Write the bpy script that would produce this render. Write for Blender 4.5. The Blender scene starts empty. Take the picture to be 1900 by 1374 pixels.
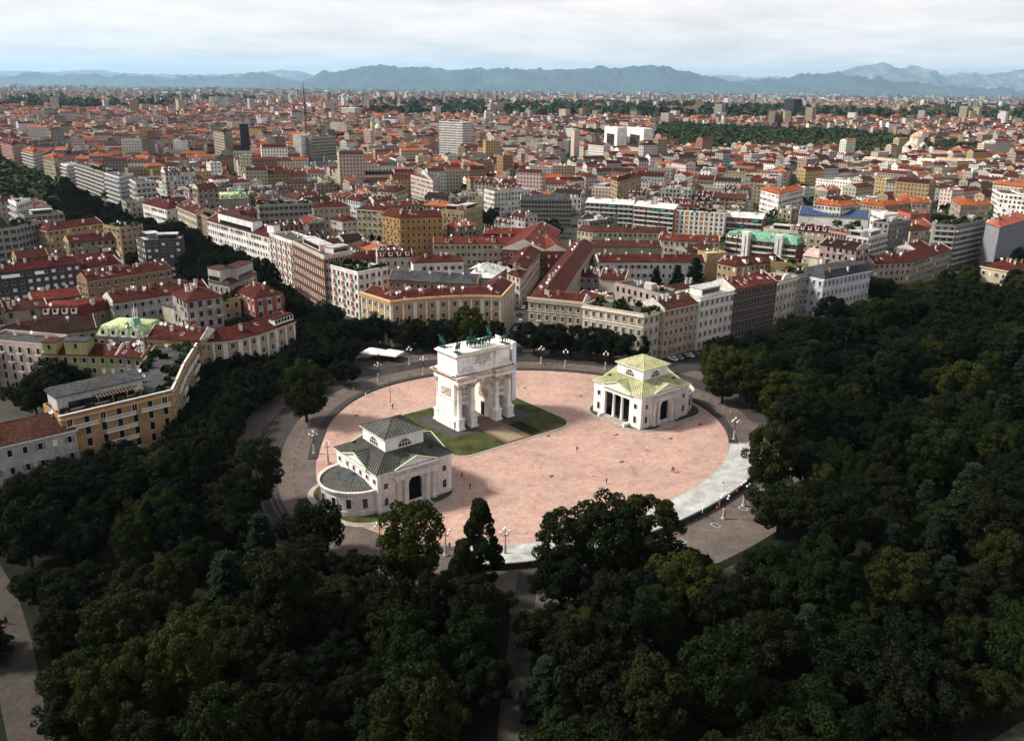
import bpy, bmesh, math, random
from mathutils import Vector, Matrix, noise
random.seed(7)
R = math.radians
scene = bpy.context.scene
# ------------------------------------------------------------------ camera
cam_d = bpy.data.cameras.new('camera'); cam = bpy.data.objects.new('camera', cam_d)
scene.collection.objects.link(cam); scene.camera = cam
cam_d.sensor_width = 36.0; cam_d.lens = 30.126; cam_d.clip_start = 1.0; cam_d.clip_end = 300000.0
_p, _r = R(18.2726), math.atan(21 / 1900)
_f = Vector((0, math.cos(_p), -math.sin(_p))); _x = Vector((1, 0, 0)); _u = _x.cross(_f)
_X = _x * math.cos(_r) + _u * math.sin(_r); _U = _u * math.cos(_r) - _x * math.sin(_r)
cam.matrix_world = Matrix(((_X.x, _U.x, -_f.x, 0), (_X.y, _U.y, -_f.y, 0), (_X.z, _U.z, -_f.z, 100.0), (0, 0, 0, 1)))
# ------------------------------------------------------------------ sky, sun, exposure
SUN_AZ, SUN_EL = R(177), R(42)            # direction to the sun: angle from +X, and height
world = bpy.data.worlds.new('World'); scene.world = world; world.use_nodes = True
wn, wl = world.node_tree.nodes, world.node_tree.links
wn.clear()
w_out = wn.new('ShaderNodeOutputWorld'); w_bg = wn.new('ShaderNodeBackground'); w_sky = wn.new('ShaderNodeTexSky')
w_sky.sky_type = 'NISHITA'; w_sky.sun_disc = False; w_sky.sun_elevation = SUN_EL
w_sky.sun_rotation = R(90) - SUN_AZ; w_sky.altitude = 120; w_sky.dust_density = 2.0
w_tc = wn.new('ShaderNodeTexCoord'); w_sep = wn.new('ShaderNodeSeparateXYZ'); wl.new(w_tc.outputs['Generated'], w_sep.inputs[0])
w_add = wn.new('ShaderNodeMath'); w_add.operation = 'ADD'; w_add.inputs[1].default_value = 0.10; wl.new(w_sep.outputs['Z'], w_add.inputs[0])
w_dx = wn.new('ShaderNodeMath'); w_dx.operation = 'DIVIDE'; wl.new(w_sep.outputs['X'], w_dx.inputs[0]); wl.new(w_add.outputs[0], w_dx.inputs[1])
w_dy = wn.new('ShaderNodeMath'); w_dy.operation = 'DIVIDE'; wl.new(w_sep.outputs['Y'], w_dy.inputs[0]); wl.new(w_add.outputs[0], w_dy.inputs[1])
w_cmb = wn.new('ShaderNodeCombineXYZ'); wl.new(w_dx.outputs[0], w_cmb.inputs[0]); wl.new(w_dy.outputs[0], w_cmb.inputs[1])
w_no = wn.new('ShaderNodeTexNoise'); w_no.inputs['Scale'].default_value = 1.1; w_no.inputs['Detail'].default_value = 9; w_no.inputs['Roughness'].default_value = 0.62
wl.new(w_cmb.outputs[0], w_no.inputs['Vector'])
w_rmp = wn.new('ShaderNodeMapRange'); w_rmp.inputs['From Min'].default_value = 0.36; w_rmp.inputs['From Max'].default_value = 0.60
w_rmp.inputs['To Min'].default_value = 0.66; w_rmp.inputs['To Max'].default_value = 1.0; wl.new(w_no.outputs['Fac'], w_rmp.inputs['Value'])
w_scl = wn.new('ShaderNodeMixRGB'); w_scl.blend_type = 'MULTIPLY'; w_scl.inputs[0].default_value = 1.0
w_scl.inputs[2].default_value = (0.09, 0.09, 0.09, 1); wl.new(w_sky.outputs[0], w_scl.inputs[1])
w_thin = wn.new('ShaderNodeMapRange'); w_thin.inputs['From Min'].default_value = 0.08; w_thin.inputs['From Max'].default_value = 0.8; w_thin.inputs['To Min'].default_value = 1.0; w_thin.inputs['To Max'].default_value = 0.45; wl.new(w_sep.outputs['Z'], w_thin.inputs['Value'])   # the thin cloud sheet looks denser towards the horizon
w_cov = wn.new('ShaderNodeMath'); w_cov.operation = 'MULTIPLY'; wl.new(w_rmp.outputs[0], w_cov.inputs[0]); wl.new(w_thin.outputs[0], w_cov.inputs[1])
w_mix = wn.new('ShaderNodeMixRGB'); wl.new(w_cov.outputs[0], w_mix.inputs[0]); wl.new(w_scl.outputs[0], w_mix.inputs[1])
w_mix.inputs[2].default_value = (0.89, 0.80, 0.75, 1)
wl.new(w_mix.outputs[0], w_bg.inputs['Color']); w_bg.inputs['Strength'].default_value = 1.0
wl.new(w_bg.outputs[0], w_out.inputs['Surface'])
sun_d = bpy.data.lights.new('sun', 'SUN'); sun = bpy.data.objects.new('sun', sun_d); scene.collection.objects.link(sun)
sun_d.energy = 4.8; sun_d.angle = R(9); sun_d.color = (1.0, 0.93, 0.82)
_sd = Vector((math.cos(SUN_AZ) * math.cos(SUN_EL), math.sin(SUN_AZ) * math.cos(SUN_EL), math.sin(SUN_EL)))
sun.rotation_euler = (-_sd).to_track_quat('-Z', 'Y').to_euler(); sun.location = (0, 0, 4000)
vs = scene.view_settings; vs.view_transform = 'Standard'; vs.look = 'None'; vs.exposure = 0.5; vs.gamma = 1.0; vs.use_curve_mapping = False
cy = scene.cycles; cy.use_denoising = True; cy.max_bounces = 5; cy.diffuse_bounces = 3; cy.glossy_bounces = 2
cy.transmission_bounces = 3; cy.transparent_max_bounces = 6; cy.volume_bounces = 1; cy.use_adaptive_sampling = True; cy.adaptive_threshold = 0.02
cy.caustics_reflective = False; cy.caustics_refractive = False; cy.sample_clamp_indirect = 5

# ------------------------------------------------------------------ helpers
COL = scene.collection
def link(o, parent=None):
    COL.objects.link(o)
    if parent: o.parent = parent
    return o
def tag(o, label=None, cat=None, group=None, kind=None):
    if label: o['label'] = label
    if cat: o['category'] = cat
    if group: o['group'] = group
    if kind: o['kind'] = kind
    return o
def empty(name, loc=(0, 0, 0), rz=0.0, label=None, cat=None, group=None):
    o = bpy.data.objects.new(name, None); o.empty_display_size = 0.5
    o.location = loc; o.rotation_euler = (0, 0, rz); link(o)
    return tag(o, label, cat, group)
class MB:
    def __init__(s): s.v = []; s.f = []; s.m = []; s.uv = []; s.c = []
    def add(s, vs, fs, m=0, uv=None, c=None):
        b = len(s.v); s.v.extend(vs)
        for i, f in enumerate(fs):
            s.f.append(tuple(b + j for j in f)); s.m.append(m)
            if uv is not None: s.uv.append(uv[i])
            if c is not None: s.c.append(c)
    def box(s, cx, cy, z0, sx, sy, sz, rz=0.0, m=0, bottom=False):
        c, sn = math.cos(rz), math.sin(rz); hx, hy = sx / 2, sy / 2; v = []
        for z in (z0, z0 + sz):
            for (a, b) in ((-hx, -hy), (hx, -hy), (hx, hy), (-hx, hy)): v.append((cx + a * c - b * sn, cy + a * sn + b * c, z))
        s.add(v, [(0, 1, 5, 4), (1, 2, 6, 5), (2, 3, 7, 6), (3, 0, 4, 7), (4, 5, 6, 7), (3, 2, 1, 0)], m)
    def prism(s, pts, z0, z1, m=0):
        n = len(pts); v = [(x, y, z0) for x, y in pts] + [(x, y, z1) for x, y in pts]
        s.add(v, [(i, (i + 1) % n, n + (i + 1) % n, n + i) for i in range(n)] + [tuple(range(n, 2 * n)), tuple(range(n - 1, -1, -1))], m)
    def lathe(s, prof, n=12, c=(0, 0, 0), m=0, a0=0.0, a1=2 * math.pi, cap=True):
        full = abs(a1 - a0 - 2 * math.pi) < 1e-6; k = n if full else n + 1; v = []
        for r, z in prof:
            for i in range(k):
                a = a0 + (a1 - a0) * i / n; v.append((c[0] + r * math.cos(a), c[1] + r * math.sin(a), c[2] + z))
        fs = []
        for j in range(len(prof) - 1):
            for i in range(n):
                i2 = (i + 1) % k; fs.append((j * k + i, j * k + i2, (j + 1) * k + i2, (j + 1) * k + i))
        if cap and full: fs.append(tuple(range((len(prof) - 1) * k, len(prof) * k)))
        s.add(v, fs, m)
    def tube(s, p, q, r0, r1, n=6, m=0):
        p, q = Vector(p), Vector(q); d = (q - p)
        if d.length < 1e-6: return
        d.normalize(); a = d.orthogonal().normalized(); b = d.cross(a); v = []
        for c, r in ((p, r0), (q, r1)):
            for i in range(n):
                t = 2 * math.pi * i / n; v.append(tuple(c + a * (r * math.cos(t)) + b * (r * math.sin(t))))
        s.add(v, [(i, (i + 1) % n, n + (i + 1) % n, n + i) for i in range(n)] + [tuple(range(n, 2 * n)), tuple(range(n - 1, -1, -1))], m)
    def mesh(s, name, mats, smooth=False):
        me = bpy.data.meshes.new(name); me.from_pydata(s.v, [], s.f)
        for mt in mats: me.materials.append(mt)
        if len(mats) > 1: me.polygons.foreach_set('material_index', s.m)
        if s.uv:
            ul = me.uv_layers.new(name='UVMap'); flat = []
            for q in s.uv:
                for a in q: flat.extend(a)
            ul.data.foreach_set('uv', flat)
        if s.c:
            at = me.color_attributes.new('Col', 'FLOAT_COLOR', 'CORNER'); flat = []
            for f, c in zip(s.f, s.c): flat.extend(tuple(c) * len(f))
            at.data.foreach_set('color', flat)
        if smooth: me.polygons.foreach_set('use_smooth', [True] * len(me.polygons))
        me.update(); return me
    def obj(s, name, mats, parent=None, smooth=False, color=None):
        if not isinstance(mats, (list, tuple)): mats = [mats]
        o = bpy.data.objects.new(name, s.mesh(name, mats, smooth)); link(o, parent)
        if color: o.color = (*color, 1)
        return o
def inst(name, me, parent=None, loc=(0, 0, 0), rz=0.0, sc=None, color=None):
    o = bpy.data.objects.new(name, me); link(o, parent); o.location = loc; o.rotation_euler = (0, 0, rz)
    if sc: o.scale = sc
    if color: o.color = (*color, 1)
    return o
ORD = ['first', 'second', 'third', 'fourth', 'fifth', 'sixth', 'seventh', 'eighth', 'ninth', 'tenth', 'eleventh', 'twelfth', 'thirteenth', 'fourteenth', 'fifteenth', 'sixteenth', 'seventeenth', 'eighteenth', 'nineteenth', 'twentieth']
def ordn(i):
    if i < 20: return ORD[i]
    n = i + 1; return '%d%s' % (n, {1: 'st', 2: 'nd', 3: 'rd'}.get(n % 10 if n % 100 not in (11, 12, 13) else 0, 'th'))

# ------------------------------------------------------------------ materials
def mat(name, color=(0.5, 0.5, 0.5), rough=0.8, source='flat', var=0.25, scale=0.4, metal=0.0, bump=0.0, bscale=2.0, spec=0.06, fine=None, streak=0.0):
    """procedural surface: base colour (flat, from the object's own colour or the mesh colour) with two scales of mottling"""
    m = bpy.data.materials.new(name); m.use_nodes = True; n, l = m.node_tree.nodes, m.node_tree.links
    b = n['Principled BSDF']; b.inputs['Roughness'].default_value = rough; b.inputs['Metallic'].default_value = metal
    b.inputs['Specular IOR Level'].default_value = spec
    if source == 'object': s = n.new('ShaderNodeObjectInfo').outputs['Color']
    elif source == 'attr':
        a = n.new('ShaderNodeAttribute'); a.attribute_name = 'Col'; s = a.outputs['Color']
    else:
        c = n.new('ShaderNodeRGB'); c.outputs[0].default_value = (*color, 1); s = c.outputs[0]
    g = n.new('ShaderNodeNewGeometry'); pos = g.outputs['Position']
    no = n.new('ShaderNodeTexNoise'); no.inputs['Scale'].default_value = scale; no.inputs['Detail'].default_value = 6; no.inputs['Roughness'].default_value = 0.65
    l.new(pos, no.inputs['Vector'])
    mr = n.new('ShaderNodeMapRange'); mr.inputs['From Min'].default_value = 0.3; mr.inputs['From Max'].default_value = 0.7
    mr.inputs['To Min'].default_value = 1 - var; mr.inputs['To Max'].default_value = 1 + var * 0.6; l.new(no.outputs['Fac'], mr.inputs['Value'])
    mx = n.new('ShaderNodeMixRGB'); mx.blend_type = 'MULTIPLY'; mx.inputs[0].default_value = 1; l.new(s, mx.inputs[1]); l.new(mr.outputs[0], mx.inputs[2])
    outc = mx.outputs[0]
    if fine:
        f = n.new('ShaderNodeTexNoise'); f.inputs['Scale'].default_value = fine[0]; f.inputs['Detail'].default_value = 3; l.new(pos, f.inputs['Vector'])
        r2 = n.new('ShaderNodeMapRange'); r2.inputs['From Min'].default_value = 0.3; r2.inputs['From Max'].default_value = 0.7
        r2.inputs['To Min'].default_value = 1 - fine[1]; r2.inputs['To Max'].default_value = 1 + fine[1]; l.new(f.outputs['Fac'], r2.inputs['Value'])
        m2 = n.new('ShaderNodeMixRGB'); m2.blend_type = 'MULTIPLY'; m2.inputs[0].default_value = 1; l.new(outc, m2.inputs[1]); l.new(r2.outputs[0], m2.inputs[2]); outc = m2.outputs[0]
    if streak:                                                             # rain streaks and soot running down walls
        mp = n.new('ShaderNodeMapping'); mp.inputs['Scale'].default_value = (1.1, 1.1, 0.10); l.new(pos, mp.inputs['Vector'])
        f = n.new('ShaderNodeTexNoise'); f.inputs['Scale'].default_value = 1.0; f.inputs['Detail'].default_value = 5; f.inputs['Roughness'].default_value = 0.7; l.new(mp.outputs[0], f.inputs['Vector'])
        r3 = n.new('ShaderNodeMapRange'); r3.inputs['From Min'].default_value = 0.42; r3.inputs['From Max'].default_value = 0.68; r3.inputs['To Min'].default_value = 0; r3.inputs['To Max'].default_value = streak; l.new(f.outputs['Fac'], r3.inputs['Value'])
        m3 = n.new('ShaderNodeMixRGB'); m3.inputs[2].default_value = (0.16, 0.14, 0.12, 1); l.new(r3.outputs[0], m3.inputs[0]); l.new(outc, m3.inputs[1]); outc = m3.outputs[0]
    l.new(outc, b.inputs['Base Color'])
    if bump:
        bn = n.new('ShaderNodeTexNoise'); bn.inputs['Scale'].default_value = bscale; bn.inputs['Detail'].default_value = 4; l.new(pos, bn.inputs['Vector'])
        bp = n.new('ShaderNodeBump'); bp.inputs['Strength'].default_value = bump; bp.inputs['Distance'].default_value = 0.3; l.new(bn.outputs['Fac'], bp.inputs['Height']); l.new(bp.outputs[0], b.inputs['Normal'])
    return m
M = {}
M['wall'] = mat('plaster', source='object', var=0.34, scale=0.16, fine=(0.9, 0.14), streak=.3)
M['roof'] = mat('roof_tiles', source='object', var=0.45, scale=0.14, fine=(1.3, 0.5), bump=0.25, bscale=2.5)
M['trim'] = mat('trim_plaster', source='object', var=0.15, scale=0.6)
M['glass'] = mat('window_glass', (0.010, 0.011, 0.013), rough=0.2, var=0.3, scale=0.3, spec=0.5)
M['frame'] = mat('window_frame', (0.46, 0.43, 0.38), var=0.1)
M['white'] = mat('white_paint', (0.74, 0.73, 0.70), var=0.12, scale=0.5)
M['roller'] = mat('roller_shutter', (0.66, 0.66, 0.66), var=0.1)
M['shutter'] = mat('shutter_slats', (0.16, 0.17, 0.16), var=0.2)
M['orange_panel'] = mat('orange_panel', (0.42, 0.17, 0.05), var=0.2)
M['red_panel'] = mat('red_recess', (0.26, 0.07, 0.045), var=0.2)
M['awning'] = mat('green_awning', (0.012, 0.14, 0.12), var=0.2)
M['concrete'] = mat('concrete', (0.36, 0.35, 0.33), var=0.25, scale=0.4)
M['dish'] = mat('dish_white', (0.8, 0.8, 0.8), rough=0.5, var=0.08)
M['marble'] = mat('arch_marble', (0.82, 0.795, 0.76), var=0.18, scale=0.35, fine=(1.3, 0.12), bump=0.12, streak=.28)
M['marble_stain'] = mat('weathered_marble', (0.52, 0.43, 0.33), var=0.45, scale=0.5, fine=(1.5, 0.3), bump=0.3)
M['pavwall'] = mat('pavilion_stone', (0.64, 0.59, 0.56), var=0.2, scale=0.35, fine=(1.2, 0.14), streak=.35)
M['pavwhite'] = mat('pavilion_white', (0.76, 0.75, 0.73), var=0.14, scale=0.3, streak=.25)
M['bronze'] = mat('green_bronze', (0.020, 0.072, 0.056), rough=0.55, var=0.6, scale=0.9, metal=0.3)
M['leadroof'] = mat('grey_seam_roof', (0.100, 0.100, 0.090), rough=0.6, var=0.4, scale=0.3, fine=(1.4, .25))
M['seam_dark'] = mat('dark_seam', (0.055, 0.055, 0.05))
M['seam_olive'] = mat('olive_seam', (0.29, 0.29, 0.15))
M['copperroof'] = mat('yellow_green_copper', (0.43, 0.42, 0.24), rough=0.6, var=0.5, scale=0.28, fine=(1.2, .2))
M['coppertrim'] = mat('pale_green_flashing', (0.50, 0.60, 0.38), var=0.2)
M['black'] = mat('dark_metal', (0.02, 0.02, 0.022), rough=0.5, var=0.2)
M['dark'] = mat('dark_interior', (0.008, 0.008, 0.008), rough=0.9, var=0.2)
M['lampglobe'] = mat('lamp_globe', (0.85, 0.85, 0.83), rough=0.3, var=0.03)
M['stone'] = mat('kerb_stone', (0.34, 0.30, 0.27), var=0.3, scale=0.6)
M['darkstone'] = mat('dark_kerb', (0.05, 0.046, 0.045), var=0.3, scale=0.6)
M['steps'] = mat('pale_stone_steps', (0.37, 0.38, 0.365), var=0.4, scale=0.25, fine=(0.9, 0.1))
M['slate'] = mat('slate_apron', (0.06, 0.058, 0.06), var=0.3, scale=0.5)
M['brickpath'] = mat('brick_path', (0.17, 0.10, 0.08), var=0.3, scale=0.7, fine=(3, 0.2))
M['hay'] = mat('dry_plot', (0.25, 0.20, 0.13), var=0.35, scale=1.2, fine=(4, 0.3))
M['lawn'] = mat('lawn_grass', (0.052, 0.058, 0.019), var=0.6, scale=0.22, fine=(2.0, 0.25))
M['parkgrass'] = mat('park_grass', (0.010, 0.013, 0.006), var=0.4, scale=0.1, fine=(1.0, 0.3))
M['sand'] = mat('sandy_path', (0.052, 0.046, 0.040), var=0.3, scale=0.25, fine=(1.5, 0.2))
M['asphalt'] = mat('asphalt', (0.046, 0.042, 0.041), var=0.3, scale=0.2, fine=(1.5, 0.15))
M['gravel'] = mat('ring_gravel', (0.112, 0.092, 0.082), var=0.35, scale=0.10, fine=(0.9, 0.18))
M['rail'] = mat('rail_steel', (0.16, 0.15, 0.14), rough=0.35, metal=0.7)
M['linepaint'] = mat('line_paint', (0.6, 0.6, 0.58))
M['bark'] = mat('tree_bark', (0.045, 0.038, 0.03), var=0.3, scale=1.5)
M['hedge'] = mat('roof_plants', (0.028, 0.045, 0.014), var=0.6, scale=1.2, fine=(2.5, 0.5))
M['canvas'] = mat('canvas', (0.75, 0.73, 0.70), var=0.1)
M['sheet'] = mat('scaffold_sheet', source='object', var=0.2, scale=0.25, fine=(1.0, 0.15))
M['wood'] = mat('pergola_wood', (0.22, 0.15, 0.10), var=0.3)
M['skin'] = mat('skin', (0.42, 0.26, 0.19), var=0.08)
M['hair'] = mat('hair', (0.03, 0.02, 0.015), var=0.2)
M['rubber'] = mat('tyre_rubber', (0.02, 0.02, 0.02), var=0.1)
M['carpaint'] = mat('car_paint', source='object', rough=0.3, var=0.05, spec=0.5)
M['cloth'] = mat('clothing', source='object', var=0.15)
def cobbles():
    m = mat('pink_cobbles', (0.40, 0.262, 0.222), var=0.30, scale=0.05, fine=(0.6, 0.16), rough=0.85)
    n, l = m.node_tree.nodes, m.node_tree.links; b = n['Principled BSDF']; src = b.inputs['Base Color'].links[0].from_socket
    g = n.new('ShaderNodeNewGeometry'); mp = n.new('ShaderNodeMapping'); mp.inputs['Rotation'].default_value = (0, 0, R(-38.8)); l.new(g.outputs['Position'], mp.inputs['Vector'])
    br = n.new('ShaderNodeTexBrick'); br.inputs['Scale'].default_value = 1.0; br.inputs['Brick Width'].default_value = 0.95; br.inputs['Row Height'].default_value = 0.62
    br.inputs['Mortar Size'].default_value = 0.07; br.inputs['Color1'].default_value = (1.22, 1.12, 1.08, 1); br.inputs['Color2'].default_value = (0.84, 0.88, 0.88, 1); br.inputs['Mortar'].default_value = (0.66, 0.62, 0.60, 1)
    l.new(mp.outputs[0], br.inputs['Vector'])
    x = n.new('ShaderNodeMixRGB'); x.blend_type = 'MULTIPLY'; x.inputs[0].default_value = 1.0; l.new(src, x.inputs[1]); l.new(br.outputs['Color'], x.inputs[2])
    v = n.new('ShaderNodeTexNoise'); v.inputs['Scale'].default_value = 0.22; v.inputs['Detail'].default_value = 5; l.new(g.outputs['Position'], v.inputs['Vector'])
    rr = n.new('ShaderNodeMapRange'); rr.inputs['From Min'].default_value = 0.35; rr.inputs['From Max'].default_value = 0.65; l.new(v.outputs['Fac'], rr.inputs['Value'])
    y = n.new('ShaderNodeMixRGB'); y.inputs[2].default_value = (0.44, 0.34, 0.27, 1); l.new(x.outputs[0], y.inputs[1])
    sc = n.new('ShaderNodeMath'); sc.operation = 'MULTIPLY'; sc.inputs[1].default_value = 0.4; l.new(rr.outputs[0], sc.inputs[0]); l.new(sc.outputs[0], y.inputs[0])
    l.new(y.outputs[0], b.inputs['Base Color']); return m
M['cobble'] = cobbles()
def leafmat(name, c1, c2):
    m = bpy.data.materials.new(name); m.use_nodes = True; n, l = m.node_tree.nodes, m.node_tree.links; b = n['Principled BSDF']
    oi = n.new('ShaderNodeObjectInfo'); g = n.new('ShaderNodeNewGeometry')
    no = n.new('ShaderNodeTexNoise'); no.inputs['Scale'].default_value = 0.55; no.inputs['Detail'].default_value = 3; l.new(g.outputs['Position'], no.inputs['Vector'])
    ad = n.new('ShaderNodeMath'); ad.operation = 'ADD'; l.new(no.outputs['Fac'], ad.inputs[0]); l.new(oi.outputs['Random'], ad.inputs[1])
    mr = n.new('ShaderNodeMapRange'); mr.inputs['From Min'].default_value = 0.35; mr.inputs['From Max'].default_value = 1.55; l.new(ad.outputs[0], mr.inputs['Value'])
    mx = n.new('ShaderNodeMixRGB'); mx.inputs[1].default_value = (*c1, 1); mx.inputs[2].default_value = (*c2, 1); l.new(mr.outputs[0], mx.inputs[0])
    l.new(mx.outputs[0], b.inputs['Base Color']); b.inputs['Roughness'].default_value = 0.6; b.inputs['Specular IOR Level'].default_value = 0.04
    tr = n.new('ShaderNodeBsdfTranslucent'); l.new(mx.outputs[0], tr.inputs['Color'])
    ms = n.new('ShaderNodeMixShader'); ms.inputs[0].default_value = 0.22; l.new(b.outputs[0], ms.inputs[1]); l.new(tr.outputs[0], ms.inputs[2]); l.new(ms.outputs[0], n['Material Output'].inputs['Surface'])
    return m
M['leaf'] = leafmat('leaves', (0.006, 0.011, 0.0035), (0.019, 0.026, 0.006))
M['leaf_lit'] = leafmat('sunlit_leaves', (0.017, 0.024, 0.005), (0.036, 0.043, 0.008))  # sunlit copy of the leaves, the light put into their colour
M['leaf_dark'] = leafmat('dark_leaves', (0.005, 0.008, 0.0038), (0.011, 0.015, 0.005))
M['needle'] = leafmat('needles', (0.008, 0.014, 0.009), (0.018, 0.027, 0.014))
def wallattr():
    """far walls: colour from the mesh, rows of small windows where the storeys are too far to model"""
    m = mat('far_walls', source='attr', var=0.15, scale=0.05); n, l = m.node_tree.nodes, m.node_tree.links; b = n['Principled BSDF']; src = b.inputs['Base Color'].links[0].from_socket
    uv = n.new('ShaderNodeUVMap'); uv.uv_map = 'UVMap'; sp = n.new('ShaderNodeSeparateXYZ'); l.new(uv.outputs[0], sp.inputs[0])
    def cell(sock, size, lo, hi):
        d = n.new('ShaderNodeMath'); d.operation = 'DIVIDE'; d.inputs[1].default_value = size; l.new(sock, d.inputs[0])
        f = n.new('ShaderNodeMath'); f.operation = 'FRACT'; l.new(d.outputs[0], f.inputs[0])
        a = n.new('ShaderNodeMath'); a.operation = 'GREATER_THAN'; a.inputs[1].default_value = lo; l.new(f.outputs[0], a.inputs[0])
        c = n.new('ShaderNodeMath'); c.operation = 'LESS_THAN'; c.inputs[1].default_value = hi; l.new(f.outputs[0], c.inputs[0])
        k = n.new('ShaderNodeMath'); k.operation = 'MULTIPLY'; l.new(a.outputs[0], k.inputs[0]); l.new(c.outputs[0], k.inputs[1]); return k.outputs[0]
    k = n.new('ShaderNodeMath'); k.operation = 'MULTIPLY'; l.new(cell(sp.outputs['X'], 3.2, 0.3, 0.68), k.inputs[0]); l.new(cell(sp.outputs['Y'], 3.4, 0.28, 0.76), k.inputs[1])
    x = n.new('ShaderNodeMixRGB'); x.inputs[2].default_value = (0.03, 0.03, 0.032, 1); l.new(k.outputs[0], x.inputs[0]); l.new(src, x.inputs[1]); l.new(x.outputs[0], b.inputs['Base Color'])
    return m
M['far_wall'] = wallattr()
M['far_roof'] = mat('far_roofs', source='attr', var=0.25, scale=0.06, fine=(0.5, 0.2))
M['far_leaf'] = mat('far_leaves', source='attr', var=0.3, scale=0.1)

# base colours (linear reflectance); near cloud shade and far sun are put into roof colours
WALL = dict(white=(.70, .68, .65), offwhite=(.62, .60, .55), cream=(.58, .52, .42), yellowcream=(.54, .47, .33), ochre=(.40, .26, .12), ochre2=(.40, .29, .15), brightochre=(.37, .195, .05),
    palegold=(.40, .32, .20), orange=(.32, .19, .09), sand=(.42, .36, .27), peach=(.44, .33, .23), rosecream=(.58, .45, .38), pinkwhite=(.60, .48, .44), pinkwall=(.42, .20, .17), salmonwall=(.45, .24, .18),
    terracottawall=(.28, .17, .10), limeyellow=(.30, .30, .14), greywhite=(.42, .41, .39), stonegray=(.30, .29, .27), graywarm=(.33, .31, .28), bluewhite=(.46, .49, .54), concrete=(.26, .255, .245), concretelight=(.42, .40, .38),
    charcoalwall=(.055, .055, .06), darkbrown=(.085, .062, .055), brickwall=(.22, .10, .07), brickdark=(.12, .04, .035), brownwall=(.20, .14, .10), redwall=(.13, .035, .03), redwall2=(.40, .09, .06), blackwall=(.022, .022, .026), sheet=(.20, .205, .225), teal=(.02, .22, .26))
for _k, _f in dict(cream=.82, yellowcream=.8, sand=.78, peach=.85, palegold=.8, rosecream=.85, pinkwhite=.85, greywhite=.85, graywarm=.8, concrete=.85, stonegray=.85, terracottawall=.9, offwhite=.92, ochre2=.85, salmonwall=.8).items(): WALL[_k] = tuple(c * _f for c in WALL[_k])
ROOF = dict(red=(.105, .024, .016), redbrown=(.058, .0145, .0105), maroon=(.052, .009, .010), brown=(.060, .025, .016), darktile=(.026, .013, .011), orange=(.27, .072, .029), graydark=(.055, .055, .055), graylight=(.42, .42, .42), slate=(.055, .056, .06),
    copper=(.40, .50, .26), copper2=(.15, .31, .21), whitemetal=(.55, .56, .54), brick=(.30, .09, .06), solar=(.10, .10, .10), pinkroof=(.52, .36, .33), yellowgreen=(.42, .43, .22), sandroof=(.46, .33, .24))

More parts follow.
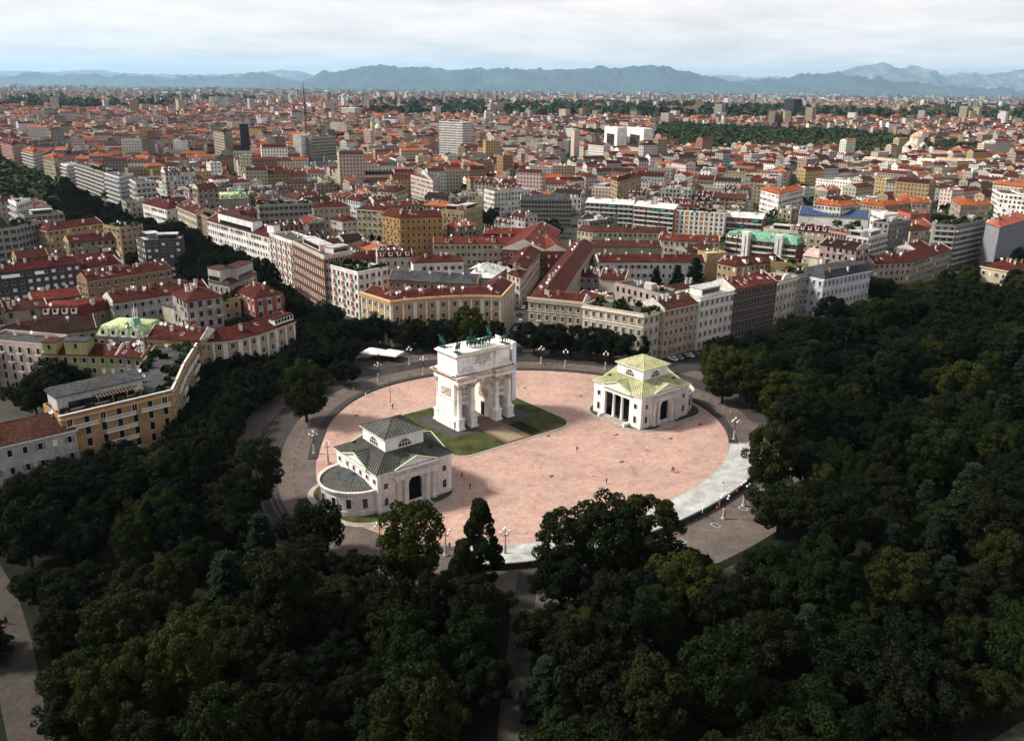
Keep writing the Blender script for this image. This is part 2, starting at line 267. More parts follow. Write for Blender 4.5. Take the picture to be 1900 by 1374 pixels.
BUILDINGS = [
    ('apartment_block', [(-62.8, 346.5), (-48.4, 331.3), (-39.4, 336.2), (-30.5, 339.4), (-21.5, 341.7), (-12.5, 342.6), (-4.8, 341.6), (0.5, 369.1)], 18, 12, 4, 'ochre', 'redbrown', 'gable', 'pilaster', 'long ochre palazzo with white pilasters and concave front facing the plaza trees', {'dish': 14, 'chim': 4, 'parapet': 1}),
    ('apartment_block', [(33.3, 473.7), (17.8, 399.2), (6.3, 340.2), (27.8, 332.1)], 18, 12, 4, 'sand', 'redbrown', 'gable', 'ornate', 'sand-coloured corner palazzo with heavy cornice along the dark central street', {'dish': 10, 'chim': 6, 'parapet': 1}),
    ('apartment_block', [(27.7, 328.3), (49.6, 314.2), (58.9, 322.9)], 18.5, 13, 4, 'cream', 'graydark', 'flat', 'ornate', 'cream corner palazzo with a planted roof garden above its cornice', {'garden': 1}),
    ('apartment_block', [(58.3, 319.7), (74.4, 332.6)], 19.5, 13, 5, 'peach', 'brown', 'gable', 'ornate', 'peach palazzo with brown tiled roof beside the cream corner block', {'dish': 2, 'chim': 5}),
    ('apartment_block', [(74.1, 331.0), (91.2, 345.0)], 21, 13, 5, 'offwhite', 'graylight', 'flat', 'surround', 'off-white ornate palazzo with glazed roof terrace beside the dark glazed office', {'penthouse': 1}),
    ('office_building', [(91.1, 344.5), (113.1, 361.1)], 22, 14, 5, 'darkbrown', 'red', 'gable', 'curtain', 'dark brown office block with ribbon glazing and red roof full of skylights', {'sky': 8}),
    ('apartment_block', [(116.6, 371.6), (129.0, 383.5)], 19, 12, 4, 'cream', 'redbrown', 'flat', 'ornate', 'small cream palazzo with a curved pediment between two grey blocks', {'pediment': 1}),
    ('apartment_block', [(129.3, 384.1), (144.9, 395.1)], 19.5, 12, 4, 'stonegray', 'graydark', 'flat', 'ornate', 'grey stone palazzo with carved piers and bushes on its roof', {'garden': 1}),
    ('apartment_block', [(140.7, 381.8), (170.8, 403.9)], 19, 13, 4, 'bluewhite', 'slate', 'mansard', 'surround', 'long pale blue-white palazzo with dark mansard storey at the park corner', {}),
    ('apartment_block', [(182.6, 429.1), (204.7, 436.0), (242.7, 472.1)], 17, 13, 5, 'sand', 'redbrown', 'gable', 'plain', 'sand-coloured block with red-brown roof rising behind the park trees', {'dish': 4, 'chim': 4}),
    ('apartment_slab', [(246.4, 503.1), (257.0, 499.8), (287.6, 525.4)], 26, 12, 8, 'concrete', 'graydark', 'flat', 'balcony', 'tall concrete slab with striped balconies and green awnings', {'garden': 1, 'awn': 6}),
    ('scaffolded_building', [(278.2, 507.2), (277.4, 490.8), (319.6, 532.3)], 27, 14, 0, 'sheet', 'brick', 'hip', 'sheet', 'big block wrapped in grey scaffold sheeting under a red roof', {}),
    ('villa', [(236.3, 428.0), (246.6, 410.1), (261.0, 428.0)], 17, 14, 3, 'yellowcream', 'redbrown', 'hip', 'shutter', 'yellow-cream house with red hipped roof and white chimneys among park trees', {'chim': 7, 'dish': 1}),
    ('apartment_block', [(379.0, 690.4), (369.0, 660.6), (382.2, 641.6)], 27, 13, 8, 'white', 'graydark', 'flat', 'plain', 'white high-rise block behind the scaffolded building', {}),
    ('apartment_block', [(-117.0, 206.7), (-96.2, 227.6), (-97.9, 235.4), (-101.6, 251.5), (-105.4, 273.4)], 17, 13, 5, 'orange', 'slate', 'flat', 'balustrade', 'orange palazzo with white balustrades, pergola and dark roof terrace', {'pergola': 1, 'dish': 3, 'garden': 2}),
    ('apartment_block', [(-132.3, 191.3), (-114.1, 207.8)], 14, 14, 3, 'greywhite', 'brown', 'gable', 'shutter', 'grey-white house with long brown tiled roof under the orange palazzo', {'chim': 3, 'dish': 1}),
    ('apartment_block', [(-105.3, 277.9), (-98.0, 280.1), (-93.7, 282.9), (-89.2, 288.6), (-85.1, 297.2), (-80.7, 306.4)], 17, 12, 4, 'palegold', 'redbrown', 'gable', 'pilaster', 'curved pale gold palazzo with red dormered roof facing the tram ring', {'dorm': 6, 'chim': 3}),
    ('apartment_block', [(-123.4, 277.2), (-104.0, 274.1)], 18.5, 12, 4, 'ochre2', 'redbrown', 'gable', 'plain', 'plain yellow wing with dark red roof joining the copper-roofed house', {'chim': 3, 'dish': 5}),
    ('apartment_block', [(-141.2, 279.8), (-124.0, 277.2)], 18.5, 13, 4, 'graywarm', 'copper', 'mansard', 'plain', 'house with bright pale green copper mansard roof and antenna mast', {'copper': 1}),
    ('apartment_block', [(-156.5, 272.1), (-131.3, 270.6)], 14, 11, 4, 'limeyellow', 'redbrown', 'gable', 'plain', 'lime-yellow house with turret stair and red-brown roof behind the orange palazzo', {'sky': 3, 'turret': 1, 'dish': 2}),
    ('apartment_block', [(-131.3, 270.6), (-122.1, 268.6)], 14, 11, 4, 'graywarm', 'redbrown', 'gable', 'plain', 'small grey house with red-brown roof beside the lime-yellow house', {'dish': 4}),
    ('apartment_block', [(-182.2, 280.2), (-157.3, 274.2)], 16, 12, 5, 'pinkwhite', 'graydark', 'flat', 'frenchbal', 'pinkish white block with small square attic windows at the picture edge', {'dish': 1}),
    ('apartment_block', [(-117.9, 353.7), (-104.0, 336.9), (-95.0, 345.9)], 18, 14, 4, 'rosecream', 'redbrown', 'hip', 'bigpanel', 'cream and rose house with red hipped roof at the avenue corner', {'sky': 2, 'chim': 3}),
    ('apartment_block', [(-124.3, 335.9), (-112.2, 343.9)], 16, 10, 4, 'ochre2', 'graydark', 'flat', 'plain', 'yellow house with terrace bushes below the rose-walled house', {'garden': 1}),
    ('apartment_block', [(-134.4, 332.3), (-126.7, 342.6)], 15, 10, 4, 'cream', 'graydark', 'hip', 'frenchbal', 'small cream house with grey hipped roof beside the yellow terrace house', {'dish': 2}),
    ('apartment_block', [(-159.0, 331.1), (-129.6, 357.5)], 17, 12, 4, 'greywhite', 'redbrown', 'gable', 'plain', 'long grey-white wing with straight dark red roof and many vents', {'dish': 6, 'chim': 8}),
    ('apartment_block', [(-129.2, 356.4), (-117.9, 348.6), (-113.1, 371.6)], 21, 12, 5, 'stonegray', 'brown', 'gable', 'frenchbal', 'grey house with glazed roof terrace beside the avenue', {'penthouse': 1}),
    ('apartment_block', [(-187.5, 369.5), (-177.7, 380.2), (-161.6, 399.3)], 17, 11, 4, 'terracottawall', 'redbrown', 'gable', 'shutter', 'orange-walled row with red roofs and white party walls behind the long grey wing', {'sky': 6, 'dish': 4, 'chim': 6}),
    ('apartment_block', [(-183.4, 322.1), (-168.8, 324.4), (-161.1, 336.0)], 14, 11, 3, 'brownwall', 'red', 'mansard', 'plain', 'low house with red mansard roof and four white dormers', {'dorm': 4, 'dish': 2}),
    ('apartment_block', [(-176.2, 269.2), (-177.3, 285.4), (-172.9, 296.4), (-154.7, 307.3)], 13, 16, 3, 'sand', 'darktile', 'gable', 'plain', 'old house with broad dark tiled roof behind the lime-yellow house', {'dish': 2}),
    ('apartment_slab', [(-233.1, 363.2), (-201.5, 393.6)], 20, 11, 6, 'charcoalwall', 'maroon', 'gable', 'rollers', 'dark charcoal slab with white roller shutters and maroon roof', {'awn': 3, 'dish': 2}),
    ('apartment_slab', [(-202.4, 394.5), (-190.3, 410.8)], 17, 12, 4, 'graywarm', 'maroon', 'gable', 'glaz', 'low glazed block with maroon roof beside the charcoal slab', {'dish': 4}),
    ('apartment_block', [(-282.6, 495.6), (-260.2, 477.7), (-243.4, 508.9)], 21, 12, 6, 'ochre', 'redbrown', 'gable', 'shutter', 'tall ochre block with dark red roof and bare side wall', {'dish': 2, 'chim': 2}),
    ('apartment_block', [(-238.8, 498.8), (-225.1, 489.7), (-217.1, 502.4)], 21, 12, 6, 'ochre2', 'graydark', 'flat', 'terrace', 'stepped yellow block with planted terraces beside the ochre block', {'garden': 1}),
    ('apartment_block', [(-206.6, 467.3), (-196.5, 454.1), (-178.6, 458.7)], 20, 13, 6, 'charcoalwall', 'graylight', 'flat', 'rollers', 'dark modern block with white roof deck at the avenue edge', {'penthouse': 1, 'dish': 2}),
    ('apartment_block', [(-284.8, 455.3), (-272.4, 469.1), (-270.6, 491.0)], 24, 13, 6, 'concrete', 'graydark', 'flat', 'curtain2', 'grey concrete grid block at the picture edge behind the ochre block', {'garden': 1}),
    ('apartment_block', [(-349.8, 598.4), (-332.4, 577.0), (-338.0, 605.5)], 22, 12, 5, 'white', 'graylight', 'flat', 'balcony', 'white block with stacked blue-grey balconies at the left edge', {}),
    ('apartment_block', [(-309.8, 544.5), (-292.9, 560.5)], 19, 12, 5, 'concrete', 'graydark', 'flat', 'curtain2', 'low concrete block with pale roof pergola behind the ochre block', {'penthouse': 1}),
    ('apartment_block', [(-87.8, 392.4), (-68.7, 372.9), (-57.4, 386.6)], 21, 13, 5, 'white', 'graydark', 'flat', 'loggia', 'white block with red-framed balconies and a bare grey end wall', {'garden': 1}),
    ('apartment_block', [(-111.2, 428.9), (-86.7, 388.7), (-76.0, 402.9)], 25, 13, 6, 'pinkwhite', 'graydark', 'flat', 'brickpil', 'tall block with brick-red pilaster facade and pale pink roof storey', {'penthouse': 1, 'dish': 1}),
    ('apartment_block', [(-130.4, 457.0), (-112.6, 433.0)], 24, 13, 6, 'white', 'graydark', 'flat', 'loggia', 'narrow white block with red balcony recesses beside the brick-pilaster block', {}),
    ('apartment_block', [(-187.7, 526.1), (-133.1, 466.2), (-128.7, 471.8)], 21, 14, 5, 'white', 'redbrown', 'gable', 'plain', 'long white palazzo with dark red roof on the tree-lined avenue', {'chim': 6, 'penthouse': 1}),
    ('apartment_block', [(-206.4, 560.5), (-189.3, 532.8)], 21, 14, 5, 'brickwall', 'graydark', 'flat', 'surround', 'narrow brick-brown house on the avenue beside the long white palazzo', {'garden': 1}),
    ('apartment_block', [(-228.3, 585.2), (-202.1, 548.4)], 21, 14, 5, 'yellowcream', 'redbrown', 'gable', 'surround', 'yellow-cream palazzo with dark roof on the avenue', {'chim': 4}),
    ('apartment_block', [(-265.4, 617.8), (-236.1, 586.0), (-230.6, 594.7)], 19, 16, 4, 'white', 'maroon', 'hip', 'plain', 'white palazzo with maroon hipped roof at an avenue corner', {'chim': 2}),
    ('apartment_block', [(-311.0, 705.1), (-294.5, 678.1), (-284.6, 691.2)], 26, 12, 6, 'concretelight', 'graydark', 'flat', 'balcony', 'block with a tall panelled blind end wall and curved gable', {'blind': 1}),
    ('apartment_block', [(-351.7, 750.5), (-324.4, 716.6), (-326.0, 748.7)], 26, 12, 7, 'bluewhite', 'graydark', 'flat', 'balcony', 'bluish white block with balcony grid above the avenue trees', {}),
    ('apartment_slab', [(-392.7, 808.6), (-359.1, 765.3)], 25, 12, 7, 'graywarm', 'graydark', 'flat', 'balcony', 'grey slab with stacked balconies beside the bluish white block', {'garden': 1}),
    ('apartment_slab', [(-426.4, 851.1), (-392.7, 808.6)], 25, 12, 7, 'stonegray', 'graydark', 'flat', 'balcony', 'narrow grey slab in the avenue row before the red-roofed block', {}),
    ('apartment_block', [(-457.8, 883.3), (-439.5, 860.7), (-437.9, 885.9)], 22, 12, 6, 'white', 'graylight', 'flat', 'balcony', 'white block with open balcony frames in the avenue row', {}),
    ('apartment_block', [(-485.8, 904.2), (-461.1, 879.7), (-469.9, 921.2)], 27, 14, 8, 'sand', 'orange', 'hip', 'plain', 'sand block with orange hipped roof at the far end of the avenue row', {}),
    ('apartment_block', [(-557.6, 996.9), (-520.4, 952.3), (-538.2, 1008.8)], 27, 14, 8, 'cream', 'orange', 'hip', 'balcony', 'cream block with orange hipped roof by the leftmost avenue trees', {}),
    ('apartment_block', [(-673.1, 1156.2), (-614.4, 1078.8), (-627.8, 1129.9)], 26, 14, 7, 'pinkwall', 'redbrown', 'hip', 'plain', 'pink-walled block at the left edge above the avenue trees', {}),
    ('barracks_building', [(-18.3, 521.8), (11.5, 519.8), (17.6, 466.1)], 15, 12, 3, 'redwall', 'red', 'gable', 'smallwhite', 'long dark red building with bright red roof above the courtyard', {'chim': 5}),
    ('barracks_building', [(17.6, 466.1), (29.3, 535.4)], 15, 24, 3, 'redwall', 'red', 'gable', 'plain', 'dark red wing with broad red roof along the central street', {'chim': 2}),
    ('apartment_block', [(-46.7, 497.3), (10.3, 502.8)], 13, 11, 3, 'yellowcream', 'red', 'gable', 'plain', 'low house with long red roof and small yellow roof turrets', {'dorm': 4, 'dish': 2}),
    ('apartment_block', [(-50.4, 427.5), (-25.4, 433.1)], 15, 12, 3, 'white', 'redbrown', 'hip', 'shutter', 'white house with grey shutters and red hipped roof above the courtyard', {'dish': 1, 'chim': 2}),
    ('apartment_block', [(-71.7, 447.3), (-53.4, 451.4)], 14, 11, 3, 'cream', 'redbrown', 'gable', 'frenchbal', 'cream house with arched dormers and planted balconies behind the white-capped block', {'dorm': 4, 'chim': 3}),
    ('pavilion_house', [(-21.3, 396.6), (-10.1, 394.8), (-3.0, 419.2)], 15, 16, 3, 'sand', 'whitemetal', 'hip', 'plain', 'sand house with bright white metal hipped roof and skylights', {'sky': 5}),
    ('apartment_block', [(-2.6, 406.3), (3.3, 397.9), (17.6, 484.6)], 15, 11, 4, 'pinkwhite', 'redbrown', 'gable', 'plain', 'narrow pinkish house with red roof along the left side of the central street', {'sky': 6, 'dish': 3}),
    ('apartment_block', [(-59.1, 397.9), (-16.7, 389.6)], 13, 14, 3, 'salmonwall', 'slate', 'gable', 'plain', 'salmon courtyard house with wide grey roof behind the ochre palazzo', {'dish': 3}),
    ('apartment_block', [(-81.9, 536.4), (-69.2, 523.4), (-43.8, 530.0)], 24, 13, 6, 'brightochre', 'redbrown', 'gable', 'frenchbal', 'bright orange-ochre apartment block with brown hipped roofs and balconies', {'chim': 3}),
    ('apartment_block', [(-48.0, 581.1), (-33.4, 574.3), (-21.8, 599.6)], 21, 12, 5, 'ochre2', 'graydark', 'flat', 'frenchbal', 'yellow block with grey flat roof beside the bright ochre block', {'penthouse': 1}),
    ('apartment_block', [(-103.4, 566.9), (-85.5, 560.6)], 23, 12, 6, 'yellowcream', 'redbrown', 'hip', 'shutter', 'pale yellow block with blank side wall beside the bright ochre block', {}),
    ('villa', [(-118.5, 556.6), (-109.2, 547.9), (-101.2, 553.1)], 18, 12, 4, 'cream', 'redbrown', 'hip', 'plain', 'small cream house with dark red pyramid roof beside tall cypresses', {}),
    ('warehouse', [(-79.2, 554.2), (-40.4, 559.0)], 8, 12, 0, 'brownwall', 'brown', 'gable', 'none', 'low shed with long dark brown roof below the bright ochre block', {}),
    ('office_building', [(5.0, 649.1), (43.0, 649.2)], 20, 14, 6, 'concrete', 'slate', 'gable', 'curtain', 'grey concrete office with six rows of dark windows and slate roof', {}),
    ('apartment_slab', [(52.5, 637.4), (86.6, 625.1)], 20, 12, 6, 'concrete', 'whitemetal', 'gable', 'balcony', 'long grey slab with balcony grid and pale metal roof', {'awn': 3}),
    ('apartment_slab', [(86.2, 622.1), (112.5, 604.3)], 20, 12, 6, 'brickwall', 'whitemetal', 'gable', 'balcony', 'brick-brown slab with balconies and pale metal roof', {'awn': 4}),
    ('apartment_slab', [(113.3, 606.2), (144.9, 592.5)], 19, 12, 6, 'white', 'graydark', 'flat', 'orangepanel', 'white framed slab with orange panels and roof hedge', {'garden': 1}),
    ('apartment_slab', [(147.1, 600.8), (170.7, 589.8)], 16, 13, 4, 'brickwall', 'whitemetal', 'gable', 'balcony', 'low brick-red slab with white metal roof and green awning', {'awn': 3}),
    ('apartment_block', [(41.7, 561.7), (51.2, 553.5), (99.7, 552.5)], 12, 11, 3, 'yellowcream', 'brown', 'gable', 'plain', 'long low yellow wing with brown roof in front of the grey slab', {'dish': 3}),
    ('apartment_block', [(89.1, 527.1), (101.8, 522.1), (125.6, 519.8)], 12, 12, 3, 'cream', 'red', 'gable', 'plain', 'cream house with red roofs and skylights in front of the framed slab', {'sky': 6, 'chim': 4}),
    ('apartment_block', [(33.8, 503.0), (87.8, 504.5)], 11, 12, 2, 'sand', 'brown', 'gable', 'none', 'low building with long brown tiled roof beside the central street', {'dish': 4}),
    ('apartment_block', [(44.2, 440.7), (60.8, 443.1), (100.6, 444.0)], 14, 12, 3, 'offwhite', 'redbrown', 'gable', 'plain', 'white courtyard house with long red roofs behind the dark conifers', {'dish': 6, 'chim': 4}),
    ('apartment_block', [(32.4, 414.8), (42.4, 414.0)], 12, 10, 3, 'graywarm', 'redbrown', 'gable', 'plain', 'small grey courtyard house with red roof inside the central block', {'dish': 3}),
    ('apartment_block', [(44.1, 450.9), (58.0, 462.3)], 12, 12, 3, 'sand', 'redbrown', 'hip', 'none', 'little house with red hipped roof in the courtyard', {'dish': 2}),
    ('villa', [(42.1, 411.5), (54.2, 407.2)], 12, 14, 3, 'cream', 'redbrown', 'gable', 'none', 'red-roofed wing standing across the courtyard of the sand palazzo', {'dish': 5}),
    ('apartment_block', [(103.6, 454.7), (115.5, 458.6)], 16, 10, 4, 'ochre2', 'yellowgreen', 'flat', 'none', 'plain yellow cube house beside the white gable', {}),
    ('apartment_block', [(104.7, 434.0), (112.1, 424.7), (139.7, 440.3)], 16, 12, 4, 'ochre2', 'redbrown', 'gable', 'plain', 'ochre house with white gable end and red roof with grey dormers', {'dorm': 3, 'chim': 2}),
    ('apartment_slab', [(131.0, 527.8), (143.5, 515.0), (166.3, 499.7)], 14, 14, 4, 'brickdark', 'copper2', 'mansard', 'balcony', 'dark red complex with pale green copper roofs and two white stair towers', {'copper': 2}),
    ('apartment_block', [(173.5, 524.4), (189.1, 515.3)], 19, 12, 5, 'sand', 'redbrown', 'gable', 'plain', 'sand block with red-brown dormered roof beside the glass-fronted house', {'dorm': 4}),
    ('apartment_block', [(188.5, 513.0), (194.9, 501.6)], 20, 12, 5, 'pinkwall', 'graydark', 'flat', 'glassfront', 'house with pink-red frame round a tall dark glass front', {}),
    ('apartment_block', [(193.5, 497.7), (201.9, 487.1), (220.1, 505.3)], 20, 12, 6, 'concretelight', 'graylight', 'flat', 'balcony', 'grey block with green balcony bands and white roof frame', {'penthouse': 1}),
    ('warehouse', [(162.8, 478.0), (180.5, 460.2)], 12, 14, 2, 'cream', 'pinkroof', 'gable', 'none', 'low hall with pale pink metal roof behind the grey palazzo row', {}),
    ('apartment_block', [(131.8, 434.1), (149.6, 429.5)], 16, 10, 4, 'ochre2', 'copper', 'flat', 'none', 'terrace house with pale green canopy roof behind the pediment house', {'garden': 1}),
    ('apartment_block', [(158.9, 546.7), (177.2, 535.1)], 16, 12, 4, 'cream', 'graylight', 'flat', 'plain', 'cream low block with roof terrace behind the copper roofs', {'penthouse': 1}),
    ('apartment_block', [(255.5, 518.4), (260.8, 511.2)], 14, 10, 3, 'white', 'redbrown', 'gable', 'none', 'small white house with red roof left of the concrete slab', {}),
    ('apartment_block', [(258.9, 559.8), (274.8, 567.6)], 14, 12, 3, 'yellowcream', 'redbrown', 'hip', 'plain', 'small yellow house with red hipped roof left of the concrete slab', {}),
    ('apartment_block', [(-172.6, 585.0), (-139.3, 599.1)], 22, 12, 5, 'concrete', 'graydark', 'flat', 'curtain2', 'grey framed block with open concrete grid behind the long white palazzo', {'garden': 1}),
    ('apartment_block', [(-137.5, 592.0), (-114.3, 602.4)], 20, 13, 4, 'sand', 'redbrown', 'hip', 'arched', 'grey-sand block with arched windows and wide red hipped roof', {'chim': 3}),
    ('apartment_block', [(-126.3, 652.0), (-113.2, 637.2), (-105.8, 663.9)], 19, 12, 5, 'bluewhite', 'redbrown', 'gable', 'plain', 'white house with blue-grey gable and red roof', {}),
    ('apartment_block', [(-230.0, 644.5), (-200.8, 656.9)], 18, 12, 4, 'graywarm', 'copper', 'mansard', 'none', 'grey block with olive green curved copper roof on the avenue side', {'copper': 1}),
    ('apartment_block', [(-104.3, 645.9), (-89.2, 656.9)], 18, 12, 4, 'stonegray', 'redbrown', 'gable', 'plain', 'grey house with red roof beside the blue-grey gable', {'dish': 3}),
    ('apartment_block', [(-24.6, 713.7), (-15.8, 695.6), (13.9, 717.5)], 20, 12, 5, 'offwhite', 'graydark', 'flat', 'plain', 'off-white block with bare wall left of the grey concrete office', {}),
    ('apartment_block', [(88.1, 797.8), (91.3, 769.9), (120.1, 826.6)], 22, 13, 6, 'ochre2', 'redbrown', 'hip', 'plain', 'tall yellow-ochre block with dark roof among low red roofs', {}),
    ('apartment_block', [(-97.4, 822.9), (-71.9, 772.2), (-71.6, 841.7)], 20, 13, 5, 'pinkwhite', 'graydark', 'flat', 'plain', 'white block with bare pink end wall among dark roofs', {}),
    ('apartment_block', [(-113.8, 724.0), (-96.8, 714.0), (-90.4, 742.3)], 17, 13, 4, 'yellowcream', 'redbrown', 'gable', 'plain', 'yellow house with pale yellow gable wall among dark roofs', {}),
    ('apartment_block', [(214.0, 754.9), (219.7, 720.0), (255.3, 767.3)], 18, 13, 4, 'white', 'orange', 'gable', 'plain', 'white gabled house with orange roof amid the old roofs', {}),
    ('scaffolded_building', [(223.3, 982.1), (225.0, 955.0), (243.9, 977.8)], 20, 14, 0, 'teal', 'graydark', 'flat', 'sheet', 'block wrapped in bright turquoise scaffold sheeting', {}),
    ('warehouse', [(220.2, 667.2), (266.7, 647.9)], 9, 22, 3, 'white', 'solar', 'gable', 'none', 'hall roofed with rows of blue solar panels', {}),
    ('apartment_block', [(271.0, 680.0), (282.6, 661.7), (315.6, 680.6)], 17, 12, 4, 'ochre2', 'orange', 'gable', 'plain', 'ochre house with bright orange roof right of the solar roofs', {}),
    ('apartment_block', [(311.9, 710.1), (309.9, 675.5), (324.0, 673.4)], 18, 13, 4, 'cream', 'orange', 'gable', 'plain', 'cream house with blank white gable and orange roof', {}),
    ('apartment_block', [(356.4, 708.0), (344.0, 666.9), (373.1, 675.7)], 17, 13, 4, 'sand', 'orange', 'gable', 'plain', 'sand house with white gable and orange roof left of the white high-rise', {}),
    ('apartment_block', [(231.8, 670.1), (247.4, 655.6), (266.3, 666.6)], 17, 12, 4, 'offwhite', 'orange', 'gable', 'plain', 'white row house with orange roof behind the solar roofs', {}),
    ('apartment_block', [(253.9, 614.7), (252.1, 587.9), (268.5, 602.2)], 19, 12, 4, 'white', 'graylight', 'flat', 'plain', 'white flat-roofed cube right of the solar roofs', {}),
    ('apartment_block', [(290.2, 654.3), (290.3, 631.4), (309.9, 641.4)], 14, 12, 3, 'redwall2', 'graydark', 'flat', 'plain', 'red-walled flat-roofed house right of the white cube', {}),
    ('warehouse', [(262.6, 592.2), (297.7, 611.8)], 10, 16, 0, 'cream', 'orange', 'gable', 'none', 'low hall with bright orange roof left of the concrete slab', {}),
    ('office_tower', [(-113.4, 1328.9), (-76.2, 1298.5)], 50, 22, 14, 'white', 'graylight', 'flat', 'towergrid', 'white gridded office tower standing above the red roofs', {'penthouse': 1}),
    ('water_tower', [(80.0, 1256.5), (83.6, 1241.6), (93.6, 1275.8)], 43, 6, 0, 'rosecream', 'graylight', 'flat', 'none', 'slender pale pink tower beside a white hall', {}),
    ('office_tower', [(150.8, 1492.2), (166.1, 1436.2)], 39, 16, 9, 'white', 'graylight', 'flat', 'glasspanel', 'left leg of the white twin office building with dark glass', {}),
    ('office_tower', [(187.4, 1480.8), (204.7, 1408.0)], 39, 16, 9, 'white', 'graylight', 'flat', 'glasspanel', 'right leg of the white twin office building with dark glass', {}),
    ('office_tower', [(172.7, 1475.3), (185.6, 1463.2)], 14, 16, 0, 'white', 'graylight', 'flat', 'none', 'low white link between the twin office legs', {}),
    ('office_tower', [(1119.0, 3740.4), (1141.5, 3675.4)], 65, 40, 0, 'blackwall', 'graydark', 'flat', 'none', 'dark tower standing far off in front of the mountains', {}),
    ('office_tower', [(705.3, 2428.7), (803.2, 2711.8), (718.8, 2380.9)], 45, 16, 12, 'sand', 'redbrown', 'flat', 'none', 'sand apartment tower in front of the dark far tower', {}),
    ('apartment_tower', [(-523.1, 2696.1), (-474.3, 2649.5)], 36, 26, 10, 'white', 'graylight', 'flat', 'curtain2', 'striped white and red apartment tower in the middle distance', {}),
    ('apartment_tower', [(-478.3, 2717.9), (-447.7, 2662.2)], 36, 24, 10, 'redwall', 'graydark', 'flat', 'none', 'dark red tower beside the striped white tower', {}),
    ('office_tower', [(-384.3, 1241.4), (-373.1, 1244.3)], 46, 18, 10, 'blackwall', 'graydark', 'flat', 'none', 'dark scaffold-clad tower above the left city roofs', {}),
    ('apartment_tower', [(-438.0, 1288.7), (-404.5, 1233.6), (-412.4, 1294.6)], 36, 16, 9, 'sand', 'redbrown', 'hip', 'plain', 'sand block with red roof beside the dark clad tower', {}),
    ('office_building', [(-292.3, 1211.6), (-285.7, 1241.0)], 34, 12, 9, 'white', 'graylight', 'flat', 'plain', 'tall white slab under the thin television mast', {}),
    ('office_building', [(-280.8, 1221.8), (-256.5, 1267.3)], 30, 14, 7, 'graywarm', 'graydark', 'flat', 'curtain2', 'grey long office beside the white slab under the mast', {}),
    ('museum_building', [(434.7, 1270.2), (483.8, 1226.5)], 14, 30, 0, 'blackwall', 'graydark', 'flat', 'none', 'low black modern hall in front of the pale cemetery buildings', {}),
    ('monumental_hall', [(559.6, 1171.8), (595.4, 1150.6)], 14, 14, 1, 'cream', 'sandroof', 'gable', 'arched', 'long cream arcaded hall of the monumental cemetery', {}),
    ('monumental_hall', [(475.5, 1204.1), (502.4, 1163.0)], 12, 12, 1, 'rosecream', 'sandroof', 'gable', 'none', 'pale pink-roofed wing of the monumental cemetery', {}),
]
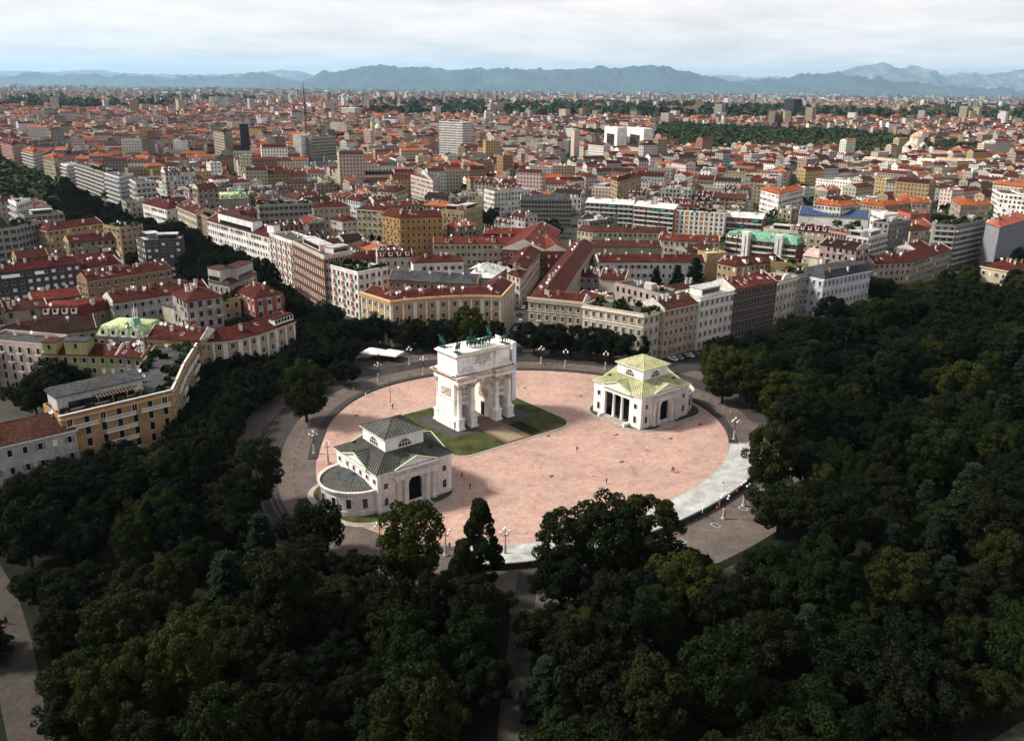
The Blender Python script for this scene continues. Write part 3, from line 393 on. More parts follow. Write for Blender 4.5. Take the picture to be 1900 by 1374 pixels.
TREES = [
    (-64.0, 249.4, 8.6, 'plane', 'large lone plane tree on the gravel left of the plaza kerb'),
    (-58.8, 283.8, 5.0, 'round', 'small round tree behind the lone plane tree'),
    (-20.3, 157.4, 7.6, 'plane', 'tall bright green tree in front of the nearer pavilion'),
    (-6.1, 159.5, 7.6, 'cone', 'pointed tree between the pavilion tree and the wide clump'),
    (11.1, 158.3, 6.6, 'plane', 'left tree of the wide clump before the pale steps'),
    (20.1, 159.9, 9.2, 'plane', 'biggest middle tree of the wide clump before the pale steps'),
    (28.8, 160.8, 7.8, 'plane', 'right tree of the wide clump before the pale steps'),
    (34.3, 148.4, 7.0, 'round', 'rounded tree with fine bright leaves right of the wide clump'),
    (-62.5, 192.2, 6.8, 'plane', 'tree at the left end of the gravel ring'),
    (-44.0, 168.0, 7.0, 'round', 'dark tree against the round apse of the nearer pavilion'),
    (-32.7, 154.3, 5.0, 'round', 'small dark tree below the nearer pavilion lawn'),
    (-65.8, 182.8, 6.5, 'round', 'dark tree below the tree at the gravel ring end'),
    (70.7, 270.3, 8.0, 'plane', 'bright green tree behind the further pavilion on its right'),
    (79.1, 265.0, 8.0, 'plane', 'green tree just right of the one behind the further pavilion'),
    (82.8, 244.8, 8.5, 'plane', 'broad bright tree right of the lamp by the pale steps'),
    (66.9, 202.7, 7.5, 'plane', 'tree overhanging the outer end of the pale steps'),
    (63.6, 181.8, 7.0, 'round', 'tree over the bend of the ring right of the steps'),
    (48.3, 273.3, 3.0, 'cone', 'small dark conifer right of the further pavilion roof'),
    (125.0, 318.9, 11, 'round', 'wide round-headed tree with fine texture in the right park'),
    (144.5, 304.5, 9, 'round', 'round tree right of the wide round-headed park tree'),
    (185.1, 385.1, 10, 'round', 'large dark tree below the sand-coloured right block'),
    (182.0, 413.8, 9, 'round', 'dark tree at the corner of the blue-white palazzo'),
    (-51.7, 117.3, 6.5, 'plane', 'yellowish lit tree at the lower left of the park'),
    (-58.4, 114.5, 6.0, 'plane', 'middle yellowish lit tree at the lower left'),
    (-63.5, 111.2, 5.5, 'plane', 'lowest left yellowish lit tree by the sandy path'),
    (-89.4, 200.8, 6, 'round', 'bright green tree below the orange palazzo balconies'),
    (-17.2, 325.4, 7, 'plane', 'yellowish tree in the dark row behind the arch'),
    (-112.3, 277.8, 4, 'round', 'bush-like tree on the roof side of the orange palazzo'),
    (-42.0, 328.8, 6.5, 'box', 'first clipped dark tree of the row between the ochre palazzo and the arch'),
    (-34.5, 329.1, 6.5, 'box', 'second clipped dark tree of the row between the ochre palazzo and the arch'),
    (-27.0, 329.4, 6.5, 'box', 'third clipped dark tree of the row between the ochre palazzo and the arch'),
    (-9.8, 328.5, 6.5, 'box', 'fourth clipped dark tree of the row between the ochre palazzo and the arch'),
    (8.7, 325.3, 6.5, 'box', 'first clipped dark tree from the left in the row before the cream palazzo'),
    (15.7, 323.3, 6.5, 'box', 'second clipped dark tree from the left in the row before the cream palazzo'),
    (22.9, 321.2, 6.5, 'box', 'third clipped dark tree from the left in the row before the cream palazzo'),
    (30.7, 319.3, 6.5, 'box', 'fourth clipped dark tree from the left in the row before the cream palazzo'),
    (38.2, 317.3, 6.5, 'box', 'fifth clipped dark tree from the left in the row before the cream palazzo'),
    (45.2, 315.4, 6.5, 'box', 'sixth clipped dark tree from the left in the row before the cream palazzo'),
    (80.3, 319.4, 5, 'round', 'small street tree before the dark glazed office'),
    (-29.4, 641.9, 7, 'round', 'left courtyard tree beside the yellow block'),
    (-19.4, 642.7, 8, 'round', 'middle courtyard tree left of the grey office'),
    (-3.2, 637.0, 6, 'round', 'right courtyard tree left of the grey office'),
    (8.5, 617.1, 5, 'round', 'small tree at the left foot of the grey office'),
    (29.1, 601.3, 5, 'round', 'small tree at the right foot of the grey office'),
    (92.5, 428.6, 7, 'conifer', 'tallest dark cedar in the central courtyard'),
    (82.2, 422.4, 6, 'conifer', 'middle dark cedar in the central courtyard'),
    (71.6, 421.9, 5.5, 'conifer', 'left dark cedar in the central courtyard'),
    (-91.6, 553.4, 3.5, 'cone', 'left dark cypress beside the small cream house'),
    (-86.2, 547.5, 3.5, 'cone', 'right dark cypress beside the small cream house'),
    (-151.6, 268.6, 7, 'round', 'dark tree behind the orange palazzo at the left'),
    (-150.1, 252.5, 7, 'round', 'dark tree left of the orange palazzo'),
    (-143.7, 274.6, 6, 'round', 'dark tree between the lime house and the orange palazzo'),
    (-277.8, 474.3, 9, 'round', 'dark tree at the left edge beside the ochre block'),
    (327.2, 663.0, 6, 'round', 'green tree behind the concrete slab roof'),
    (341.7, 673.2, 5, 'round', 'second green tree behind the concrete slab roof'),
]
AVENUE_ROWS = [((-74.0, 333.2), (-389.0, 882.4)), ((-93.2, 368.8), (-382.4, 808.2)), ((-66.0, 325.4), (-49.9, 303.7)), ((-107.3, 368.1), (-415.7, 804.9)), ((-137.5, 411.1), (-455.9, 824.1))]
RING_TREES = [(-80.1, 313.3), (-85.5, 302.3), (-89.6, 288.8), (-94.3, 279.3), (-91.7, 259.7), (-95.1, 254.4), (-93.4, 239.9), (-83.6, 244.9), (-84.4, 223.0), (-78.7, 219.2), (-87.3, 265.2), (-80.9, 271.0), (-89.0, 218.9), (-95.3, 302.0), (-90.1, 328.4), (-83.1, 350.2), (-69.7, 303.0), (-69.1, 341.9), (-62.1, 333.7), (-53.6, 314.4), (-54.6, 334.0)]
SANDY_PATHS = [[(4.7, 167.9), (2.9, 151.1), (2.1, 136.9), (1.1, 123.3), (0.5, 111.8), (-0.1, 98.8)], [(-124.8, 174.6), (-103.9, 151.0), (-92.4, 135.2), (-82.8, 120.6), (-75.7, 110.6), (-64.0, 96.0)], [(60.1, 99.6), (82.0, 111.8), (104.4, 125.0)], [(86.5, 229.4), (95.0, 222.9), (102.6, 215.2)], [(43.8, 157.9), (49.6, 161.8), (65.2, 171.5)], [(-70.2, 167.5), (-57.1, 160.0), (-42.6, 152.2)]]
RIDGES = [(38000, [(-9438, 88), (-8863, 201), (-8402, 314), (-8050, 531), (-6910, 714), (-6229, 806), (-5661, 919), (-5214, 817), (-4654, 695), (-3861, 810), (-2848, 671), (-1944, 745), (-590, 801), (988, 818), (2343, 789), (3240, 905), (4370, 853), (5490, 971), (6626, 834), (7768, 654), (8685, 493), (9200, 305), (9704, 482), (10095, 422), (10723, 471), (11184, 390), (12059, 656), (13179, 732), (14092, 656), (15015, 516), (15944, 354), (17318, 261), (18694, 168), (20295, 98), (21444, 24), (22813, -5)]), (50000, [(13245, 297), (14710, 538), (16747, 925), (17922, 1022), (18773, 1311), (19501, 1402), (20220, 1549), (20688, 1386), (21093, 1251), (21713, 1453), (22179, 1318), (22723, 1072), (23288, 881), (24741, 1065), (25650, 962), (26814, 1087), (27965, 1267), (29461, 1198), (31199, 1384), (33937, 1077)]), (43000, [(-28350, 339), (-26075, 168), (-24523, 233), (-23487, 293), (-22966, 31), (-21934, 382), (-20940, 173), (-20448, 33), (-19756, 380), (-18624, 222), (-17316, 430), (-16558, 341), (-15809, 154), (-14500, 411), (-13229, 303), (-11674, 513), (-10666, 281), (-9652, 97)]), (60000, [(-41263, 820), (-37010, 662), (-34141, 726), (-32000, 715), (-30211, 733), (-28046, 891), (-26287, 707), (-25218, 684), (-22376, 545), (-19861, 673), (-17710, 763), (-15551, 988), (-14130, 901), (-13076, 642), (-12018, 383), (10507, 619), (13690, 990), (15844, 843), (17615, 963), (19429, 712)])]
LAMPS = [(67.1, 238.9, 'globe lamp at the upper end of the pale steps'), (52.3, 188.6, 'globe lamp at the middle of the pale steps back wall'), (59.0, 195.6, 'globe lamp at the bend of the pale steps'), (-56.3, 225.1, 'globe lamp on the gravel left of the nearer pavilion'), (-50.9, 218.3, 'globe lamp right beside the round apse of the nearer pavilion'), (-47.6, 288.9, 'globe lamp on the upper left gravel'), (-32.3, 296.7, 'globe lamp just left of the arch attic'), (-38.8, 308.6, 'globe lamp before the row of clipped dark trees'), (11.1, 311.1, 'globe lamp right of the arch sheeting'), (20.1, 307.5, 'globe lamp above the upper right plaza edge'), (35.0, 305.4, 'globe lamp behind the further pavilion dome'), (-14.4, 169.8, 'globe lamp between the two front trees'), (-1.1, 170.1, 'globe lamp before the lower steps'), (-29.5, 172.3, 'globe lamp below the nearer pavilion lawn'), (-58.9, 345.5, 'globe lamp beside the white tents'), (-16.1, 324.1, 'globe lamp hidden in the row of clipped trees'), (94.4, 286.1, 'globe lamp among the right park trees')]
TENTS = [(-53.8, 316.6, 'left white square market tent at the avenue corner'), (-46.3, 314.8, 'right white square market tent at the avenue corner')]
PEOPLE = [(19.1, 228.4, 0.02, 28, 'walk', (0.02, 0.02, 0.022), (0.02, 0.02, 0.022), 'person in black walking across the plaza right of the lawn'), (25.5, 207.5, 0.02, 46, 'stand', (0.02, 0.02, 0.022), (0.02, 0.02, 0.022), 'person in black standing alone near the middle of the plaza'), (21.7, 212.1, 0.02, 43, 'walk', (0.75, 0.74, 0.72), (0.03, 0.28, 0.25), 'person in white top and teal skirt walking on the plaza'), (36.7, 220.2, 0.02, 184, 'stand', (0.75, 0.74, 0.72), (0.25, 0.25, 0.26), 'person in white standing on the right half of the plaza'), (44.4, 215.4, 0.02, 86, 'walk', (0.02, 0.02, 0.022), (0.03, 0.04, 0.08), 'person in dark clothes walking with a companion at the right'), (44.7, 214.8, 0.02, 342, 'walk', (0.45, 0.05, 0.05), (0.75, 0.74, 0.72), 'person in red top beside the one in dark clothes'), (39.5, 229.7, 0.02, 157, 'ride', (0.75, 0.74, 0.72), (0.02, 0.02, 0.022), 'person in white riding before the further pavilion'), (-49.3, 272.1, 0.02, 128, 'walk', (0.75, 0.74, 0.72), (0.05, 0.09, 0.22), 'person in white walking at the upper left plaza edge'), (-48.5, 275.3, 0.02, 310, 'walk', (0.05, 0.09, 0.22), (0.75, 0.74, 0.72), 'person in blue walking at the upper left plaza edge'), (-40.0, 261.6, 0.02, 108, 'stand', (0.75, 0.74, 0.72), (0.02, 0.02, 0.022), 'leftmost person of the group by the dark pole'), (-39.4, 262.6, 0.02, 310, 'stand', (0.75, 0.74, 0.72), (0.45, 0.05, 0.05), 'middle person of the group by the dark pole'), (-38.8, 261.6, 0.02, 18, 'stand', (0.02, 0.02, 0.022), (0.25, 0.25, 0.26), 'rightmost person of the group by the dark pole'), (-13.2, 210.2, 0.02, 297, 'stand', (0.02, 0.02, 0.022), (0.75, 0.74, 0.72), 'person standing at the right corner of the nearer pavilion'), (-10.7, 203.4, 0.02, 348, 'ride', (0.02, 0.02, 0.022), (0.03, 0.04, 0.08), 'person in black riding past the nearer pavilion'), (47.2, 189.3, 1.22, 81, 'stand', (0.75, 0.74, 0.72), (0.02, 0.02, 0.022), 'person in white standing on the top step'), (47.8, 187.4, 1.22, 220, 'sit', (0.02, 0.02, 0.022), (0.02, 0.02, 0.022), 'person in black sitting on the top step edge'), (51.2, 191.4, 1.22, 326, 'sit', (0.45, 0.05, 0.05), (0.02, 0.02, 0.022), 'person in red sitting on the steps back wall'), (52.1, 192.5, 1.22, 201, 'stand', (0.25, 0.25, 0.26), (0.75, 0.74, 0.72), 'person in grey standing beside the one in red'), (56.8, 206.8, 0.62, 260, 'recline', (0.03, 0.04, 0.08), (0.75, 0.74, 0.72), 'person reclining on the middle of the pale steps'), (65.1, 213.7, 0.92, 190, 'sit', (0.02, 0.02, 0.022), (0.25, 0.25, 0.26), 'person sitting at the upper end of the steps'), (58.5, 200.8, 1.22, 278, 'sit', (0.45, 0.05, 0.05), (0.03, 0.04, 0.08), 'person in red sitting under the lamp at the bend'), (-25.9, 186.1, 0.22, 227, 'walk', (0.03, 0.28, 0.25), (0.75, 0.74, 0.72), 'person in teal on the kerb steps of the nearer pavilion'), (0.4, 121.9, 0.02, 257, 'walk', (0.02, 0.02, 0.022), (0.03, 0.04, 0.08), 'left person of the trio on the central sandy path'), (1.4, 122.2, 0.02, 137, 'walk', (0.25, 0.25, 0.26), (0.25, 0.25, 0.26), 'middle person of the trio on the central sandy path'), (2.2, 122.8, 0.02, 18, 'walk', (0.02, 0.02, 0.022), (0.02, 0.02, 0.022), 'right person of the trio on the central sandy path'), (-97.7, 142.4, 0.02, 14, 'walk', (0.02, 0.02, 0.022), (0.02, 0.02, 0.022), 'lone person in black on the sandy path at lower left'), (46.0, 156.3, 0.02, 186, 'stand', (0.02, 0.02, 0.022), (0.03, 0.04, 0.08), 'left person on the bright gravel patch right of the clump'), (46.9, 156.7, 0.02, 238, 'walk', (0.75, 0.74, 0.72), (0.02, 0.02, 0.022), 'right person on the bright gravel patch right of the clump'), (-14.8, 172.4, 0.02, 163, 'walk', (0.02, 0.02, 0.022), (0.02, 0.02, 0.022), 'left person of the pair at the lower plaza edge'), (-13.8, 172.7, 0.02, 194, 'walk', (0.03, 0.04, 0.08), (0.02, 0.02, 0.022), 'right person of the pair at the lower plaza edge'), (98.7, 142.9, 0.02, 216, 'sit', (0.03, 0.28, 0.25), (0.6, 0.5, 0.05), 'person in bright teal sitting on the dark grass at far right')]
CARS = [(62.4, 317.8, 128.8, (0.75, 0.74, 0.72), 'first parked car from the left in the street behind the further pavilion'), (65.0, 319.4, 128.8, (0.25, 0.25, 0.26), 'second parked car from the left in the street behind the further pavilion'), (67.4, 321.0, 128.8, (0.02, 0.02, 0.022), 'third parked car from the left in the street behind the further pavilion'), (69.8, 322.7, 128.8, (0.75, 0.74, 0.72), 'fourth parked car from the left in the street behind the further pavilion'), (72.5, 324.3, 128.8, (0.05, 0.09, 0.22), 'fifth parked car from the left in the street behind the further pavilion'), (1.4, 358.9, 80, (0.75, 0.74, 0.72), 'first car from the plaza end of the dark central street'), (3.6, 371.6, 80, (0.75, 0.74, 0.72), 'second car from the plaza end of the dark central street'), (2.7, 384.0, 80, (0.02, 0.02, 0.022), 'third car from the plaza end of the dark central street'), (5.1, 397.3, 80, (0.75, 0.74, 0.72), 'fourth car from the plaza end of the dark central street'), (7.2, 424.2, 80, (0.25, 0.25, 0.26), 'fifth car from the plaza end of the dark central street'), (10.1, 446.7, 80, (0.75, 0.74, 0.72), 'sixth car from the plaza end of the dark central street'), (14.4, 481.9, 80, (0.45, 0.05, 0.05), 'seventh car from the plaza end of the dark central street'), (-74.3, 321.9, 130, (0.75, 0.74, 0.72), 'white car parked where the avenue meets the ring'), (-67.9, 333.3, 130, (0.02, 0.02, 0.022), 'black car parked where the avenue meets the ring')]
FAR_WOODS = [[(228.5, 1435.3), (304.7, 1325.2), (460.6, 1434.4), (460.6, 1306.8), (527.7, 1335.6), (692.5, 1543.6), (843.0, 1886.8), (803.7, 2191.0), (664.2, 2213.3), (535.0, 2355.5), (432.6, 2601.5), (321.9, 2039.1)], [(136.4, 1654.7), (163.0, 1597.8), (204.4, 2014.4), (162.1, 2052.9)], [(605.3, 1326.2), (622.6, 1328.5), (809.9, 1738.9), (797.2, 1770.1)], [(672.8, 1419.4), (780.9, 1349.7), (884.9, 1534.1), (816.5, 1707.8)], [(-388.8, 622.6), (-354.9, 680.3), (-474.4, 908.4), (-633.8, 1079.3), (-595.9, 951.1)], [(-306.3, 1413.6), (-268.9, 1470.4), (-310.5, 1673.3), (-359.5, 1664.2)], [(-499.3, 2620.5), (-268.3, 2688.3), (-342.3, 3238.0), (-598.6, 3146.8)]]
TVMAST = (-323, 1375, 105.0)
GASO = (-1177.7, 3563.4)
CHURCH = (-241.8, 1588.7)
CEMET = (601.0, 1325.6)

# ------------------------------------------------------------------ ground and plaza
PC = Vector((0.05, 241.5)); TH = R(38.8); UX = Vector((math.cos(TH), math.sin(TH))); VX = Vector((-math.sin(TH), math.cos(TH)))
def W(u, v): p = PC + UX * u + VX * v; return (p.x, p.y)
RC = [62.89, 2.33, -0.87, -1.46, 3.06, 2.23, 1.86, -0.25, -0.74]          # outline of the paved oval about its centre
def ell(t, off=0.0):
    r = RC[0] + sum(RC[2 * k - 1] * math.cos(k * t) + RC[2 * k] * math.sin(k * t) for k in range(1, 5)) + off
    return (PC.x + r * math.cos(t), PC.y + r * math.sin(t))
def sheet(name, pts, z, m, kind='structure', thick=0.0):
    b = MB()
    if thick: b.prism(pts, z - thick, z)
    else: b.add([(x, y, z) for x, y in pts], [tuple(range(len(pts)))])
    return tag(b.obj(name, m), kind=kind)
def ring(name, o0, o1, z, m, t0=0.0, t1=2 * math.pi, n=160, h=0.0, kind='structure', parent=None):
    b = MB(); T = [t0 + (t1 - t0) * i / n for i in range(n + 1)]; v = []
    for t in T: a = ell(t, o0); c = ell(t, o1); v += [(a[0], a[1], z), (c[0], c[1], z)] + ([(a[0], a[1], z - h), (c[0], c[1], z - h)] if h else [])
    k = 4 if h else 2; f = []
    for i in range(n):
        p, q = i * k, (i + 1) * k; f.append((p, p + 1, q + 1, q))
        if h: f += [(p + 2, p, q, q + 2), (p + 1, p + 3, q + 3, q + 1)]
    if h: f += [(0, 2, 3, 1), (n * k, n * k + 1, n * k + 3, n * k + 2)]
    b.add(v, f); o = b.obj(name, m, parent)
    return tag(o, kind=kind) if not parent else o
def groundmat():
    m = mat('land', (0.055, 0.052, 0.047), var=0.35, scale=0.02, fine=(0.3, 0.2)); n, l = m.node_tree.nodes, m.node_tree.links; b = n['Principled BSDF']; src = b.inputs['Base Color'].links[0].from_socket
    g = n.new('ShaderNodeNewGeometry'); no = n.new('ShaderNodeTexNoise'); no.inputs['Scale'].default_value = 0.0011; no.inputs['Detail'].default_value = 8; no.inputs['Roughness'].default_value = 0.7; l.new(g.outputs['Position'], no.inputs['Vector'])
    r = n.new('ShaderNodeMapRange'); r.inputs['From Min'].default_value = 0.44; r.inputs['From Max'].default_value = 0.54; l.new(no.outputs['Fac'], r.inputs['Value'])
    x = n.new('ShaderNodeMixRGB'); x.inputs[2].default_value = (0.030, 0.045, 0.022, 1); l.new(r.outputs[0], x.inputs[0]); l.new(src, x.inputs[1]); l.new(x.outputs[0], b.inputs['Base Color']); return m
g = MB(); NX, NY = 24, 24
gx = [-90000 + 180000 * i / NX for i in range(NX + 1)]; gy = [-9000 + 109000 * i / NY for i in range(NY + 1)]
g.add([(x, y, 0) for y in gy for x in gx], [(j * (NX + 1) + i, j * (NX + 1) + i + 1, (j + 1) * (NX + 1) + i + 1, (j + 1) * (NX + 1) + i) for j in range(NY) for i in range(NX)])
tag(g.obj('ground', groundmat()), kind='structure')
sheet('park_ground', [W(-420, -330), W(560, -330), W(560, 8), W(120, 8), W(70, 24), W(-70, 24), W(-105, 30), W(-420, 30)], 0.004, M['parkgrass'])
ring('ring_gravel', -58.0, 27.0, 0.008, M['gravel'])
ring('tram_road', 10.5, 19.0, 0.012, M['asphalt'], R(8), R(232))
for k, o in enumerate((11.6, 13.04, 15.6, 17.04)): ring('tram_rail', o, o + 0.12, 0.06, M['rail'], R(8), R(232), h=0.06)
pl = MB(); pts = [ell(2 * math.pi * i / 160) for i in range(160)]
pl.add([(x, y, 0.016) for x, y in pts], [tuple(range(160))]); tag(pl.obj('plaza_paving', M['cobble']), kind='structure')
T0, T1 = R(-99.8), R(-5.7)
ring('plaza_kerb', 0.0, 0.9, 0.40, M['darkstone'], R(-4), R(200), h=0.4)
ring('plaza_kerb_step', 0.9, 2.6, 0.18, M['darkstone'], R(-4), R(200), h=0.18)
st = empty('stone_steps', (0, 0, 0), 0, 'broad curved flight of pale stone steps along the lower right plaza edge', 'steps')
for k in range(4): ring('step', 0.4 + 2.4 * k, 0.4 + 2.4 * (k + 1) - 0.003 * k, 0.30 * (k + 1), M['steps'], T0, T1, 90, h=0.30 * (k + 1), parent=st)
for k in range(5): ring('step_joint', 0.4 + 2.4 * k - 0.3, 0.4 + 2.4 * k, 0.30 * max(1, k) + .02, M['stone'], T0, T1, 90, h=0.2, parent=st)
ring('back_wall', 10.0, 10.5, 1.45, M['darkstone'], T0, T1, 90, h=1.45, parent=st)
def drain(x, y):
    o = MB(); o.box(0, 0, 0, 1.3, 0.8, 0.03); return o
dm = MB(); dm.box(0, 0, 0, 1.5, 0.85, 0.02); dme = dm.mesh('manhole_cover', [M['darkstone']])
for i, (u, v) in enumerate(sorted([(25, -20), (36, -32), (12, -35), (8, -8), (52, -30), (40, 12), (20, 38), (-10, -30), (-20, -45), (30, 30), (-44, 20), (-30, 42)], key=lambda q: W(*q)[0] / W(*q)[1])):
    x, y = W(u, v); o = inst('manhole_cover', dme, None, (x, y, 0.018), TH)
    tag(o, 'dark iron manhole cover, %s from the left in the pink plaza paving' % ordn(i), 'manhole', 'manhole covers in the plaza')
hc_ = MB(); hc_.box(0, 0, 0, 2.4, 1.4, .03, m=1); hc_.box(0, 0, .03, 1.9, .9, .02, m=0); hcme = hc_.mesh('hatch_cover', [M['darkstone'], M['steps']])
for i in range(5):
    t = R(-58 + 9.5 * i); x, y = ell(t, 15.5); tag(inst('hatch_cover', hcme, None, (x, y, .02), t), 'pale-framed iron hatch, %s from the left in the ring pavement below the steps' % ordn(i), 'hatch', 'hatches in the lower ring')
def ribbon(name, pts, w, z, m, kind='structure'):
    b = MB(); v = []; n = len(pts)
    for i in range(n):
        a = Vector(pts[max(0, i - 1)]); c = Vector(pts[min(n - 1, i + 1)]); d = (c - a).normalized(); q = Vector((-d.y, d.x)) * (w / 2); p = Vector(pts[i])
        v += [(p.x + q.x, p.y + q.y, z), (p.x - q.x, p.y - q.y, z)]
    b.add(v, [(2 * i, 2 * i + 1, 2 * i + 3, 2 * i + 2) for i in range(n - 1)]); return tag(b.obj(name, m), kind=kind)
for i, (pp, w) in enumerate(zip(SANDY_PATHS, (4.6, 6.2, 7.0, 6.0, 9.0, 2.0))): ribbon('park_path', pp, w, 0.010, M['sand'])
ribbon('avenue_road', [W(-1, 80), W(-1, 900)], 24, 0.014, M['asphalt'])
ribbon('central_street', [(-2, 325), (4, 375), (14, 440), (34, 585), (60, 720)], 11, 0.018, M['asphalt'])
ribbon('park_street', [W(60, 14), W(120, 9), W(400, 5)], 9, 0.012, M['asphalt'])
# lawn island with the arch
def rrect(u0, u1, v0, v1, r, n=6):
    o = []
    for (cu, cv, a) in ((u1 - r, v0 + r, -90), (u1 - r, v1 - r, 0), (u0 + r, v1 - r, 90), (u0 + r, v0 + r, 180)):
        for i in range(n + 1): t = R(a + 90 * i / n); o.append(W(cu + r * math.cos(t), cv + r * math.sin(t)))
    return o
def island(u0, u1, v0, v1, r, steps):
    for k in range(steps): sheet('island_kerb', rrect(u0 - 0.8 * (steps - k), u1 + 0.8 * (steps - k), v0 - 0.8 * (steps - k), v1 + 0.8 * (steps - k), r + 0.8 * (steps - k)), 0.14 * (k + 1), M['stone'], thick=0.14)
    tag(sheet('lawn', rrect(u0, u1, v0, v1, r), 0.14 * steps + 0.03, M['lawn'], thick=0.14 * steps), kind='structure')
    return 0.14 * steps + 0.03
lz = island(-24, 21, -5.5, 33, 6, 1)
AU, AV = -1.2, 17.6
sheet('slate_apron', rrect(AU - 15.5, AU + 15.5, AV - 10.0, AV + 10.0, 0.3, 1), lz + 0.02, M['slate'])
sheet('brick_walk', rrect(AU - 4.6, AU + 4.6, -5.0, 32.5, 0.1, 1), lz + 0.028, M['brickpath'])
sheet('dry_plot', rrect(AU - 3.4, AU + 2.6, -4.4, 6.0, 0.1, 1), lz + 0.036, M['hay'])
sheet('dry_plot', rrect(AU + 5.2, AU + 9.6, -4.6, 6.0, 0.1, 1), lz + 0.024, M['parkgrass'])
# ------------------------------------------------------------------ triumphal arch (local x along its length, y its depth)
def arch_slab(b, x0, x1, y0, y1, z0, z1, ops, m=0):
    """wall x0..x1 with round-headed openings (centre, half width, springing height)"""
    xs = x0
    for (cx, hw, zs) in sorted(ops):
        b.box((xs + cx - hw) / 2, (y0 + y1) / 2, z0, cx - hw - xs, y1 - y0, z1 - z0, m=m)
        n = 12; arc = [(cx - hw * math.cos(math.pi * i / n), zs + hw * math.sin(math.pi * i / n)) for i in range(n + 1)]
        v = []
        for (x, z) in arc: v += [(x, y0, z), (x, y0, z1), (x, y1, z), (x, y1, z1)]
        f = []
        for i in range(n): p, q = 4 * i, 4 * i + 4; f += [(p, q, q + 1, p + 1), (q + 2, p + 2, p + 3, q + 3), (p + 2, q + 2, q, p), (p + 1, q + 1, q + 3, p + 3)]
        b.add(v, f, m); xs = cx + hw
    b.box((xs + x1) / 2, (y0 + y1) / 2, z0, x1 - xs, y1 - y0, z1 - z0, m=m)
def relief(name, cx, cz, w, h, y, face, parent, m, seed=0, amp=0.22, nx=None):
    """carved panel: a displaced sheet standing proud of a wall; face 'y-','y+','x-','x+'"""
    nx = nx or max(8, int(w * 5)); nz = max(6, int(h * 5)); b = MB(); v = []
    for j in range(nz + 1):
        for i in range(nx + 1):
            a, c = -w / 2 + w * i / nx, -h / 2 + h * j / nz; edge = i in (0, nx) or j in (0, nz)
            d = 0.0 if edge else 0.06 + amp * abs(noise.noise(Vector((a * 1.5 + seed, c * 1.2, seed * 3.1)))) * 1.8
            v.append((cx + a, y - d, cz + c) if face == 'y-' else (cx + a, y + d, cz + c) if face == 'y+' else (y - d, cx + a, cz + c) if face == 'x-' else (y + d, cx + a, cz + c))
    b.add(v, [(j * (nx + 1) + i, j * (nx + 1) + i + 1, (j + 1) * (nx + 1) + i + 1, (j + 1) * (nx + 1) + i) for j in range(nz) for i in range(nx)])
    return b.obj(name, m, parent)
def sbox(name, args, m, parent): b = MB(); b.box(*args); return b.obj(name, m, parent)
arx, ary = W(AU, AV)
arch = empty('triumphal_arch', (arx, ary, lz + 0.02), TH, 'white marble triumphal arch with three openings and bronze statues on its lawn island', 'arch')
D2 = 4.3
b = MB(); arch_slab(b, -10.6, 10.6, -D2, D2, 0, 14.6, [(0, 3.65, 10.1), (-7.1, 1.75, 5.6), (7.1, 1.75, 5.6)]); b.obj('body', M['marble'], arch)
for s in (-1, 1):                                                       # solid projecting end walls' plinths and coffered rear of vault
    sbox('plinth', (s * 10.75, 0, 0, 0.9, 2 * D2 + 1.0, 2.6), M['marble'], arch)
for sy in (-1, 1):
    for (cx, hw, zs, t) in ((0, 3.65, 10.1, 0.75), (-7.1, 1.75, 5.6, 0.45), (7.1, 1.75, 5.6, 0.45)):
        b = MB(); n = 16; v = []
        for i in range(n + 1):
            a = math.pi * i / n
            for rr, yy in ((hw, sy * D2), (hw + t, sy * D2), (hw + t, sy * (D2 + 0.22)), (hw, sy * (D2 + 0.22))): v.append((cx - rr * math.cos(a), yy, zs + rr * math.sin(a)))
        b.add(v, [(4 * i + k, 4 * i + (k + 1) % 4, 4 * i + 4 + (k + 1) % 4, 4 * i + 4 + k) for i in range(n) for k in range(4)]); b.obj('archivolt', M['marble_stain'] if hw > 3 else M['marble'], arch)
        for q in (-1, 1): sbox('impost', (cx + q * (hw + t / 2), sy * (D2 + 0.14), zs - 0.5, t + 0.2, 0.3, 0.5), M['marble'], arch)
        if hw > 3: sbox('keystone', (cx, sy * (D2 + 0.3), zs + hw - 0.2, 0.8, 0.5, 1.4), M['marble'], arch)
    for cx in (-7.1, 7.1):
        relief('relief_panel', cx, 11.3, 3.2, 2.6, sy * D2, 'y-' if sy < 0 else 'y+', arch, M['marble_stain'], seed=cx + sy)
        relief('relief_panel', cx, 8.7, 3.0, 1.2, sy * D2, 'y-' if sy < 0 else 'y+', arch, M['marble_stain'], seed=cx + sy + 5)
        sbox('moulding', (cx, sy * (D2 + 0.12), 13.0, 4.2, 0.26, 0.35), M['marble'], arch)
        sbox('moulding', (cx, sy * (D2 + 0.12), 9.55, 4.2, 0.26, 0.3), M['marble'], arch)
    for q in (-1, 1): relief('spandrel_relief', q * 2.9, 13.7, 2.2, 1.4, sy * D2 , 'y-' if sy < 0 else 'y+', arch, M['marble_stain'], seed=q + sy * 2)
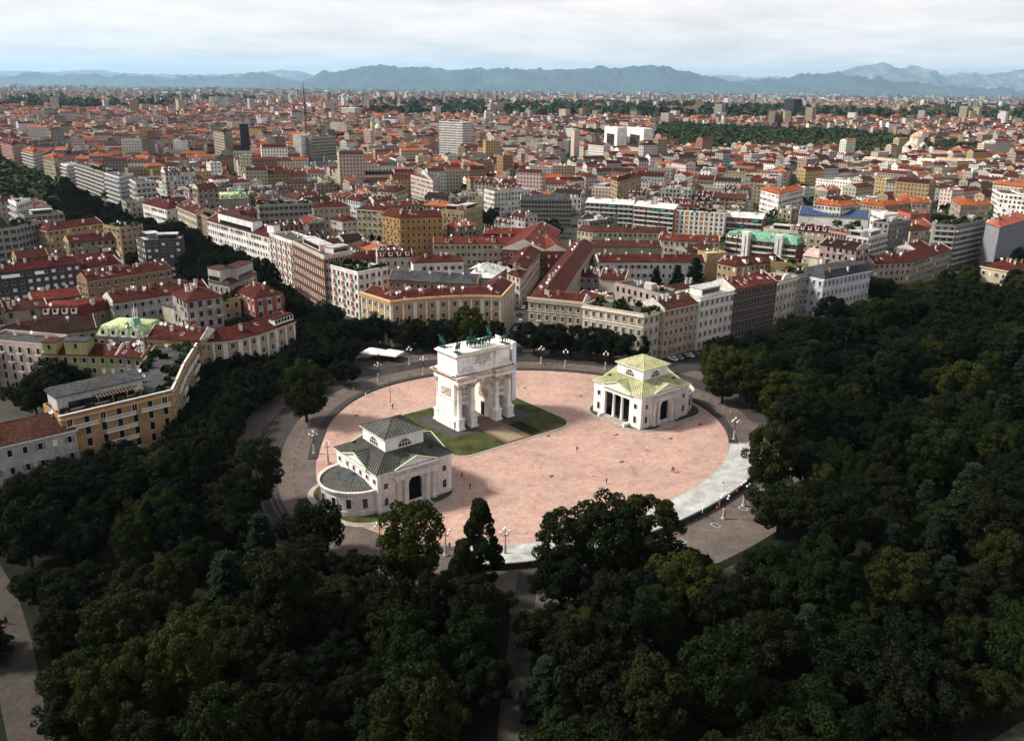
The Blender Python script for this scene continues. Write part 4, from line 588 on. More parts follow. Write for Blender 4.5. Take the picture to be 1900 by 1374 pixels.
for s in (-1, 1):                                                        # long reliefs on the ends and inside the vault
    relief('relief_panel', 0, 11.2, 5.4, 2.8, s * 10.6, 'x-' if s < 0 else 'x+', arch, M['marble_stain'], seed=s * 7)
    relief('passage_relief', 0, 7.6, 5.0, 3.0, s * 3.65, 'x-' if s > 0 else 'x+', arch, M['marble_stain'], seed=s * 9)
    sbox('moulding', (s * 10.7, 0, 9.1, 0.3, 2 * D2 + 0.5, 0.35), M['marble'], arch)
    d = empty('passage_door', (0, 0, 0)); bpy.data.objects.remove(d)
    b = MB(); b.box(s * 3.63, 0, 0.1, 0.12, 2.0, 4.2); o = b.obj('door', M['dark'], arch)
    b = MB()
    for q in (-1, 1): b.box(s * 3.58, q * 1.2, 0, 0.3, 0.4, 4.6)
    b.box(s * 3.58, 0, 4.6, 0.3, 2.8, 0.4); b.obj('door_frame', M['marble'], o)
colprof = [(0.86, 4.0), (0.95, 4.1), (0.95, 4.35), (0.80, 4.45), (0.84, 4.6), (0.72, 4.75), (0.70, 8.0), (0.62, 12.6), (0.68, 12.7), (0.66, 12.95), (0.74, 13.3), (0.92, 13.9), (1.0, 14.2), (1.0, 14.35)]
cm = MB(); cm.lathe(colprof[:9], 20); cme = cm.mesh('column', [M['marble']], True)
km = MB()
km.lathe(colprof[8:], 12)
for k in range(8):
    a = 2 * math.pi * k / 8
    for z, rr in ((13.0, 0.72), (13.5, 0.84)): km.tube((rr * math.cos(a), rr * math.sin(a), z), ((rr + .22) * math.cos(a), (rr + .22) * math.sin(a), z + 0.45), 0.16, 0.07, 5)
km.box(0, 0, 14.3, 2.0, 2.0, 0.3); kme = km.mesh('capital', [M['marble_stain']])
pm = MB(); pm.box(0, 0, 0, 2.7, 2.7, 0.55); pm.box(0, 0, 0.55, 2.2, 2.2, 2.9); pm.box(0, 0, 3.45, 2.65, 2.65, 0.35); pm.box(0, 0, 3.8, 2.0, 2.0, 0.2); pme = pm.mesh('pedestal', [M['marble']])
for sy in (-1, 1):
    for x in (-9.6, -4.75, 4.75, 9.6):
        inst('pedestal', pme, arch, (x, sy * 5.65, 0)); inst('column', cme, arch, (x, sy * 5.65, 0)); inst('capital', kme, arch, (x, sy * 5.65, 0))
        sbox('pilaster', (x, sy * 4.42, 3.8, 1.5, 0.26, 10.7), M['marble'], arch)
        sbox('pilaster_base', (x, sy * 4.5, 0, 1.9, 0.45, 3.8), M['marble'], arch)
# entablature: wraps the body, breaks forward over the column pairs
def entab(name, z0, h, g, m, mid=0.0):
    b = MB(); b.box(0, 0, z0, 21.3 + 2 * g, 2 * (D2 + 0.9 + g) - mid, h)
    for sx in (-1, 1):
        for sy in (-1, 1): b.box(sx * 7.2, sy * (5.25 + g / 2 + 0.05), z0, 7.0 + 2 * g - 0.02, 2.6 + g, h)
    return b.obj(name, m, arch)
entab('architrave', 14.6, 0.9, 0.0, M['marble']); 
b = entab('frieze', 15.503, 0.95, -0.10, M['marble_stain']); entab('cornice', 16.456, 0.35, 0.45, M['marble']); entab('cornice_top', 16.81, 0.3, 0.95, M['marble_stain'])
for i in range(34):
    b = MB(); b.box(-11.5 + 23 * i / 33, -6.78, 16.1, 0.32, 0.5, 0.34) if abs(-11.5 + 23 * i / 33) > 3.6 else b.box(-11.5 + 23 * i / 33, -5.4, 16.1, 0.32, 0.5, 0.34); b.obj('dentil', M['marble'], arch)
b = MB(); b.box(0, 0, 17.11, 21.6, 11.0, 0.9); b.box(0, 0, 18.01, 20.6, 9.6, 0.5); b.obj('attic_base', M['marble'], arch)
b = MB(); b.box(0, 0, 18.5, 20.2, 9.0, 4.2)
for sx in (-1, 1): b.box(sx * 7.3, 0, 17.9, 5.5, 10.4, 4.8)
b.obj('attic', M['marble'], arch)
b = MB(); b.box(0, 0, 22.7, 21.0, 10.9, 0.4); b.obj('attic_cornice', M['marble_stain'], arch)
b = MB(); b.box(0, 0, 23.1, 21.7, 11.6, 0.35); b.obj('attic_cornice_top', M['marble'], arch)
b = MB(); b.box(0, 0, 23.453, 20.6, 10.4, 0.5); b.obj('roof_deck', M['marble'], arch)
for i in range(9): sbox('roof_seam', (-8.8 + 2.2 * i, 0, 23.955, 0.12, 9.8, 0.06), M['marble_stain'], arch)
for sy in (-1, 1):
    relief('gable_figure_relief', -7.3, 19.2, 4.6, 1.9, sy * 5.2, 'y-' if sy < 0 else 'y+', arch, M['marble'], seed=3 + sy, amp=0.7)
    relief('gable_figure_relief', 7.3, 19.2, 4.6, 1.9, sy * 5.2, 'y-' if sy < 0 else 'y+', arch, M['marble'], seed=8 + sy, amp=0.7)
    relief('green_staining', -2.5, 23.75, 15, 0.5, sy * 5.4, 'y-' if sy < 0 else 'y+', arch, M['coppertrim'], seed=4, amp=0.2)
b = MB(); b.box(0, -4.56, 18.8, 8.6, 0.12, 3.5); b.obj('inscription_panel', M['marble'], arch)
lines = ["ALLE SPERANZE DEL REGNO ITALICO", "AUSPICE NAPOLEONE I", "I MILANESI DEDICARONO L'ANNO MDCCCVII", "E FRANCATI DA SERVITU", "FELICEMENTE RESTITUIRONO", "MDCCCLIX"]
for i, tx in enumerate(lines):
    cu = bpy.data.curves.new('inscription', 'FONT'); cu.body = tx; cu.size = 0.52; cu.align_x = 'CENTER'; cu.extrude = 0.02; cu.materials.append(M['bronze'])
    tmp = bpy.data.objects.new('tmp', cu); COL.objects.link(tmp); me = bpy.data.meshes.new_from_object(tmp.evaluated_get(bpy.context.evaluated_depsgraph_get())); bpy.data.objects.remove(tmp); o = bpy.data.objects.new('inscription', me); link(o, arch); o.location = (0, -4.65, 21.75 - 0.54 * i); o.rotation_euler = (R(90), 0, 0); o.scale = (min(1.0, 8.2 / (0.36 * len(tx))) if len(tx) > 20 else 1, 1, 1)
# white sheeting on the far end of the arch
sc = empty('scaffold_sheeting', (*W(AU + 12.6, AV + 1.2), lz + 0.05), TH, 'smooth white scaffold sheeting standing against the right end of the arch', 'scaffold')
sbox('sheet', (0.4, -0.5, 4.6, 0.12, 11.0, 19.2), M['white'], sc); sbox('sheet', (-0.35, -6.0, 4.6, 1.5, 0.1, 19.2), mat('pale_blue_sheet', (0.62, 0.68, 0.78), var=0.06), sc)
for k in range(5): b = MB(); b.tube((0.25, -5.6 + 2.6 * k, 0), (0.25, -5.6 + 2.6 * k, 23.9), 0.06, 0.06); b.obj('scaffold_pole', M['rail'], sc)
# ------------------------------------------------------------------ toll-gate pavilions (local x out of the plaza when s = 1)
def pavilion(u, v, s, label, roofm, wallm, whitem):
    x0, y0 = W(u, v); z0 = 0.30
    e = empty('gate_pavilion', (x0, y0, z0), TH, label, 'pavilion')
    X = lambda x: x * s
    HX, HY, H = 10.9, 10.4, 10.3
    seamm = M['seam_dark'] if roofm is M['leadroof'] else M['seam_olive']; hipm = M['seam_dark'] if roofm is M['leadroof'] else M['coppertrim']
    # walls as separate faces so that the openings are real
    def xwall(name, x, th, ops, m):      # wall in the y direction at local x (faces +-x): build in x then rotate
        b = MB(); arch_slab(b, -HY, HY, -th / 2, th / 2, 0, H, ops)
        b.v = [(X(x) + vy, vx, vz) for (vx, vy, vz) in b.v]; return b.obj(name, m, e)
    def ywall(name, y, th, ops, m):
        b = MB(); arch_slab(b, -HX + 0.9, HX - 0.9, -th / 2, th / 2, 0, H, ops)
        b.v = [(vx, y + vy, vz) for (vx, vy, vz) in b.v]; return b.obj(name, m, e)
    ywall('wall', -HY + 0.45, 0.9, [(0, 2.05, 5.4)], wallm); ywall('wall', HY - 0.45, 0.9, [(0, 2.05, 5.4)], wallm)
    b = MB()                                                              # portico side: three tall bays between antae
    for a, c in ((-HY, -5.4), (5.4, HY)): b.box(X(-HX + 0.45), (a + c) / 2, 0, 0.9, c - a, H)
    b.box(X(-HX + 0.45), 0, 8.4, 0.9, 10.8, H - 8.4); b.obj('wall', whitem, e)
    b = MB(); b.box(X(-HX + 3.2), 0, 0, 0.3, 10.8, 8.5); b.obj('portico_back', M['dark'], e)
    for y in (-3.2, -0.0, 3.2):
        if y == 0: continue
    cp = MB(); cp.lathe([(0.62, 0.6), (0.62, 0.85), (0.52, 1.0), (0.5, 3.5), (0.42, 7.7), (0.58, 8.0), (0.6, 8.4)], 16); cpm = cp.mesh('column', [whitem], True)
    for y in (-1.8, 1.8): inst('column', cpm, e, (X(-HX + 0.6), y, 0))
    b = MB()
    for k in range(4): b.box(X(-HX - 1.6 + 0.5 * k), 0, 0, 3.2 - k * 0.8, 10.2, 0.16 * (k + 1))
    b.obj('portico_steps', M['stone'], e)
    for q in (-1, 1): sbox('stair_cheek', (X(-HX - 1.2), q * 5.5, 0, 2.6, 0.9, 1.0), whitem, e)
    xwall('wall', HX - 0.45, 0.9, [], whitem)
    sbox('plinth', (0, 0, 0.0, 2 * HX + 0.24, 2 * HY + 0.24, 1.1) if False else (0, -HY - 0.06 + 0.1, 0, 2 * HX + 0.2, 0.3, 1.0), wallm, e)
    # entrance fronts: four half columns, entablature, pediment
    hc = MB(); hc.lathe([(0.58, 0.9), (0.52, 1.1), (0.5, 4), (0.43, 7.2), (0.55, 7.4), (0.58, 7.7)], 14); hcm = hc.mesh('half_column', [wallm], True)
    for q in (-1, 1):
        for x in (-5.2, -3.2, 3.2, 5.2):
            inst('half_column', hcm, e, (x, q * (HY + 0.25), 0)); sbox('column_base', (x, q * (HY + 0.3), 0, 1.4, 1.1, 0.9), wallm, e)
        sbox('entablature', (0, q * (HY + 0.35), 7.7, 12.4, 1.3, 0.9), wallm, e); sbox('entablature_cornice', (0, q * (HY + 0.4), 8.603, 13.0, 1.6, 0.3), wallm, e)
        sbox('entrance', (0, q * (HY - 1.1), 0, 4.4, 0.2, 7.5), M['dark'], e)
    # cornice round the eaves
    b = MB(); b.box(0, 0, H, 2 * HX + 1.0, 2 * HY + 1.0, 0.3); b.obj('cornice', whitem, e)
    # windows: square above, arched below, on every corner bay
    def win(name, x, y, z, w, h, face, archd=False):
        b = MB(); n = 8
        prof = [(-w / 2, 0), (w / 2, 0), (w / 2, h)] + ([(w / 2 * math.cos(math.pi * i / n), h + w / 2 * math.sin(math.pi * i / n)) for i in range(1, n)] if archd else []) + [(-w / 2, h)]
        def put(a, d, zz): return (x + a, y + d, z + zz) if face[0] == 'y' else (x + d, y + a, z + zz)
        sg = 1 if face[1] == '+' else -1; k = len(prof)
        vv = [put(a, 0, c) for a, c in prof] + [put(a, sg * 0.03, c) for a, c in prof]
        b.add(vv, [tuple(range(k, 2 * k))] + [(i, (i + 1) % k, k + (i + 1) % k, k + i) for i in range(k)]); o = b.obj(name, M['glass'], e)
        b = MB(); f2 = [(a * (1 + 0.3 / w), c * 1.0 + (0.15 if c > h / 2 else -0.1)) for a, c in prof]
        vv = [put(a, sg * 0.02, c) for a, c in prof] + [put(a, sg * 0.14, c) for a, c in prof] + [put(a, sg * 0.14, c) for a, c in f2] + [put(a, sg * 0.0, c) for a, c in f2]
        b.add(vv, [(j * k + i, j * k + (i + 1) % k, (j + 1) * k + (i + 1) % k, (j + 1) * k + i) for j in range(3) for i in range(k)]); b.obj('window_frame', wallm, o); return o
    for q, fc in ((-1, 'y-'), (1, 'y+')):
        for x in (-8.6, 8.6): win('window', x, q * (HY + 0.0), 6.2, 1.1, 1.5, fc); win('window', x, q * (HY + 0.0), 1.6, 1.1, 1.7, fc, True)
    fs = '-' if s > 0 else '+'; fo = '+' if s > 0 else '-'
    for y in (-8.0, 8.0): win('window', X(-HX), y, 6.2, 1.1, 1.5, 'x' + fs); win('window', X(-HX), y, 1.6, 1.1, 1.7, 'x' + fs, True)
    for y in (-9, -5.5, -2.2, 1.2, 4.6, 8.6): win('window', X(HX), y, 7.6, 0.9, 1.2, 'x' + fo)
    # roof: hipped skirt up to the drum, cross gables with pediments
    EH, DZ, DR = H + 0.3, 13.4, 5.6
    b = MB(); ex, ey = HX + 0.55, HY + 0.55
    b.add([(-ex, -ey, EH), (ex, -ey, EH), (ex, ey, EH), (-ex, ey, EH), (-DR, -DR, DZ), (DR, -DR, DZ), (DR, DR, DZ), (-DR, DR, DZ)], [(0, 1, 5, 4), (1, 2, 6, 5), (2, 3, 7, 6), (3, 0, 4, 7)])
    rf = b.obj('roof', roofm, e)
    def seams(p0, p1, q0, q1, step, name='roof_seam'):                   # standing seams from eave line p0-p1 to ridge line q0-q1
        p0, p1, q0, q1 = map(Vector, (p0, p1, q0, q1)); n = max(2, int((p1 - p0).length / step)); mb = MB()
        for i in range(n + 1): t = i / n; mb.tube(p0.lerp(p1, t) + Vector((0, 0, .05)), q0.lerp(q1, t) + Vector((0, 0, .05)), 0.11, 0.09, 4)
        tag(mb.obj(name, seamm, rf), kind='stuff')
    c8 = [Vector(b.v[i]) for i in range(8)]
    for i in range(4): seams(c8[i], c8[(i + 1) % 4], c8[4 + i], c8[4 + (i + 1) % 4], 0.95)
    for i in range(4): mb = MB(); mb.tube(c8[i], c8[4 + i], 0.13, 0.13, 5); mb.obj('hip_flashing', hipm, rf)
    for ax in range(4):                                                   # cross gables
        ang = ax * math.pi / 2; ca, sa = round(math.cos(ang)), round(math.sin(ang)); half = HY if ax in (0, 2) else HX
        front = (HX if ax in (0, 2) else HY) + 0.75; wdt = 6.3; gh = 2.3
        def pt(a, c, z): return (ca * a - sa * c, sa * a + ca * c, z)
        b = MB(); b.add([pt(front, -wdt, EH + .02), pt(front, wdt, EH + .02), pt(front, 0, EH + gh), pt(DR, 0, EH + gh + 0.05), pt(front - 0.0, -wdt, EH - .3), pt(front, wdt, EH - .3)], [(0, 2, 3), (2, 1, 3), (0, 3, 3 - 0), (0, 1, 2), (4, 5, 1, 0)][:2] )
        b.obj('gable_roof', roofm, rf)
        b = MB(); b.add([pt(front - 0.35, -wdt + .5, EH), pt(front - 0.35, wdt - .5, EH), pt(front - 0.35, 0, EH + gh - .2), pt(front - 1.2, -wdt + .5, EH), pt(front - 1.2, wdt - .5, EH), pt(front - 1.2, 0, EH + gh - .2)], [(0, 1, 2), (0, 3, 4, 1), (1, 4, 5, 2), (2, 5, 3, 0)]); b.obj('pediment', whitem, e)
        for q in (-1, 1):
            b = MB(); b.tube(pt(front - 0.1, q * wdt, EH + 0.05), pt(front - 0.1, 0, EH + gh), 0.22, 0.22, 4); b.obj('raking_cornice', M['coppertrim'], e)
            seams(pt(front, q * wdt, EH + .02), pt(front, q * 0.3, EH + gh - .1), pt(DR + 3.0, q * 3.6, EH + 1.2), pt(DR, q * 0.1, EH + gh), 0.95)
        sbox('pediment_bed', (*pt(front - 0.7, 0, 0)[:2], EH - 0.5, 1.5 if ax in (0, 2) else 2 * wdt, 2 * wdt if ax in (0, 2) else 1.5, 0.48), whitem, e)
    b = MB(); b.box(0, 0, DZ - 1.2, 2 * DR, 2 * DR, 4.6); b.obj('drum', whitem, e)
    for q, fc in ((-1, 'y-'), (1, 'y+')): win('lunette_window', 0, q * (DR + 0.0), DZ + 0.5, 3.6, 0.05, fc, True)
    for q, fc in ((-1, 'x-'), (1, 'x+')): win('lunette_window', q * (DR + 0.0), 0, DZ + 0.5, 3.6, 0.05, fc, True)
    for q in (-1, 1):
        for k in (-1, 0, 1):
            sbox('lunette_bar', (k * 0.85, q * (DR + 0.06), DZ + 0.5, 0.1, 0.1, 1.6), M['white'], e); sbox('lunette_bar', (q * (DR + 0.06), k * 0.85, DZ + 0.5, 0.1, 0.1, 1.6), M['white'], e)
        sbox('lunette_bar', (0, q * (DR + 0.062), DZ + 1.3, 3.2, 0.1, 0.1), M['white'], e); sbox('lunette_bar', (q * (DR + 0.062), 0, DZ + 1.3, 0.1, 3.2, 0.1), M['white'], e)
    tz = DZ + 3.4; ov = DR + 0.6
    b = MB(); b.box(0, 0, tz, 2 * ov, 2 * ov, 0.22); b.obj('drum_cornice', whitem, e)
    b = MB(); b.add([(-ov, -ov, tz + .22), (ov, -ov, tz + .22), (ov, ov, tz + .22), (-ov, ov, tz + .22), (0, 0, tz + 3.0)], [(0, 1, 4), (1, 2, 4), (2, 3, 4), (3, 0, 4)]); rf = b.obj('drum_roof', roofm, e)
    q4 = [Vector(p) for p in b.v]
    for i in range(4):
        mb = MB(); p, q = q4[i], q4[(i + 1) % 4]; n = 12
        for k in range(1, n):
            t = k / n; h = min(t, 1 - t) * 2; base = p.lerp(q, t); mid = (p + q) / 2; top = base + (q4[4] - mid) * h; mb.tube(base + Vector((0, 0, .03)), top + Vector((0, 0, .05)), 0.11, 0.09, 4)
        tag(mb.obj('roof_seam', seamm, rf), kind='stuff')
        mb = MB(); mb.tube(q4[i], q4[4], 0.12, 0.12, 5); mb.obj('hip_flashing', hipm, rf)
    for (x, y) in ((6.5, -7.5), (-7.5, 6.8), (7.4, 6.6)): sbox('roof_hatch', (x, y, EH + 1.1, 0.9, 0.7, 1.1), M['black'], e)
    # low semicircular apse
    ar, ah, cx = 9.4, 6.4, HX
    a0, a1 = (-math.pi / 2, math.pi / 2) if s > 0 else (math.pi / 2, 3 * math.pi / 2)
    b = MB(); b.lathe([(ar, 0), (ar, 1.2), (ar - .15, 1.25), (ar - .15, ah - .9), (ar + .25, ah - .7), (ar + .45, ah), (ar - .3, ah), (ar - .3, ah - .6)], 36, (X(cx), 0, 0), 0, a0, a1); b.obj('apse_wall', wallm, e)
    b = MB(); b.lathe([(ar - .3, ah - .55), (4.3, ah + 0.5)], 36, (X(cx), 0, 0), 0, a0, a1); ap = b.obj('apse_roof', M['leadroof'] if roofm is M['leadroof'] else roofm, e)
    mb = MB()
    for i in range(1, 30): t = a0 + (a1 - a0) * i / 30; mb.tube((X(cx) + (ar - .3) * math.cos(t), (ar - .3) * math.sin(t), ah - .52), (X(cx) + 4.3 * math.cos(t), 4.3 * math.sin(t), ah + .53), 0.06, 0.05, 4)
    tag(mb.obj('apse_roof_seam', M['black'], ap), kind='stuff')
    b = MB(); b.lathe([(4.3, ah + .5), (2.2, ah + .62), (0.05, ah + .68)], 16, (X(cx), 0, 0), 0, a0, a1); gl = b.obj('skylight', mat('skylight_glass', (0.075, 0.09, 0.105), rough=0.25), e)
    for i in range(0, 9): t = a0 + (a1 - a0) * i / 8; mb = MB(); mb.tube((X(cx) + 4.3 * math.cos(t), 4.3 * math.sin(t), ah + .55), (X(cx), 0, ah + .73), 0.07, 0.05, 4); mb.obj('glazing_bar', M['black'], gl)
    for i in range(7):
        t = a0 + (a1 - a0) * (i + 0.7) / 7.4; w = MB(); w.box(0, 0, 0, 0.12, 1.25, 2.4); o = w.obj('apse_window', M['glass'], e); o.location = (X(cx) + (ar - .12) * math.cos(t), (ar - .12) * math.sin(t), 2.0); o.rotation_euler = (0, 0, t)
        w = MB()
        for q in (-1, 1): w.box(0.05, q * 0.72, -0.1, 0.16, 0.2, 2.6)
        w.box(0.05, 0, 2.5, 0.16, 1.6, 0.2); w.box(0.08, 0, -0.25, 0.25, 1.7, 0.15); w.obj('window_frame', wallm, o)
    # stone courses: thin recessed joints as proud bands
    for k in range(10):
        for q in (-1, 1): sbox('stone_course', (q * 8.5, -HY - 0.005, 0.9 + 0.85 * k, 4.7, 0.05, 0.07), M['marble_stain'], e)
    for k in range(5):
        b = MB(); b.lathe([(ar - .11, 1.9 + 0.8 * k), (ar - .11, 1.96 + 0.8 * k)], 36, (X(cx), 0, 0), 0, a0, a1, cap=False); b.obj('stone_course', M['marble_stain'], e)
    return e
for u in (-47.6, 44.0):
    sg = 1 if u > 0 else -1
    for k in range(3): 
        o = rrect(u - 13.0 - (6.5 if sg < 0 else 0) - 0.5 * (3 - k), u + 13.0 + (6.5 if sg > 0 else 0) + 0.5 * (3 - k), -24.2 - 0.5 * (3 - k), 3.0 + 0.5 * (3 - k), 8 + 0.5 * (3 - k), 8)
        sheet('island_kerb', o, 0.10 * (k + 1), M['stone'], thick=0.1)
    sheet('lawn', rrect(u - 13.0 - (6.5 if sg < 0 else 0), u + 13.0 + (6.5 if sg > 0 else 0), -24.2, 3.0, 8, 8), 0.304, M['lawn'])
    sheet('entrance_walk', rrect(u - 3.5, u + 3.5, -26.8, -20, 0.1, 1), 0.312, M['stone'])
pavilion(-47.6, -10.7, -1, 'nearer white gate pavilion with grey seamed roof and low round apse', M['leadroof'], M['pavwall'], M['pavwhite'])
pavilion(44.0, -11.6, 1, 'further white gate pavilion with yellow-green copper roof and columned portico', M['copperroof'], M['pavwall'], M['pavwhite'])
fp = empty('flagpole', (*W(-16.7, 43), 0.016), 0, 'thin dark pole standing on the plaza behind the nearer pavilion', 'pole')
b = MB(); b.tube((0, 0, 0), (0, 0, 9.5), 0.10, 0.06, 8); b.obj('shaft', M['black'], fp); b = MB(); b.lathe([(0.5, 0), (0.5, 0.3), (0.2, 0.45)], 10); b.obj('base', M['stone'], fp)
# ------------------------------------------------------------------ buildings
CAMXY = Vector((0.0, 0.0))
def offsets(P, depth):
    """mitred inner line of a polyline, and the outward normals"""
    n = len(P); seg = []
    for i in range(n - 1): d = (P[i + 1] - P[i]).normalized(); seg.append((d, Vector((d.y, -d.x))))
    nm = []
    for i in range(n):
        if i == 0: nm.append(seg[0][1].copy())
        elif i == n - 1: nm.append(seg[-1][1].copy())
        else:
            a, c = seg[i - 1][1], seg[i][1]; s = a + c; k = s.length_squared
            nm.append(s * (2 / k) if k > 0.5 else s)
    return seg, nm
WIN = {}
def window_mesh(kind, w, h):
    key = (kind, round(w, 2), round(h, 2))
    if key in WIN: return WIN[key]
    b = MB(); fr = {'plain': 0.07, 'surround': 0.22, 'shutter': 0.12, 'arched': 0.22, 'door': 0.14, 'glaz': 0.08, 'roller': 0.08, 'white': 0.1, 'orange': 0.22, 'red': 0.12}.get(kind, 0.1)
    n = 6; hh = h if kind != 'arched' else h - w / 2
    prof = [(-w / 2, 0), (w / 2, 0), (w / 2, hh)] + ([(w / 2 * math.cos(math.pi * i / n), hh + w / 2 * math.sin(math.pi * i / n)) for i in range(1, n)] if kind == 'arched' else []) + [(-w / 2, hh)]
    k = len(prof); pane = {'roller': 2, 'white': 2, 'orange': 4, 'red': 5}.get(kind, 1)
    b.add([(x, -0.03, z) for x, z in prof], [tuple(range(k))], pane)
    o = [(x + (fr if x > 0 else -fr) if abs(x) > 1e-6 else x, z + (fr if z > h * 0.5 else -fr * 0.6)) for x, z in prof]
    b.add([(x, -0.03, z) for x, z in prof] + [(x, -0.14, z) for x, z in prof] + [(x, -0.14, z) for x, z in o] + [(x, 0.02, z) for x, z in o], [(j * k + i, j * k + (i + 1) % k, (j + 1) * k + (i + 1) % k, (j + 1) * k + i) for j in range(3) for i in range(k)], 0)
    if kind in ('surround', 'glaz', 'arched'): b.box(0, -0.05, 0, 0.07, 0.05, hh, m=0)
    if kind in ('surround', 'plain', 'shutter'): b.box(0, -0.14, -fr * 0.6 - 0.12, w + 2 * fr + 0.2, 0.28, 0.12, m=0)
    if kind == 'surround': b.box(0, -0.16, hh + fr, w + 2 * fr + 0.3, 0.32, 0.16, m=0)
    if kind == 'shutter':
        for q in (-1, 1): b.box(q * (w / 2 + 0.12 + w * 0.24), -0.17, -0.02, w * 0.48, 0.06, h, m=3)
    WIN[key] = b.mesh('window', [M['frame'], M['glass'], M['roller'], M['shutter'], M['orange_panel'], M['red_panel']]); return WIN[key]
BAL = {}
def balcony_mesh(w, d=1.1, style='rail'):
    key = (round(w, 1), d, style)
    if key in BAL: return BAL[key]
    b = MB(); b.box(0, -d / 2, -0.16, w, d, 0.16, m=0)
    if style == 'solid':
        b.box(0, -d + 0.04, 0, w, 0.08, 0.95, m=0)
        for q in (-1, 1): b.box(q * (w / 2 - .04), -d / 2, 0, 0.08, d - 0.1, 0.95, m=0)
    elif style == 'balustrade':
        b.box(0, -d + .1, 0.85, w, 0.25, 0.14, m=0); b.box(0, -d + .1, 0, w, 0.25, 0.1, m=0)
        for i in range(max(2, int(w / 0.45))): b.box(-w / 2 + .2 + i * (w - .4) / max(1, int(w / 0.45) - 1), -d + .1, 0.1, 0.16, 0.16, 0.75, m=0)
    else:
        b.box(0, -d + .03, 0.88, w, 0.05, 0.06, m=1)
        for q in (-1, 1): b.box(q * (w / 2 - .03), -d / 2, 0.88, 0.05, d - .1, 0.06, m=1)
        for i in range(max(2, int(w / 0.6))): b.box(-w / 2 + .05 + i * (w - .1) / max(1, int(w / 0.6) - 1), -d + .03, 0, 0.05, 0.05, 0.88, m=1)
    BAL[key] = b.mesh('balcony', [M['trim'], M['black']]); return BAL[key]
def dish_mesh():
    b = MB(); b.tube((0, 0, -0.6), (0, 0, 1.0), 0.05, 0.05, 5); prof = [(0.02, 0.0), (0.3, 0.05), (0.62, 0.2)]; k = 12; v = []
    q = Matrix.Rotation(R(62), 3, 'X')
    for r, z in prof:
        for i in range(k): v.append(tuple(q @ Vector((r * math.cos(2 * math.pi * i / k), r * math.sin(2 * math.pi * i / k), z)) + Vector((0, -0.1, 1.1))))
    b.add(v, [(j * k + i, j * k + (i + 1) % k, (j + 1) * k + (i + 1) % k, (j + 1) * k + i) for j in range(2) for i in range(k)] + [tuple(range(k))]); return b.mesh('satellite_dish', [M['dish']])
DISH = dish_mesh()
b = MB(); b.box(0, 0, -1.2, 0.9, 0.7, 2.6); b.box(0, 0, 1.4, 1.1, 0.9, 0.15); b.box(-.2, 0, 1.55, 0.25, 0.25, 0.3, m=1); b.box(.2, 0, 1.55, 0.25, 0.25, 0.3, m=1); CHIM = b.mesh('chimney', [M['trim'], M['brickpath']])
b = MB(); b.box(0, 0, -0.05, 1.1, 1.5, 0.16, m=0); b.box(0, 0, 0.11, 0.9, 1.3, 0.03, m=1); SKYL = b.mesh('skylight', [M['white'], M['glass']])
b = MB(); b.box(0, 0, -0.8, 1.9, 2.6, 2.4, m=0); b.add([(-1.15, -1.5, 1.6), (1.15, -1.5, 1.6), (1.15, 1.3, 1.6), (-1.15, 1.3, 1.6), (0, -1.5, 2.3), (0, 1.3, 2.3)], [(0, 1, 4), (1, 2, 5, 4), (2, 3, 5), (3, 0, 4, 5), (0, 3, 2, 1)], 1); b.box(0, -1.32, 0.0, 1.1, 0.06, 1.3, m=2); DORM = b.mesh('dormer', [M['white'], M['roof'], M['glass']])
def bush_mesh(seed, n=90):
    rnd = random.Random(seed); b = MB()
    for i in range(n):
        p = Vector((rnd.uniform(-1, 1), rnd.uniform(-1, 1), rnd.uniform(0, 1))); p = Vector((p.x * 1.1, p.y * 0.7, 0.15 + p.z * (1.2 - abs(p.x) * 0.5)))
        a = Vector((rnd.gauss(0, 1), rnd.gauss(0, 1), rnd.gauss(0, 1))).normalized() * 0.3; c = a.orthogonal().normalized() * 0.3
        b.add([tuple(p - a - c), tuple(p + a - c), tuple(p + a + c), tuple(p - a + c)], [(0, 1, 2, 3)])
    return b.mesh('roof_bush', [M['hedge']])
BUSH = [bush_mesh(i) for i in range(3)]
SOLAR = mat('solar_glass', (.035, .075, .17), rough=.25, var=.25, scale=.4)
OCC = set(); FOOT = set(); CELL = 4.0
def occ_poly(pts, grow=0.0):
    xs = [p[0] for p in pts]; ys = [p[1] for p in pts]; n = len(pts); out = []
    for i in range(int((min(xs) - grow) // CELL), int((max(xs) + grow) // CELL) + 1):
        for j in range(int((min(ys) - grow) // CELL), int((max(ys) + grow) // CELL) + 1):
            x, y = (i + .5) * CELL, (j + .5) * CELL; ins = False
            for k in range(n):
                (x1, y1), (x2, y2) = pts[k], pts[(k + 1) % n]
                if (y1 > y) != (y2 > y) and x < (x2 - x1) * (y - y1) / (y2 - y1) + x1: ins = not ins
            if ins: out.append((i, j))
    return out
ROOFH = {'gable': 0.21, 'hip': 0.21}
